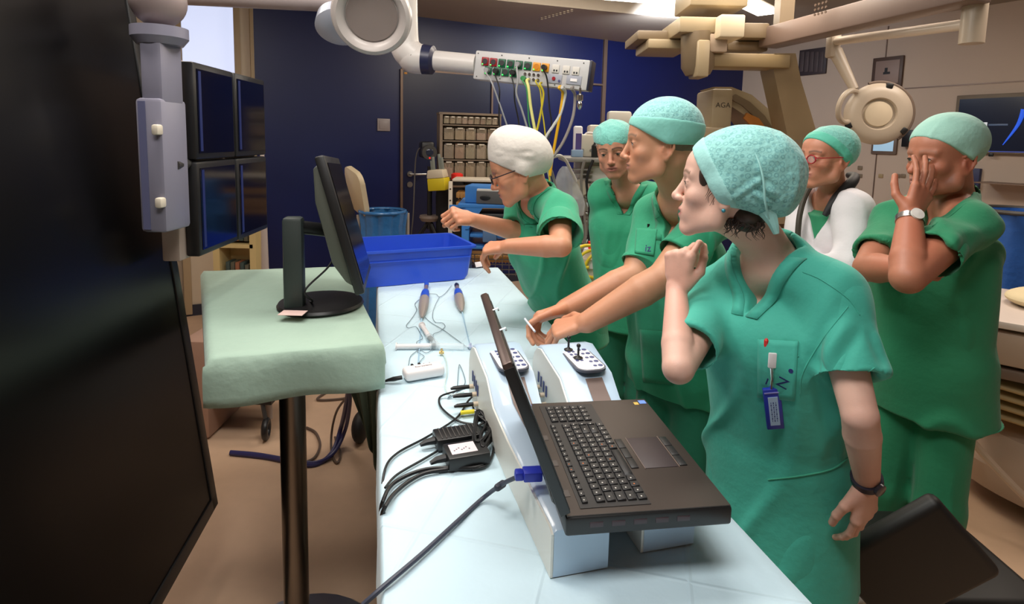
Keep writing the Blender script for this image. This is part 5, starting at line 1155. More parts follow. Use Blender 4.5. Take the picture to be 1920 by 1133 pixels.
def nets(G, lo, h):
    S_ = G < 0
    c = [S_[i:S_.shape[0] - 1 + i, j:S_.shape[1] - 1 + j, k:S_.shape[2] - 1 + k] for i in (0, 1) for j in (0, 1) for k in (0, 1)]
    cnt = sum(x.astype(np.int8) for x in c); act = (cnt > 0) & (cnt < 8); I = np.argwhere(act)
    idx = np.full(act.shape, -1, np.int32); idx[act] = np.arange(len(I))
    corners = np.array([(i, j, k) for i in (0, 1) for j in (0, 1) for k in (0, 1)])
    val = np.stack([G[I[:, 0] + a, I[:, 1] + b, I[:, 2] + d] for a, b, d in corners], 1)
    P_ = np.zeros((len(I), 3)); N_ = np.zeros(len(I))
    for a in range(8):
        for b in range(a + 1, 8):
            if np.abs(corners[a] - corners[b]).sum() != 1: continue
            va, vb = val[:, a], val[:, b]; mk = (va < 0) != (vb < 0); t = np.where(mk, va / np.where(mk, va - vb, 1), 0)
            P_ += np.where(mk[:, None], corners[a] + t[:, None] * (corners[b] - corners[a]), 0); N_ += mk
    V_ = lo + h * (I + P_ / N_[:, None]); F_ = []
    n = G.shape
    for ax_ in range(3):
        sl0 = [slice(None)] * 3; sl1 = [slice(None)] * 3; sl0[ax_] = slice(0, n[ax_] - 1); sl1[ax_] = slice(1, n[ax_])
        A = S_[tuple(sl0)]; B = S_[tuple(sl1)]; E = np.argwhere(A != B); o1, o2 = [(1, 2), (2, 0), (0, 1)][ax_]
        E = E[(E[:, o1] > 0) & (E[:, o2] > 0) & (E[:, o1] < n[o1] - 1) & (E[:, o2] < n[o2] - 1)]
        def g(d1, d2):
            q = E.copy(); q[:, o1] -= d1; q[:, o2] -= d2; return idx[q[:, 0], q[:, 1], q[:, 2]]
        Q = np.stack([g(1, 1), g(0, 1), g(0, 0), g(1, 0)], 1); ins = A[E[:, 0], E[:, 1], E[:, 2]]
        Q = np.where(ins[:, None], Q, Q[:, ::-1]); F_.append(Q)
    return V_.astype(np.float32), np.concatenate(F_)
def npmesh(name, V_, F_, mat, parent=None, col=None):
    me = bpy.data.meshes.new(name); me.vertices.add(len(V_)); me.vertices.foreach_set('co', V_.astype(np.float32).ravel())
    me.loops.add(len(F_) * 4); me.loops.foreach_set('vertex_index', F_.astype(np.int32).ravel()); me.polygons.add(len(F_))
    me.polygons.foreach_set('loop_start', np.arange(len(F_), dtype=np.int32) * 4); me.update(calc_edges=True); me.validate()
    me.polygons.foreach_set('use_smooth', np.ones(len(me.polygons), bool))
    if col is not None:
        at = me.color_attributes.new('Col', 'FLOAT_COLOR', 'POINT'); at.data.foreach_set('color', np.concatenate([col, np.ones((len(col), 1))], 1).astype(np.float32).ravel())
    return link(name, me, mat, parent)
def normals(V_, F_):
    a, b, c, d = [V_[F_[:, i]] for i in range(4)]; n = np.cross(c - a, d - b); N_ = np.zeros_like(V_)
    for i in range(4): np.add.at(N_, F_[:, i], n)
    return N_ / (np.linalg.norm(N_, axis=1, keepdims=True) + 1e-12)
def relax(V_, F_, it=1, lam=.5):
    for _ in range(it):
        A = np.zeros_like(V_); C_ = np.zeros(len(V_))
        for i in range(4):
            for j in ((i + 1) % 4, (i + 3) % 4): np.add.at(A, F_[:, i], V_[F_[:, j]]); np.add.at(C_, F_[:, i], 1)
        V_ = V_ + lam * (A / np.maximum(C_, 1)[:, None] - V_)
    return V_
def wsum(P_, seed, freq, n=10):
    rg = np.random.RandomState(seed); o = np.zeros(len(P_))
    for i in range(n):
        d = rg.normal(size=3); d /= np.linalg.norm(d); o += np.sin(P_ @ (d * freq * rg.uniform(.6, 1.6)) + rg.uniform(0, 6.28))
    return o / math.sqrt(n)
def segdist(P_, a, b):
    a, b = np.array(a, float), np.array(b, float); ba = b - a; t = np.clip(((P_ - a) @ ba) / (ba @ ba), 0, 1); return np.linalg.norm(P_ - a - t[:, None] * ba, axis=1), t
def folds(V_, F_, seed, amp=.0022, creases=(), freq=28):
    """cloth relief: gentle billows plus named creases (from, to, height, width)"""
    N_ = normals(V_, F_)
    Pw = V_ * np.array([1, 1, .45]) + .02 * np.stack([wsum(V_, seed + 7, 9), wsum(V_, seed + 8, 9), wsum(V_, seed + 9, 9)], 1)
    a = wsum(Pw, seed, freq); rdg = np.exp(-(a / .38) ** 2); msk = 1 / (1 + np.exp(-wsum(V_, seed + 4, 8) * 2.5))
    d = amp * (wsum(Pw, seed + 1, freq * .45) * .9 + (rdg - .4) * 2.0 * msk)
    for (p, q, hgt, wid) in creases:
        hgt *= 1.5
        ds, t = segdist(V_, p, q); tt = np.sin(np.clip(t * .96 + .02, 0, 1) * math.pi) ** .6
        d += hgt * tt * (np.exp(-(ds / wid) ** 2) - .6 * np.exp(-((ds - wid * 1.9) / (wid * .9)) ** 2))
    return V_ + N_ * d[:, None]
# ---------------------------------------------------------------- materials of people
def skinmat(): return M('skin', (.6, .4, .3), .48, var=.05, vscale=60, attr=True, sss=.08, bump=.05, bscale=380)
def clothmat(name, rgb, rough=.75): return M(name, S(*rgb), rough, var=.05, vscale=7, bump=.2, bscale=60, sheen=.12)
def wrinkle(mt, scale=6, strength=.9, dist=.045, st=(1, 1, .42)):
    nt = mt.node_tree; N = nt.nodes; L = nt.links; b = N['Principled BSDF']; old = b.inputs['Normal'].links[0].from_node
    tc = N.new('ShaderNodeTexCoord'); mp = N.new('ShaderNodeMapping'); mp.inputs['Scale'].default_value = st; mp.inputs['Rotation'].default_value = (.3, .5, .4); L.new(tc.outputs['Object'], mp.inputs[0])
    nz = N.new('ShaderNodeTexNoise'); nz.noise_type = 'RIDGED_MULTIFRACTAL'; nz.inputs['Scale'].default_value = scale; nz.inputs['Detail'].default_value = 2.5; nz.inputs['Distortion'].default_value = .9; L.new(mp.outputs[0], nz.inputs['Vector'])
    rg = N.new('ShaderNodeMapRange'); rg.inputs[1].default_value = .2; rg.inputs[2].default_value = 1.6; L.new(nz.outputs[0], rg.inputs[0])
    bp = N.new('ShaderNodeBump'); bp.inputs['Strength'].default_value = strength; bp.inputs['Distance'].default_value = dist; L.new(rg.outputs[0], bp.inputs['Height']); L.new(old.outputs[0], bp.inputs['Normal']); L.new(bp.outputs[0], b.inputs['Normal']); return mt
def weave(name, rgb):
    return wrinkle(M(name, S(*rgb), .78, var=.05, vscale=6, bump=.16, bscale=45, sheen=.15))
def capmat(name, base, mark, scale=95, amt=.5):
    if name in MATS: return MATS[name]
    mt = M(name, S(*base), .7, var=.06, vscale=14, bump=.35, bscale=70, sheen=.3); nt = mt.node_tree; N = nt.nodes; L = nt.links
    b = N['Principled BSDF']; src = b.inputs['Base Color'].links[0].from_socket
    tc = N.new('ShaderNodeTexCoord'); vo = N.new('ShaderNodeTexVoronoi'); vo.inputs['Scale'].default_value = scale; vo.inputs['Randomness'].default_value = .35; L.new(tc.outputs['Object'], vo.inputs['Vector'])
    r = N.new('ShaderNodeValToRGB'); cr = r.color_ramp; cr.elements[0].position = .26; cr.elements[0].color = (0, 0, 0, 1); cr.elements[1].position = .34; cr.elements[1].color = (1, 1, 1, 1)
    e = cr.elements.new(.42); e.color = (1, 1, 1, 1); e = cr.elements.new(.5); e.color = (0, 0, 0, 1); L.new(vo.outputs['Distance'], r.inputs[0])
    m_ = N.new('ShaderNodeMath'); m_.operation = 'MULTIPLY'; m_.inputs[1].default_value = amt; L.new(r.outputs[0], m_.inputs[0])
    mx = N.new('ShaderNodeMixRGB'); L.new(m_.outputs[0], mx.inputs[0]); L.new(src, mx.inputs[1]); mx.inputs[2].default_value = (*S(*mark), 1); L.new(mx.outputs[0], b.inputs['Base Color'])
    return mt
# ---------------------------------------------------------------- head, in local units: x right ear..left ear, y forward, z up, eye level z=0
class Frame:
    def __init__(s, o, f, up=(0, 0, 1), sc=1.0):
        f = V(f).normalized(); up = V(up); x = f.cross(up).normalized(); u = x.cross(f)
        s.o = V(o); s.x = x; s.y = f; s.z = u; s.s = sc     # x is the person's right
        s.R = [list(x), list(f), list(u)]
    def __call__(s, x, y, z): return s.o + (s.x * x + s.y * y + s.z * z) * s.s
    def loc(s, P_): 
        q = (P_ - np.array(s.o)) / s.s; return np.stack([q @ np.array(s.x), q @ np.array(s.y), q @ np.array(s.z)], 1)
def head_sdf(B, H, female=False, nose=1.0, jaw=1.0, mouth_open=0):
    s = H.s
    def E(c, r, k=.01, m='a', R=None): B.ell(H(*c), [q * s for q in r], H.R, k * s, m)
    def C_(a, b, ra, rb, k=.01, m='a'): B.cap(H(*a), H(*b), ra * s, rb * s, k * s, m)
    E((0, -.016, .036), (.0745, .094, .082), 0)
    E((0, .034, -.012), (.058, .053, .082), .03)
    E((0, .036, .045), (.060, .052, .046), .02)
    jw = .052 * jaw
    for q in (-1, 1):
        C_((q * .060, -.004, -.030), (q * jw, .012, -.074), .016, .015, .03)
        C_((q * jw, .012, -.074), (q * .016, .068, -.103), .015, .014, .03)
        E((q * .041, .053, -.028), (.021, .022, .019), .018)
        C_((q * .012, .083, .022), (q * .044, .068, .020), .0075, .007, .014)
    E((0, .046, -.060), (.043, .040, .040), .02)
    E((0, .073, -.098), (.020, .017, .015), .014)
    E((0, .070, -.066), (.030, .020, .024), .015)
    for q in (-1, 1): E((q * .0315, .094, .0005), (.0165, .015, .0115), .012, 's')
    for q in (-1, 1): E((q * .0315, .0705, .0), (.0148, .0150, .0128), .006)
    for q in (-1, 1): E((q * .0315, .0875, -.0008), (.0128, .0075, .0052), .0015, 's')
    C_((0, .083, .014), (0, .1035, -.028 * nose), .0072, .0088, .010)
    E((0, .1050, -.034 * nose), (.0105, .0105, .0092), .008)
    for q in (-1, 1): E((q * .0115, .0965, -.037 * nose), (.0068, .0085, .0068), .006)
    for q in (-1, 1): E((q * .0065, .1005, -.0435 * nose), (.003, .005, .003), .003, 's')
    E((0, .0885, -.0595), (.021, .0085, .0055), .006); E((0, .0870, -.0715 - mouth_open), (.018, .0085, .0062), .006)
    E((0, .0965, -.0652 - mouth_open / 2), (.020, .010, .0014 + mouth_open * .5), .003, 's')
    for q in (-1, 1):   # ear
        B.ell(H(q * .0735, -.014, -.016), [.0055 * s, .0155 * s, .028 * s], [list(H.x), list((H.y * .97 + H.z * .2)), list((H.z * .97 - H.y * .2))], .006 * s)
        rim = [(.0745, .0, .006), (.0785, -.006, .016), (.0815, -.018, .017), (.0835, -.0285, .006), (.0825, -.0285, -.012), (.0790, -.022, -.028), (.0755, -.012, -.040)]
        for i in range(6): C_((q * rim[i][0], *rim[i][1:]), (q * rim[i + 1][0], *rim[i + 1][1:]), .0040, .0040, .003)
        B.ell(H(q * .0825, -.011, -.013), [.0065 * s, .0085 * s, .014 * s], [list(H.x), list(H.y), list(H.z)], .003 * s, 's')
        C_((q * .0755, .000, -.010), (q * .0765, .001, -.020), .0035, .003, .003)
        E((q * .0745, -.008, -.041), (.0050, .0075, .0080), .005)
def face_col(V_, H, base, lip=(.50, .20, .18), stub=0, brow=(.10, .06, .04), browamt=.8, red=.16):
    q = H.loc(V_); x, y, z = q[:, 0], q[:, 1], q[:, 2]; ax_ = np.abs(x)
    c = np.tile(np.array(base, float), (len(V_), 1)); inh = (z > -.125) & (z < .12) & (np.abs(x) < .1) & (y > -.12) & (y < .13)
    def mixc(w, col): 
        nonlocal c
        w = (w * inh)[:, None]; c = c * (1 - w) + np.array(col) * w
    g = lambda a, b, d, ra, rb, rd: np.exp(-(((x if a is None else ax_) - (0 if a is None else a)) / ra) ** 2 - ((y - b) / rb) ** 2 - ((z - d) / rd) ** 2)
    b0 = np.array(base)
    mixc(.55 * g(.042, .07, -.03, .018, .03, .017) * red * 3, b0 * np.array([1.0, .62, .55]))
    mixc(.6 * g(None, .108, -.034, .012, .02, .012) * red * 3, b0 * np.array([1.0, .6, .52]))
    mixc(.5 * g(.076, -.012, -.015, .012, .03, .04) * red * 3, b0 * np.array([1.0, .55, .48]))
    if stub: mixc(stub * (1 / (1 + np.exp((z + .052) / .006))) * (y > 0.0) * (1 / (1 + np.exp(-(y - .01) / .008))), b0 * np.array([.62, .56, .54]))
    lw = 1 / (1 + np.exp((np.sqrt((x / .024) ** 2 + ((z + .0655) / .0125) ** 2) - 1) / .08)) * (y > .07); mixc(lw * .9, lip)
    bz = .0235 + .004 * np.sin(np.clip((ax_ - .012) / .036, 0, 1) * 3.14) ; bw = np.exp(-((z - bz) / .0042) ** 2) * (ax_ > .010) * (ax_ < .052) * (y > .045); mixc(bw * browamt, brow)
    lash = np.exp(-((z - .0035) / .0018) ** 2) * (np.abs(ax_ - .0315) < .0145) * (y > .07); mixc(lash * .6, brow)
    return c
def eyes(H, parent, iris=(.16, .12, .08), look=(0, 1, 0)):
    for q in (-1, 1):
        c = H(q * .0315, .0722, -.0008); r = .0122 * H.s; b = bmesh.new(); bmesh.ops.create_uvsphere(b, u_segments=28, v_segments=20, radius=r)
        d = (H.x * look[0] + H.y * look[1] + H.z * look[2]).normalized()
        me = bpy.data.meshes.new('eye')
        lay = []
        for f in b.faces: f.smooth = True
        b.transform(Matrix.Translation(c) @ d.to_track_quat('Z', 'Y').to_matrix().to_4x4()); b.to_mesh(me); b.free()
        n = len(me.vertices); co = np.empty(n * 3); me.vertices.foreach_get('co', co); co = co.reshape(-1, 3); a = ((co - np.array(c)) @ np.array(d)) / r
        col = np.where((a > .985)[:, None], np.array([.01, .01, .01]), np.where((a > .88)[:, None], np.array(iris), np.array([.72, .68, .65])))
        at = me.color_attributes.new('Col', 'FLOAT_COLOR', 'POINT'); at.data.foreach_set('color', np.concatenate([col, np.ones((n, 1))], 1).astype(np.float32).ravel())
        arc = []
        for i in range(9):
            t = i / 8 * 2 - 1; xx = t * .0122; zz = .0050 * (1 - t * t) ** .6 - .0002 - .0012 * abs(t); yy = math.sqrt(max(.0136 ** 2 - xx * xx - zz * zz, 1e-6))
            arc.append(H(q * .0315 + xx, .0722 + yy, -.0008 + zz))
        MB().tube(arc, [.0004, .0008, .0010, .0011, .0012, .0011, .0010, .0008, .0004], 6).build('eyelashes', simple('lash_dark', (30, 20, 16), .6), parent)
        link('eye', me, M('eyeball', (1, 1, 1), .1, var=0, attr=True, coat=.5), parent)
# ---------------------------------------------------------------- hand
def hand(B, w, d, n, lat, curls, thumb, sc=1.0, spread=.0, k=.006):
    """w wrist, d towards the fingers, n back-of-hand normal, lat towards the thumb side; curls: four (a1,a2,a3) in degrees; thumb: list of direction triples (along d, along lat, along -n)"""
    w = V(w); d = V(d).normalized(); n = V(n); n = (n - d * n.dot(d)).normalized(); l0 = d.cross(n); lat = l0 if l0.dot(V(lat)) > 0 else -l0
    s = sc
    B.ec(w + d * .018 * s, w + d * .078 * s, .024 * s, .036 * s, .0165 * s, .0125 * s, lat, .014, L=.018 * s)
    tips = []
    L_ = [(.045, .027, .022), (.050, .031, .023), (.046, .029, .022), (.036, .021, .019)]; R_ = [.0088, .0090, .0085, .0074]
    for i in range(4):
        off = (.0275 - .0185 * i) * s; fwd = (.086, .090, .086, .078)[i] * s
        p = w + d * fwd + lat * off; a = 0; r = R_[i] * s; dirx = (d + lat * spread * (1.5 - i) / 1.5).normalized()
        B.cap(w + d * .035 * s + lat * off * .7, p, .011 * s, r * 1.12, .010)
        B.ell(p + n * .001, [r * 1.18] * 3, None, .005)
        for j in range(3):
            a += math.radians(curls[i][j]); q = p + (dirx * math.cos(a) - n * math.sin(a)) * L_[i][j] * s
            B.cap(p, q, r, r * .90, .0035); p = q; r *= .90
        tips.append(p)
    p = w + d * .020 * s + lat * .022 * s - n * .004 * s; r = .0125 * s
    for j, (ln, t) in enumerate(zip((.042, .034, .028), thumb)):
        q = p + (d * t[0] + lat * t[1] - n * t[2]).normalized() * ln * s; B.cap(p, q, r * (1.25 if j == 0 else 1), r * .88, .012 if j == 0 else .004); p = q; r = r * .86
    tips.append(p); return tips
RELAX = [(25, 30, 20), (30, 35, 20), (35, 40, 25), (40, 40, 25)]
# ---------------------------------------------------------------- whole person
def arm(B, sh, el, wr, r=(.050, .043, .040, .026), k=.0035):
    sh, el, wr = V(sh), V(el), V(wr); m_ = sh.lerp(el, .5); f_ = el.lerp(wr, .28); ax_ = (wr - el).normalized()
    B.chain([sh, m_, el], [r[0], r[1] * 1.02, r[2] * .95], k); B.chain([el, f_, wr], [r[2] * .95, r[2] * .99, r[3]], k)
def torso_sdf(B, J, F, g=0.0, wch=.155, dch=.105, wwa=.135, dwa=.098, whi=.165, dhi=.118, k=.04, hem=None):
    lat = J['L']; pel, ch, nk = V(J['pel']), V(J['ch']), V(J['nk']); wa = pel.lerp(ch, .45) + F * .0
    B.ec(pel, wa, whi + g, wwa + g, dhi + g, dwa + g, lat, 0 if not B.ops else k); B.ec(wa, ch, wwa + g, wch + g, dwa + g, dch + g, lat, k)
    B.cap(nk - V((0, 0, .055)), J['shL'], .052 + g, .052 + g, .04); B.cap(nk - V((0, 0, .055)), J['shR'], .052 + g, .052 + g, .04)
def sleeve_add(B, pts, rad, e, dd, rc_, wall=.007, dep=.06):
    q = SDF(); pts = [V(p) for p in pts]; ex = pts[:-1] + [e + dd * .03]; q.chain(ex, rad, 0); fs = [o[0] for o in q.ops]
    i_ = SDF(); i_.cap(e - dd * dep, e + dd * .08, rc_ - wall * 2.2, rc_ - wall, 0); fi = i_.ops[0][0]; ea, da = na(e), na(dd)
    def f(X, Y, Z):
        d = fs[0](X, Y, Z)
        for g_ in fs[1:]: d = smin(d, g_(X, Y, Z), .02)
        return np.maximum(np.maximum(d, (X - ea[0]) * da[0] + (Y - ea[1]) * da[1] + (Z - ea[2]) * da[2]), -fi(X, Y, Z))
    lo = np.min([o[1] for o in q.ops], 0); hi = np.max([o[2] for o in q.ops], 0); B.add(f, lo, hi, .035)
def plane_cut(B, c, n, R=.2):
    """remove the side of the plane that n points to, within R of c"""
    c = na(c); n = na(V(n).normalized())
    def f(X, Y, Z):
        d = (X - c[0]) * n[0] + (Y - c[1]) * n[1] + (Z - c[2]) * n[2]; r = np.sqrt((X - c[0]) ** 2 + (Y - c[1]) ** 2 + (Z - c[2]) ** 2) - R
        return np.maximum(-d, r)
    B.func(f, c - R, c + R, .003, 's')
def person(nm, lab, J, Hd, pose, cfg):
    """builds body, clothes, cap and face; returns a dict of handles"""
    F = V(J['F']).normalized(); F.z = 0; F.normalize(); Lt = V((0, 0, 1)).cross(F).normalized(); J['L'] = Lt
    nk = V(J['nk']); h = cfg.get('vox', .0032)
    root = thing('person', lab, 'person', (J['pel'][0], J['pel'][1], cfg.get('floor', 0)))
    H = Frame(*Hd)
    B = SDF(); torso_sdf(B, J, F, cfg.get('g', 0))
    head_sdf(B, H, nose=cfg.get('nose', 1), jaw=cfg.get('jaw', 1), mouth_open=cfg.get('open', 0))
    hb = H(0, -.030, -.035); nr = cfg.get('neck', .053)
    B.cap(nk - V((0, 0, .03)), hb, nr * 1.12, nr * .96, .016); B.cap(nk - V((0, 0, .01)) + F * .02, H(0, .004, -.080), nr * .60, nr * .46, .018)
    tips = {}
    for sd in 'LR':
        a = pose[sd]; rr_ = cfg.get('arm', (.050, .043, .040, .027)); arm(B, J['sh' + sd], a['el'], a['wr'], rr_)
        if 'hand' in a: tips[sd] = hand(B, a['wr'], **a['hand'])
    V_, F_ = B.mesh(h); V_ = relax(V_, F_, 1, .4)
    base = cfg.get('skin', S(214, 160, 130)); col = face_col(V_, H, base, **cfg.get('face', {}))
    # redder knuckles and hands
    for sd in 'LR':
        dw = np.linalg.norm(V_ - np.array(V(pose[sd]['wr'])), axis=1); wv = np.exp(-(dw / .14) ** 4)[:, None] * .35
        col = col * (1 - wv) + col * np.array([1.03, .80, .74]) * wv
    col *= (1 + .05 * wsum(V_, 3, 45)[:, None] * np.array([.5, 1, 1]))
    body = npmesh('body', V_, F_, skinmat(), root, np.clip(col, 0, 1)); eyes(H, body, cfg.get('iris', (.14, .11, .08)), cfg.get('look', (0, 1, 0)))
    # top
    T_ = SDF(); g = cfg.get('g', 0) + .020; pel, ch = V(J['pel']), V(J['ch']); hem = V(J['hem']) if 'hem' in J else pel - V((0, 0, .16))
    T_.ec(hem, pel, .178 + g, .170 + g, .128 + g, .122 + g, Lt, 0); T_.ec(pel, ch, .155 + g, .160 + g, .112 + g, .108 + g, Lt, .04)
    T_.cap(nk - V((0, 0, .042)), J['shL'], .050 + g * .75, .056 + g * .7, .04); T_.cap(nk - V((0, 0, .042)), J['shR'], .050 + g * .75, .056 + g * .7, .04)
    T_.ell(nk - V((0, 0, .03)) - F * .015, [.075, .07, .045], None, .03)
    fr = cfg.get('sleeve', .74); cuffs = {}
    for sd in 'LR':
        sh, el = V(J['sh' + sd]), V(pose[sd]['el']); fs = pose[sd].get('sleeve', fr); rc_ = pose[sd].get('cuff', .070)
        if fs <= 1: pts = [sh, sh.lerp(el, fs)]; rad = [.064, rc_]
        else: pts = [sh, el, el.lerp(V(pose[sd]['wr']), fs - 1)]; rad = [.066, .060, rc_]
        e = pts[-1]; dd = (pts[-1] - pts[-2]).normalized(); cuffs[sd] = (e, dd); sleeve_add(T_, pts, rad, e, dd, rc_)
    plane_cut(T_, hem - V((0, 0, .0)), (0, 0, -1), .30)
    # v neck
    vb = cfg.get('vdepth', .15); vw = cfg.get('vwide', .078); ctr_ = na(nk); Fn = na(F); Ln = na(Lt); sl_ = math.atan2(vw, vb); cs_, sn_ = math.cos(sl_), math.sin(sl_)
    def vcut(X, Y, Z):
        x, y, z = X - ctr_[0], Y - ctr_[1], Z - ctr_[2]; l = np.abs(x * Ln[0] + y * Ln[1]); f_ = x * Fn[0] + y * Fn[1]
        return np.maximum(l * cs_ - (z + vb) * sn_, -(f_ + .01))
    T_.func(vcut, ctr_ - .24, ctr_ + .24, .004, 's')
    T_.cap(nk - V((0, 0, .035)), nk + (hb - nk) * 1.0, nr * 1.12 + .012, nr + .012, .004, 's'); 
    V2, F2 = T_.mesh(cfg.get('tvox', .005)); V2 = relax(V2, F2, 1, .5); V2 = folds(V2, F2, cfg.get('seed', 1), cfg.get('famp', .0028) * 1.45, cfg.get('creases', ()), cfg.get('ffreq', 26))
    top = npmesh('scrub_top' if not cfg.get('coat') else 'white_coat', V2, F2, cfg['top'], root)
    bvh = BVHTree.FromPolygons([tuple(v) for v in V2.tolist()], F2.tolist())
    # v-neck facing
    def cast(o, d_): 
        r_ = bvh.ray_cast(V(o), V(d_)); return r_[0]
    bnd = []
    for sg_ in (-1, 1):
        A = []; Bq = []
        for i in range(13):
            t = i / 12; z = -vb - .002 + t * (vb + .01); l = (z + vb) * math.tan(sl_) + .001
            for off, arr in ((.003, A), (.030, Bq)):
                p = cast(nk + Lt * sg_ * (l + off) + V((0, 0, z)) + F * .35, -F)
                if p is None: continue
                arr.append(p + F * .0028)
        n = min(len(A), len(Bq))
        if n > 3 and not cfg.get('coat'):
            b = MB(); b._fin(A[:n] + Bq[:n], [(i, i + 1, n + i + 1, n + i) for i in range(n - 1)])
            b.build('neck_facing', cfg.get('trim', cfg['top']), top, mod=.0022)
    # trousers and shoes
    Pn = SDF(); g2 = .018; fl_ = cfg.get('floor', 0)
    hz = pel.z
    for i, sd in enumerate('LR'):
        s_ = 1 if sd == 'L' else -1; hp = pel + Lt * .070 * s_ - V((0, 0, .04)); ft = V(pose.get('foot' + sd, (pel.x + Lt.x * .1 * s_, pel.y + Lt.y * .1 * s_, fl_))); kn = hp.lerp(ft, .5) + F * .03
        Pn.chain([hp, kn, ft + V((0, 0, .10))], [.088, .080, .074], .02)
    tg_ = cfg.get('g', 0) - .012; Pn.ec(pel - V((0, 0, .02)), pel + V((0, 0, .02)), .168 + tg_, .16 + tg_, .118 + tg_, .112 + tg_, Lt, .05)
    for sd in 'LR':
        s_ = 1 if sd == 'L' else -1; ft = V(pose.get('foot' + sd, (pel.x + Lt.x * .1 * s_, pel.y + Lt.y * .1 * s_, fl_))); plane_cut(Pn, ft + V((0, 0, .05)), (0, 0, -1), .14)
    V3, F3 = Pn.mesh(.009); V3 = folds(V3, F3, cfg.get('seed', 1) + 50, .004, (), 20)
    npmesh('trousers', V3, F3, cfg['pants'], root)
    for sd in 'LR':
        s_ = 1 if sd == 'L' else -1; ft = V(pose.get('foot' + sd, (pel.x + Lt.x * .1 * s_, pel.y + Lt.y * .1 * s_, fl_)))
        sh_ = SDF(); sh_.ell(ft + F * .04 + V((0, 0, .035)), [.05, .13, .04], [list(Lt), list(F), [0, 0, 1]], 0).ell(ft - F * .03 + V((0, 0, .05)), [.045, .06, .055], [list(Lt), list(F), [0, 0, 1]], .02)
        plane_cut(sh_, ft + V((0, 0, .003)), (0, 0, -1), .25); V4, F4 = sh_.mesh(.008); npmesh('shoe', V4, F4, simple('white_clog', (200, 200, 196), .4), root)
    # cap
    C_ = SDF(); cp = cfg['cap']; s = H.s
    def capshape(Q, e):
        Q.ell(H(0, -.014, .045), [(.0855 + e) * s, (.105 + e) * s, (.080 + e) * s], H.R, 0)
        Q.ell(H(0, -.014, .012), [(.0905 + e) * s, (.046 + e) * s, (.034 + e) * s], H.R, .015)
        for c, r in cp.get('bulges', ()): Q.ell(H(*c), [(q + e) * s for q in r], H.R, .03)
    capshape(C_, 0)
    for c, n_ in cp['cuts']: plane_cut(C_, H(*c), H.x * n_[0] + H.y * n_[1] + H.z * n_[2], .45)
    V5, F5 = C_.mesh(cp.get('vox', .004)); V5 = relax(V5, F5, 1, .5)
    q = H.loc(V5); V5 = folds(V5, F5, cfg.get('seed', 1) + 90, cp.get('amp', .0015), [(H(*a), H(*b), hh, ww) for a, b, hh, ww in cp.get('creases', ())], 45)
    cap_ = npmesh('surgical_cap', V5, F5, cp['mat'], root)
    if cp.get('band'):
        Bd = SDF(); capshape(Bd, .0022)
        for c, n_ in cp['cuts']: plane_cut(Bd, H(*c), H.x * n_[0] + H.y * n_[1] + H.z * n_[2], .45)
        for c, n_ in cp['bandcut']: plane_cut(Bd, H(*c), H.x * n_[0] + H.y * n_[1] + H.z * n_[2], .45)
        V6, F6 = Bd.mesh(.004); V6 = folds(relax(V6, F6, 1, .5), F6, cfg.get('seed', 1) + 90, cp.get('amp', .0015), (), 45); npmesh('cap_band', V6, F6, cp['bandmat'], cap_)
    if cfg.get('hair'):
        for hc in cfg['hair']:
            Hs = SDF(); Hs.ell(H(*hc[0]), [q * s for q in hc[1]], H.R, 0)
            if len(hc) > 2: plane_cut(Hs, H(0, hc[2], 0), H.y, .2)
            V7, F7 = Hs.mesh(.004); V7 = folds(V7, F7, 5, .0010, (), 150); npmesh('hair', V7, F7, cfg['hairmat'], root)
    return dict(root=root, H=H, F=F, L=Lt, nk=nk, bvh=bvh, top=top, tips=tips, cast=cast, body=body, cap=cap_, cuffs=cuffs)
def patch(R, o, d, wv, hv, w, h, mat, name='pocket', n=8, off=.003, th=.002, shape=None, par=None):
    """cloth patch that lies on the garment: rays from o along d"""
    wv, hv, d = V(wv).normalized(), V(hv).normalized(), V(d).normalized(); g = []
    for i in range(n + 1):
        for j in range(n + 1):
            u, v_ = i / n - .5, j / n - .5
            if shape: u, v_ = shape(u, v_)
            p = R['bvh'].ray_cast(V(o) + wv * u * w + hv * v_ * h - d * .1, d)[0]
            if p is None: return None
            g.append(p - d * off)
    b = MB(); b._fin(g, [(i * (n + 1) + j, (i + 1) * (n + 1) + j, (i + 1) * (n + 1) + j + 1, i * (n + 1) + j + 1) for i in range(n) for j in range(n)])
    return b.build(name, mat, par or R['top'], mod=th)
def seam(R, pts, r=.0012, mat=None, name='seam', off=.0008):
    """a stitched ridge along points cast from the camera side"""
    q = []; pp = catmull([V((p[0][0], p[0][1], 0)) for p in pts], 8)
    for p in [(v.x, v.y) for v in pp]:
        d_ = ray(*p).normalized(); h_ = R['bvh'].ray_cast(V((0, 0, CZ)), d_)
        if h_[0] is None: continue
        q.append(h_[0] - d_ * off)
    if len(q) > 1: return MB().tube(q, r, 6).build(name, mat, R['top'])
def pocket_px(R, poly, mat, name='pocket', off=.0025, n=10, th=.002):
    """pocket patch given by four photo corners tl,tr,br,bl, sewn onto the garment surface"""
    tl, tr, br, bl = [V((*p, 0)) for p in poly]; g = []
    for i in range(n + 1):
        for j in range(n + 1):
            u, v_ = i / n, j / n; p = (tl.lerp(tr, u)).lerp(bl.lerp(br, u), v_); d_ = ray(p.x, p.y).normalized(); h_ = R['bvh'].ray_cast(V((0, 0, CZ)), d_)
            if h_[0] is None: return None
            g.append(h_[0] - d_ * off)
    b = MB(); b._fin(g, [(i * (n + 1) + j, (i + 1) * (n + 1) + j, (i + 1) * (n + 1) + j + 1, i * (n + 1) + j + 1) for i in range(n) for j in range(n)])
    return b.build(name, mat, R['top'], mod=th), g
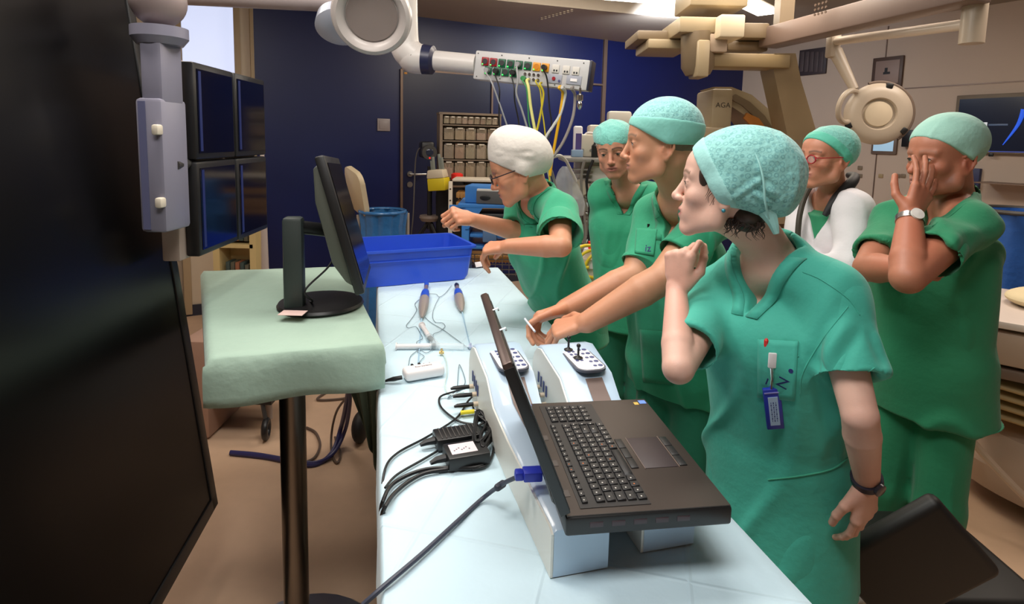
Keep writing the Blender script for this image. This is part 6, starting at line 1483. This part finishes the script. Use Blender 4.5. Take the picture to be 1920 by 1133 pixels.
# ---------------------------------------------------------------- the six people
g_front = weave('scrub_green_teal', (70, 184, 164)); g_mid = weave('scrub_green', (46, 158, 118)); g_far = weave('scrub_green_deep', (42, 140, 98)); g_pant = weave('trouser_green', (34, 126, 98))
c_teal = capmat('cap_teal_print', (146, 212, 208), (66, 140, 150), 80, .42); c_band = clothmat('cap_band_pale', (162, 222, 218)); c_white = clothmat('cap_white_nonwoven', (212, 206, 198))
c_mint = clothmat('cap_mint', (160, 210, 196)); c_teal2 = capmat('cap_teal_fine', (124, 202, 190), (80, 150, 148), 110, .35)
wrinkle(c_teal, 11, .7, .02); wrinkle(c_teal2, 13, .7, .02)
def face(ang): a = math.radians(ang); return V((math.cos(a), math.sin(a), 0))
FIST = [(75, 80, 40), (80, 85, 40), (80, 85, 40), (78, 80, 40)]
# --- front woman
Hc = D(1362, 350, 1.27)
J = dict(F=face(217), nk=D(1444, 452, 1.30), ch=D(1446, 640, 1.30), pel=D(1462, 850, 1.38), shL=D(1556, 553, 1.21), shR=D(1345, 560, 1.42), hem=D(1466, 850, 1.38) + V((.01, .0, -.30)))
elL, wrL = D(1612, 778, 1.08), D(1626, 905, 1.16); elR, wrR = D(1272, 690, 1.17), D(1268, 545, 1.33)
chin = Hc + face(154) * .075 + V((0, 0, -.10))
pose = dict(
    L=dict(el=elL, wr=wrL, sleeve=.70, cuff=.066, hand=dict(d=(D(1608, 1080, 1.20) - wrL), n=(.5, -1, 0), lat=(-1, -.3, 0), curls=[(14, 20, 12)] * 4, thumb=[(.8, .5, .3), (1, .2, .4), (1, 0, .3)])),
    R=dict(el=elR, wr=wrR, sleeve=.74, cuff=.064, hand=dict(d=(D(1277, 462, 1.33) - wrR), n=(-.75, -.75, -.1), lat=(.72, -.5, 0), curls=[(48, 62, 30), (72, 74, 35), (82, 80, 35), (80, 76, 35)], thumb=[(.9, .6, .5), (1, -.05, .45), (.9, -.35, .5)])))
cfg = dict(top=g_front, pants=g_pant, skin=S(228, 184, 166), arm=(.043, .038, .035, .024), vox=.0021, tvox=.0038, seed=3, neck=.047, vdepth=.16, vwide=.075, jaw=.92, nose=.96, open=.002, g=-.004, iris=(.12, .17, .2), look=(-.5, 1, .05), famp=.0045,
    face=dict(lip=(.50, .15, .15), brow=(.14, .08, .05), browamt=.85, red=.12),
    creases=[(D(1520, 545, 1.1), D(1500, 740, 1.12), .006, .014), (D(1420, 600, 1.15), D(1395, 760, 1.2), .004, .014), (D(1470, 640, 1.15), D(1560, 760, 1.1), .004, .012), (D(1590, 600, 1.12), D(1530, 700, 1.1), .007, .014), (D(1640, 620, 1.12), D(1640, 700, 1.1), .004, .012), (D(1360, 640, 1.2), D(1450, 900, 1.22), .005, .02), (D(1560, 690, 1.12), D(1590, 860, 1.2), .007, .016), (D(1540, 720, 1.1), D(1480, 820, 1.15), .005, .014)],
    cap=dict(mat=c_teal, bandmat=c_band, band=True, vox=.0032, amp=.0028, bulges=[((0, -.050, .048), (.094, .105, .088)), ((0, -.082, .005), (.078, .072, .068)), ((0, -.015, -.008), (.086, .055, .042))],
        cuts=[((0, .004, -.030), (0, 1.40, -1)), ((0, -.005, -.036), (0, .22, -1))],
        bandcut=[((0, .012, .035), (0, -.84, .54)), ],
        creases=[((.02, -.02, .125), (-.07, -.13, .03), .004, .006), ((-.075, .0, .07), (-.085, -.12, -.02), .004, .007), ((-.08, -.03, .02), (-.075, -.13, -.05), .003, .006), ((-.05, .02, .11), (-.088, -.05, .06), .003, .006), ((-.085, -.02, -.02), (-.09, -.08, .03), .003, .006)]),
    hair=[((0, -.052, -.056), (.0535, .038, .032)), ((0, -.050, -.072), (.043, .030, .022)), ((-.0585, .040, .020), (.010, .012, .024)), ((.0585, .040, .020), (.010, .012, .024))], hairmat=simple('dark_brown_hair', (52, 36, 28), .5, var=.3, vscale=120))
W1 = person('front_woman', 'woman in green scrubs with a blue name badge, leaning forward, hand at her chin', J, (Hc, face(154) + V((0, 0, .05)), V((.1, 0, 1)), 1.0), pose, cfg)
H = W1['H']; random.seed(2)
for k in range(46):   # curly strands at the nape and temple
    y0 = -.016 - .066 * random.random(); x0 = -.050 + .012 * random.random() + .25 * abs(y0 + .05); ph = random.uniform(0, 6); am = random.uniform(.003, .007); ln = random.uniform(.45, 1.05); pts = []
    for i in range(7):
        t = i / 6; pts.append(H(x0 - .003 * math.sin(t * 3) + .010 * t, y0 + (.012 * t * (1 if y0 > -.05 else -1)) * random.uniform(.6, 1) + am * math.sin(t * 6 + ph), -.066 - .040 * t * ln))
    MB().tube(pts, [.0016, .0015, .0013, .0011, .0009, .0006, .0003], 5, smooth=3).build('hair_strand', MATS['dark_brown_hair'], W1['root'])
for k in range(9):
    y0 = .034 - .0045 * k; z0 = .006 - .004 * k; pts = [H(-.0665 - .0006 * k, y0, z0), H(-.0690, y0 - .006, z0 - .010), H(-.0695, y0 - .004 + .003 * (k % 3), z0 - .022), H(-.0680, y0 + .002 * (k % 2), z0 - .030 - .002 * (k % 4))]
    MB().tube(pts, [.0010, .0008, .0006, .0003], 5, smooth=4).build('hair_strand', MATS['dark_brown_hair'], W1['root'])
MB().ell(H(-.083, -.008, -.048), .0042).build('earring', simple('turquoise_earring', (70, 150, 170), .2, metal=.4), W1['root'])
# tie at the back of the cap
MB().tube([H(-.04, -.088, -.040), H(-.04, -.102, -.062), H(-.038, -.112, -.086)], [.020, .012, .006], 8, smooth=4).build('cap_tie', c_band, W1['cap'])
MB().tube([H(-.055, -.020, .115), H(-.088, -.055, .075), H(-.100, -.075, .03), H(-.092, -.085, -.02), H(-.07, -.095, -.055)], .0022, 6, smooth=6).build('cap_seam', c_band, W1['cap']) 
# chest pocket, print, pen, badge
pk = pocket_px(W1, [(1421, 636), (1497, 640), (1490, 752), (1420, 745)], g_front, 'chest_pocket')
seam(W1, [((1421, 637), 0), ((1440, 645), 0), ((1460, 649), 0), ((1480, 646), 0), ((1497, 640), 0)], .0016, clothmat('seam_light', (70, 170, 140)))
seam(W1, [((1421, 669), 0), ((1445, 672), 0), ((1470, 674), 0), ((1498, 668), 0)], .0012, g_front)
seam(W1, [((1590, 575), 0), ((1540, 640), 0), ((1505, 700), 0), ((1500, 740), 0)], .0012, g_front)
seam(W1, [((1505, 510), 0), ((1540, 525), 0), ((1590, 560), 0), ((1612, 590), 0)], .0014, g_front)
seam(W1, [((1440, 900), 0), ((1500, 893), 0), ((1560, 880), 0), ((1590, 858), 0)], .0018, MATS['seam_light'], 'pocket_edge')
seam(W1, [((1555, 712), 0), ((1590, 718), 0), ((1640, 690), 0)], .0010, g_front)
def Rs(R, x, y, off=.004):
    d_ = ray(x, y).normalized(); h_ = R['bvh'].ray_cast(V((0, 0, CZ)), d_); return (h_[0] - d_ * off, h_[1]) if h_[0] else (D(x, y, 1.15), V((0, -1, 0)))
m_ink = simple('navy_print', (34, 44, 110), .6)
def Rtext(R, s, x, y, size, rot=0, mat=None):
    p, n_ = Rs(R, x, y, .005); px_ = V((1, -.12, 0)); T = frame(x=px_, z=n_, o=p) @ Matrix.Rotation(rot, 4, 'Z'); text('printed_logo', s, T, size, mat or m_ink, R['top'], .0006)
Rtext(W1, 'I', 1438, 716, .030); Rtext(W1, 'Z', 1467, 719, .038, -.1)
p, n_ = Rs(W1, 1483, 696, .004); MB(frame(x=(1, 0, 0), z=n_, o=p)).cyl((0, 0, -.001), (0, 0, .001), .0048).build('printed_dot', m_ink, W1['top'])
p, n_ = Rs(W1, 1437, 640, .004); pen = MB().tube([p + V((0, 0, .006)), p + V((0, 0, .002)), p + V((0, .002, -.012))], [.002, .0048, .0045], 10).build('pen', simple('red_pen', (220, 40, 36), .3)); tag(pen, 'red pen top showing above the chest pocket of the front woman', 'pen')
p1, _n = Rs(W1, 1449, 662, .008); p2, _n2 = Rs(W1, 1447, 690, .008); p3, _ = Rs(W1, 1446, 728, .010); p4, _ = Rs(W1, 1454, 803, .014)
bg = thing('name_badge', 'blue badge holder with a white clip hanging from the chest pocket of the front woman', 'badge', p4)
MB(frame(x=(1, -.15, 0), z=p1 - p2, o=p1.lerp(p2, .5))).box((0, 0, 0), (.0165, .006, (p1 - p2).length), bev=.002).build('clip', simple('clip_white', (236, 232, 236), .35), bg)
MB().tube([p2, p2.lerp(p3, .5) + V((0, -.003, 0)), p3], [.004, .0028, .004], 8).build('reel', m_chrome, bg)
TBd = frame(x=(1, -.15, 0), z=p3 - p4, o=p3.lerp(p4, .5)); bh_ = (p3 - p4).length
MB(TBd).box((0, 0, 0), (.036, .009, bh_), bev=.002).build('holder', simple('badge_blue', (36, 56, 176), .3), bg)
sy = -1
MB(TBd).box((0, sy * .005, -.004), (.020, .001, bh_ * .70)).build('card', simple('card_pale', (176, 206, 240), .4), bg)
b = MB(TBd)
for i in range(3):
    for j in range(9): b.box((-.005 + i * .005, sy * .0058, -.030 + j * .0062), (.0012 + .0012 * ((i + j) % 2), .0006, .0042))
b.build('card_print', simple('print_slate', (70, 90, 150)), bg)
MB(TBd).box((0, sy * .0052, bh_ * .42), (.032, .001, .003)).build('holder_rim', simple('rim_lilac', (150, 150, 220)), bg)
# watch
ax_ = (wrL - elL).normalized(); wc = wrL - ax_ * .012; TW_ = frame(z=ax_, x=(1, 0, 0), o=wc)
wt = thing('wristwatch', 'dark strapped watch on the hanging wrist of the front woman', 'watch', wc)
MB(TW_).lathe([(.0275, -.008), (.031, -.008), (.031, .008), (.0275, .008)], 32).build('strap', simple('dark_strap', (36, 32, 52), .4), wt)
dv_ = V((.25, -1, 0)); dv_ = (dv_ - ax_ * dv_.dot(ax_)).normalized()
MB(frame(z=dv_, x=(1, 0, 0), o=wc + dv_ * .028)).lathe([(0, 0), (.014, 0), (.014, .006), (.012, .007), (0, .0068)], 28).build('watch_face', simple('watch_face', (60, 56, 66), .25), wt)
# --- tall man
Hc = D(1238, 270, 1.70)
J = dict(F=face(222), nk=D(1276, 346, 1.82), ch=D(1262, 480, 1.86), pel=D(1276, 690, 1.95), shL=D(1338, 402, 1.68), shR=D(1222, 402, 1.95), hem=D(1280, 728, 1.97))
elL, wrL = D(1243, 522, 1.56), D(1102, 604, 1.59); elR, wrR = D(1192, 516, 1.82), D(1062, 578, 1.76)
pose = dict(
    L=dict(el=elL, wr=wrL, sleeve=.70, cuff=.072, hand=dict(d=(D(1042, 628, 1.62) - wrL) + V((0, 0, .015)), n=(.0, -.35, 1), lat=(-.2, 1, .1), curls=[(38, 35, 25), (42, 40, 25), (40, 45, 25), (48, 45, 25)], thumb=[(.7, .9, .1), (1, .3, .3), (1, 0, .5)], sc=1.12)),
    R=dict(el=elR, wr=wrR, sleeve=.84, cuff=.064, hand=dict(d=(D(1012, 592, 1.74) - wrR) + V((0, 0, -.005)), n=(.1, .5, .75), lat=(0, -.75, .5), curls=[(30, 40, 30), (50, 55, 30), (58, 60, 35), (60, 62, 35)], thumb=[(.9, .5, .1), (1, .1, .1), (1, -.1, .2)], sc=1.1)))
cfg = dict(top=g_mid, pants=g_pant, skin=S(206, 150, 118), arm=(.055, .050, .046, .031), vox=.0023, tvox=.0042, seed=11, neck=.056, vdepth=.17, vwide=.075, jaw=1.05, nose=1.08, iris=(.16, .2, .24), famp=.006,
    face=dict(stub=.35, lip=(.42, .18, .14), brow=(.20, .13, .09), browamt=.85, red=.22),
    creases=[(D(1225, 470, 1.6), D(1180, 640, 1.7), .006, .014), (D(1265, 440, 1.5), D(1215, 480, 1.6), .006, .014), (D(1240, 560, 1.7), D(1205, 700, 1.75), .007, .02)],
    cap=dict(mat=c_teal, bandmat=clothmat('cap_band_mint', (134, 208, 196)), band=True, amp=.0016, vox=.0036, bulges=[((0, -.020, .050), (.086, .096, .082))],
        cuts=[((0, .04, .028), (0, .42, -.78)), ((0, -.04, .0), (0, .05, -1))], bandcut=[((0, .0, .072), (0, -.12, 1))]),
    hair=[((0, -.016, .036), (.0772, .0970, .0850), -.014)], hairmat=simple('grey_brown_hair', (110, 92, 76), .6, var=.3, vscale=120))
M1 = person('tall_man', 'man in green scrubs and teal cap resting both hands at the right control console', J, (Hc, face(172) + V((0, 0, -.02)), V((0, 0, 1)), 1.0), pose, cfg)
pocket_px(M1, [(1193, 428), (1232, 430), (1226, 480), (1190, 474)], g_mid, 'chest_pocket')
pocket_px(M1, [(1200, 618), (1262, 622), (1262, 722), (1206, 716)], g_mid, 'hip_pocket')
Rtext(M1, 'iz', 1215, 466, .034, -.1)
p, n_ = Rs(M1, 1216, 420, .004); tag(MB().tube([p, p + V((0, 0, -.04))], .004, 8).build('pen', m_blk), 'dark pen clipped in the chest pocket of the man at the console', 'pen')
pr = M1['tips']['R']; s0 = D(984, 598, 1.66); s1 = D(1005, 626, 1.60)
tag(MB().tube([D(984, 598, 1.70), D(1003, 622, 1.63)], .0032, 10).build('probe', simple('white_probe', (220, 228, 240), .3)), 'thin white probe held in the fingers of the far hand over the drape', 'probe')
# --- woman in the white cap
Hc = D(972, 318, 2.06)
J = dict(F=face(208), nk=D(1010, 352, 2.12), ch=D(1018, 460, 2.22), pel=D(1060, 590, 2.40), shL=D(1048, 395, 1.99), shR=D(988, 395, 2.24), hem=D(1066, 628, 2.42))
elL, wrL = D(1052, 462, 1.80), D(955, 462, 1.86); elR, wrR = D(975, 436, 2.18), D(886, 412, 2.06)
pose = dict(
    L=dict(el=elL, wr=wrL, sleeve=.72, cuff=.075, hand=dict(d=(D(915, 466, 1.90) - wrL), n=(0, -.4, 1), lat=(-.3, 1, 0), curls=[(40, 35, 25), (46, 38, 25), (50, 40, 25), (50, 40, 25)], thumb=[(.8, .6, .6), (1, .1, .6), (.9, 0, .7)])),
    R=dict(el=elR, wr=wrR, sleeve=.70, cuff=.068, hand=dict(d=(D(855, 405, 2.0) - wrR), n=(0, -.75, .6), lat=(0, .6, .7), curls=FIST, thumb=[(.9, .3, .5), (.7, -.3, 1), (.3, -.9, .6)])))
cfg = dict(top=g_mid, pants=g_pant, skin=S(208, 148, 116), arm=(.044, .038, .036, .025), vox=.0026, tvox=.0045, seed=21, neck=.047, vdepth=.15, vwide=.072, jaw=.98, nose=1.05, famp=.0055,
    face=dict(lip=(.45, .18, .14), brow=(.2, .13, .09), browamt=.5, red=.2), look=(0, 1, -.4),
    creases=[(D(1040, 430, 1.9), D(1000, 540, 2.0), .006, .014), (D(1070, 480, 1.9), D(1040, 590, 2.0), .006, .016)],
    cap=dict(mat=c_white, vox=.0038, amp=.0030, bulges=[((0, .005, .105), (.064, .070, .060)), ((0, -.026, .060), (.086, .100, .082)), ((0, -.070, .02), (.078, .064, .066)), ((0, -.015, -.010), (.0925, .05, .042))],
        cuts=[((0, .055, .034), (0, .72, -.80)), ((0, -.01, -.034), (0, .1, -1))], creases=[((-.06, .05, .08), (-.09, -.06, .03), .003, .008)]),
    hair=[((0, -.016, .036), (.0772, .0970, .0850), -.014)], hairmat=simple('grey_hair', (92, 84, 80), .6, var=.3, vscale=120))
W2 = person('capped_woman', 'woman in a white cap and glasses bending over the far end of the table', J, (Hc, face(181) + V((0, 0, -.36)), V((0, 0, 1)), 1.0), pose, cfg)
pocket_px(W2, [(983, 421), (1010, 421), (1008, 452), (982, 450)], g_mid, 'chest_pocket')
def glasses(R, mat, lab, r=.0185, lens=None):
    H = R['H']; g = thing('eyeglasses', lab, 'glasses', H(0, .1, 0))
    for q in (-1, 1):
        T = frame(x=H.x, z=H.y, o=H(q * .033, .1015, -.004))
        MB(T @ Matrix.Diagonal((1.15, .85, 1, 1))).torus(r, .0025, n=28, m=8).build('rim', mat, g)
        MB(T @ Matrix.Diagonal((1.15, .85, 1, 1))).cyl((0, 0, -.0004), (0, 0, .0004), r).build('lens', M('clear_lens', (.9, .92, .95), .05, var=0, alpha=.10), g)
        MB().tube([H(q * .055, .100, .002), H(q * .076, .085, .002), H(q * .083, .0, .004), H(q * .080, -.015, -.006)], .0019, 6, smooth=4).build('temple', mat, g)
    MB().tube([H(-.013, .103, -.001), H(0, .106, .002), H(.013, .103, -.001)], .0016, 6, smooth=4).build('bridge', mat, g); return g
glasses(W2, simple('dark_frame', (40, 36, 44), .3), 'thin dark rimmed glasses on the woman in the white cap')
# --- young man
Hc = D(1152, 281, 2.62)
J = dict(F=face(252), nk=D(1174, 341, 2.72), ch=D(1175, 430, 2.76), pel=D(1180, 570, 2.78), shL=D(1228, 372, 2.68), shR=D(1136, 368, 2.80), hem=D(1182, 610, 2.78))
pose = dict(L=dict(el=D(1245, 450, 2.85), wr=D(1215, 500, 2.95), sleeve=.75, hand=dict(d=(-.6, .1, -.5), n=(0, 1, 0), lat=(0, 0, 1), curls=RELAX, thumb=[(.8, .6, .3), (1, .2, .3), (1, 0, .3)])),
    R=dict(el=D(1130, 455, 2.95), wr=D(1160, 505, 3.02), sleeve=.95, cuff=.07, hand=dict(d=(.6, .1, -.5), n=(0, 1, 0), lat=(0, 0, 1), curls=RELAX, thumb=[(.8, .6, .3), (1, .2, .3), (1, 0, .3)])))
cfg = dict(top=g_mid, pants=g_pant, skin=S(200, 142, 116), vox=.0028, seed=31, neck=.052, vdepth=.15, vwide=.075, famp=.0055, iris=(.05, .03, .02), look=(.05, 1, -.25),
    face=dict(stub=.30, lip=(.42, .14, .12), brow=(.04, .025, .02), browamt=.95, red=.2), creases=[(D(1190, 400, 2.6), D(1150, 520, 2.6), .008, .02), (D(1150, 420, 2.6), D(1130, 470, 2.6), .006, .014)],
    cap=dict(mat=c_teal2, bandmat=clothmat('cap_band_mint', (134, 208, 196)), band=False, amp=.003, cuts=[((0, .03, .040), (.10, .02, -1))], bulges=[((0, -.02, .075), (.082, .096, .055))]),
    hair=[((0, -.016, .036), (.0772, .0970, .0850), .01)], hairmat=simple('black_hair', (26, 20, 18), .5, var=.3, vscale=120))
M2 = person('young_man', 'young man with dark eyebrows in green scrubs looking down, half hidden behind the tall man', J, (Hc, face(249) + V((0, 0, -.24)), V((-.12, 0, 1)), 1.0), pose, cfg)
# --- woman in the white coat
Hc = D(1548, 296, 2.28)
J = dict(F=face(212), nk=D(1562, 349, 2.34), ch=D(1555, 440, 2.36), pel=D(1545, 580, 2.38), shL=D(1598, 392, 2.22), shR=D(1512, 392, 2.46), hem=D(1545, 660, 2.38))
pose = dict(L=dict(el=D(1590, 505, 2.10), wr=D(1510, 500, 2.12), sleeve=1.85, cuff=.046, hand=dict(d=(-.9, .3, .3), n=(0, -1, .3), lat=(0, .3, 1), curls=RELAX, thumb=[(.8, .6, .3), (1, .2, .3), (1, 0, .3)])),
    R=dict(el=D(1492, 492, 2.35), wr=D(1545, 508, 2.16), sleeve=1.8, cuff=.046, hand=dict(d=(1, .1, .1), n=(-.1, -1, 0), lat=(0, 0, 1), curls=RELAX, thumb=[(.8, .6, .3), (1, .2, .3), (1, 0, .3)])))
m_coat = weave('white_coat_cloth', (222, 218, 222))
cfg = dict(top=m_coat, coat=True, pants=g_pant, skin=S(200, 134, 108), arm=(.044, .038, .036, .025), vox=.0028, seed=41, neck=.045, vdepth=.23, vwide=.085, famp=.0055, face=dict(lip=(.45, .16, .14), red=.25),
    creases=[(D(1600, 430, 2.2), D(1560, 490, 2.1), .008, .02)],
    cap=dict(mat=c_teal2, bandmat=clothmat('cap_band_teal', (96, 196, 172)), band=True, amp=.0025, bulges=[((0, -.035, .035), (.086, .092, .080))],
        cuts=[((0, .03, .030), (0, .60, -.68)), ((0, -.04, -.03), (0, .1, -1))], bandcut=[((0, .0, .050), (0, -.66, .62))]))
W3 = person('coat_woman', 'woman in a white coat and red glasses with folded arms, behind the front woman', J, (Hc, face(197) + V((0, 0, -.02)), V((0, 0, 1)), 1.0), pose, cfg)
glasses(W3, simple('red_frame', (170, 40, 50), .3), 'red framed glasses on the woman in the white coat', .0185)
# inner green scrub, dark collar, lanyard on the coat
F_, L_c, nk = W3['F'], W3['L'], W3['nk']
IS = SDF(); IS.ec(nk + V((0, 0, -.42)), nk + V((0, 0, -.10)), .10, .085, .107, .092, L_c, 0); plane_cut(IS, nk + V((0, 0, -.085)), (F_ * .35 + V((0, 0, 1))), .2)
Vx, Fx = IS.mesh(.006); npmesh('inner_scrub', Vx, Fx, g_far, W3['root'])
def cz_(l, f, z): return nk + L_c * l + F_ * f + V((0, 0, z))
MB().tube([cz_(.02, -.075, .045), cz_(.062, -.04, .04), cz_(.076, .02, .012), cz_(.060, .080, -.045), cz_(.040, .115, -.11)], [.014, .018, .022, .020, .010], 12, smooth=6).build('black_collar', simple('black_strap', (22, 20, 24), .6), W3['root'])
MB().tube([cz_(-.03, -.06, .04), cz_(-.066, -.01, .03), cz_(-.066, .07, -.03), cz_(-.05, .135, -.12), cz_(-.04, .150, -.24), cz_(-.03, .155, -.34)], .011, 8, smooth=6).build('lanyard', simple('olive_strap', (58, 54, 44), .6), W3['root'])
# --- right man
Hc = D(1766, 297, 1.84)
J = dict(F=face(218), nk=D(1782, 352, 1.92), ch=D(1748, 480, 1.90), pel=D(1738, 680, 1.92), shL=D(1815, 418, 1.74), shR=D(1672, 420, 2.04), hem=D(1742, 768, 1.92))
elL, wrL = D(1702, 520, 1.58), D(1706, 408, 1.70); elR, wrR = D(1628, 502, 1.86), D(1700, 505, 1.68)
hd_d = (D(1742, 330, 1.735) - wrL)
pose = dict(
    L=dict(el=elL, wr=wrL, sleeve=.62, cuff=.078, hand=dict(d=hd_d, n=(.15, -1, 0), lat=(-1, -.2, .4), curls=[(8, 14, 10), (6, 10, 8), (6, 10, 8), (6, 12, 8)], thumb=[(.6, .6, .5), (1, .3, .4), (1, .1, .3)], sc=1.08, spread=.22)),
    R=dict(el=elR, wr=wrR, sleeve=.70, cuff=.072, hand=dict(d=(1, -.1, .1), n=(-.1, -1, 0), lat=(0, 0, 1), curls=RELAX, thumb=[(.8, .6, .3), (1, .2, .3), (1, 0, .3)], sc=1.05)))
cfg = dict(top=g_far, pants=g_far, skin=S(186, 122, 96), arm=(.056, .050, .048, .032), g=.012, vox=.0028, seed=51, neck=.060, vdepth=.15, vwide=.080, jaw=1.08, nose=1.05, famp=.0055, face=dict(stub=.5, lip=(.4, .16, .14), brow=(.25, .2, .18), browamt=.3, red=.35),
    creases=[(D(1800, 440, 1.6), D(1720, 520, 1.6), .009, .02), (D(1830, 520, 1.7), D(1760, 640, 1.7), .008, .02), (D(1700, 620, 1.7), D(1830, 600, 1.7), .006, .02), (D(1660, 720, 1.7), D(1760, 690, 1.7), .006, .02)],
    cap=dict(mat=c_mint, amp=.0018, bulges=[((0, -.03, .055), (.084, .100, .080)), ], cuts=[((0, .03, .030), (0, .58, -.82)), ((0, -.04, -.02), (0, .1, -1))]),
    hair=[((0, -.016, .036), (.0772, .0970, .0850), -.014)], hairmat=simple('grey_hair', (92, 84, 80)))
M3 = person('right_man', 'heavy man in green scrubs at the right, resting his cheek in his hand', J, (Hc, face(190) + V((0, 0, -.06)), V((0, 0, 1)), 1.04), pose, cfg)
ax_ = (wrL - elL).normalized(); wc = wrL - ax_ * .01; wt = thing('wristwatch', 'bright metal watch on the raised wrist of the man at the right', 'watch', wc)
MB(frame(z=ax_, x=(1, 0, 0), o=wc)).lathe([(.033, -.009), (.037, -.009), (.037, .009), (.033, .009)], 32).build('bracelet', m_steel, wt)
dv_ = V((-.2, -1, .1)); dv_ = (dv_ - ax_ * dv_.dot(ax_)).normalized(); MB(frame(z=dv_, x=(1, 0, 0), o=wc + dv_ * .035)).lathe([(0, 0), (.018, 0), (.018, .006), (0, .008)], 28).build('watch_face', simple('watch_silver', (236, 232, 226), .2), wt)
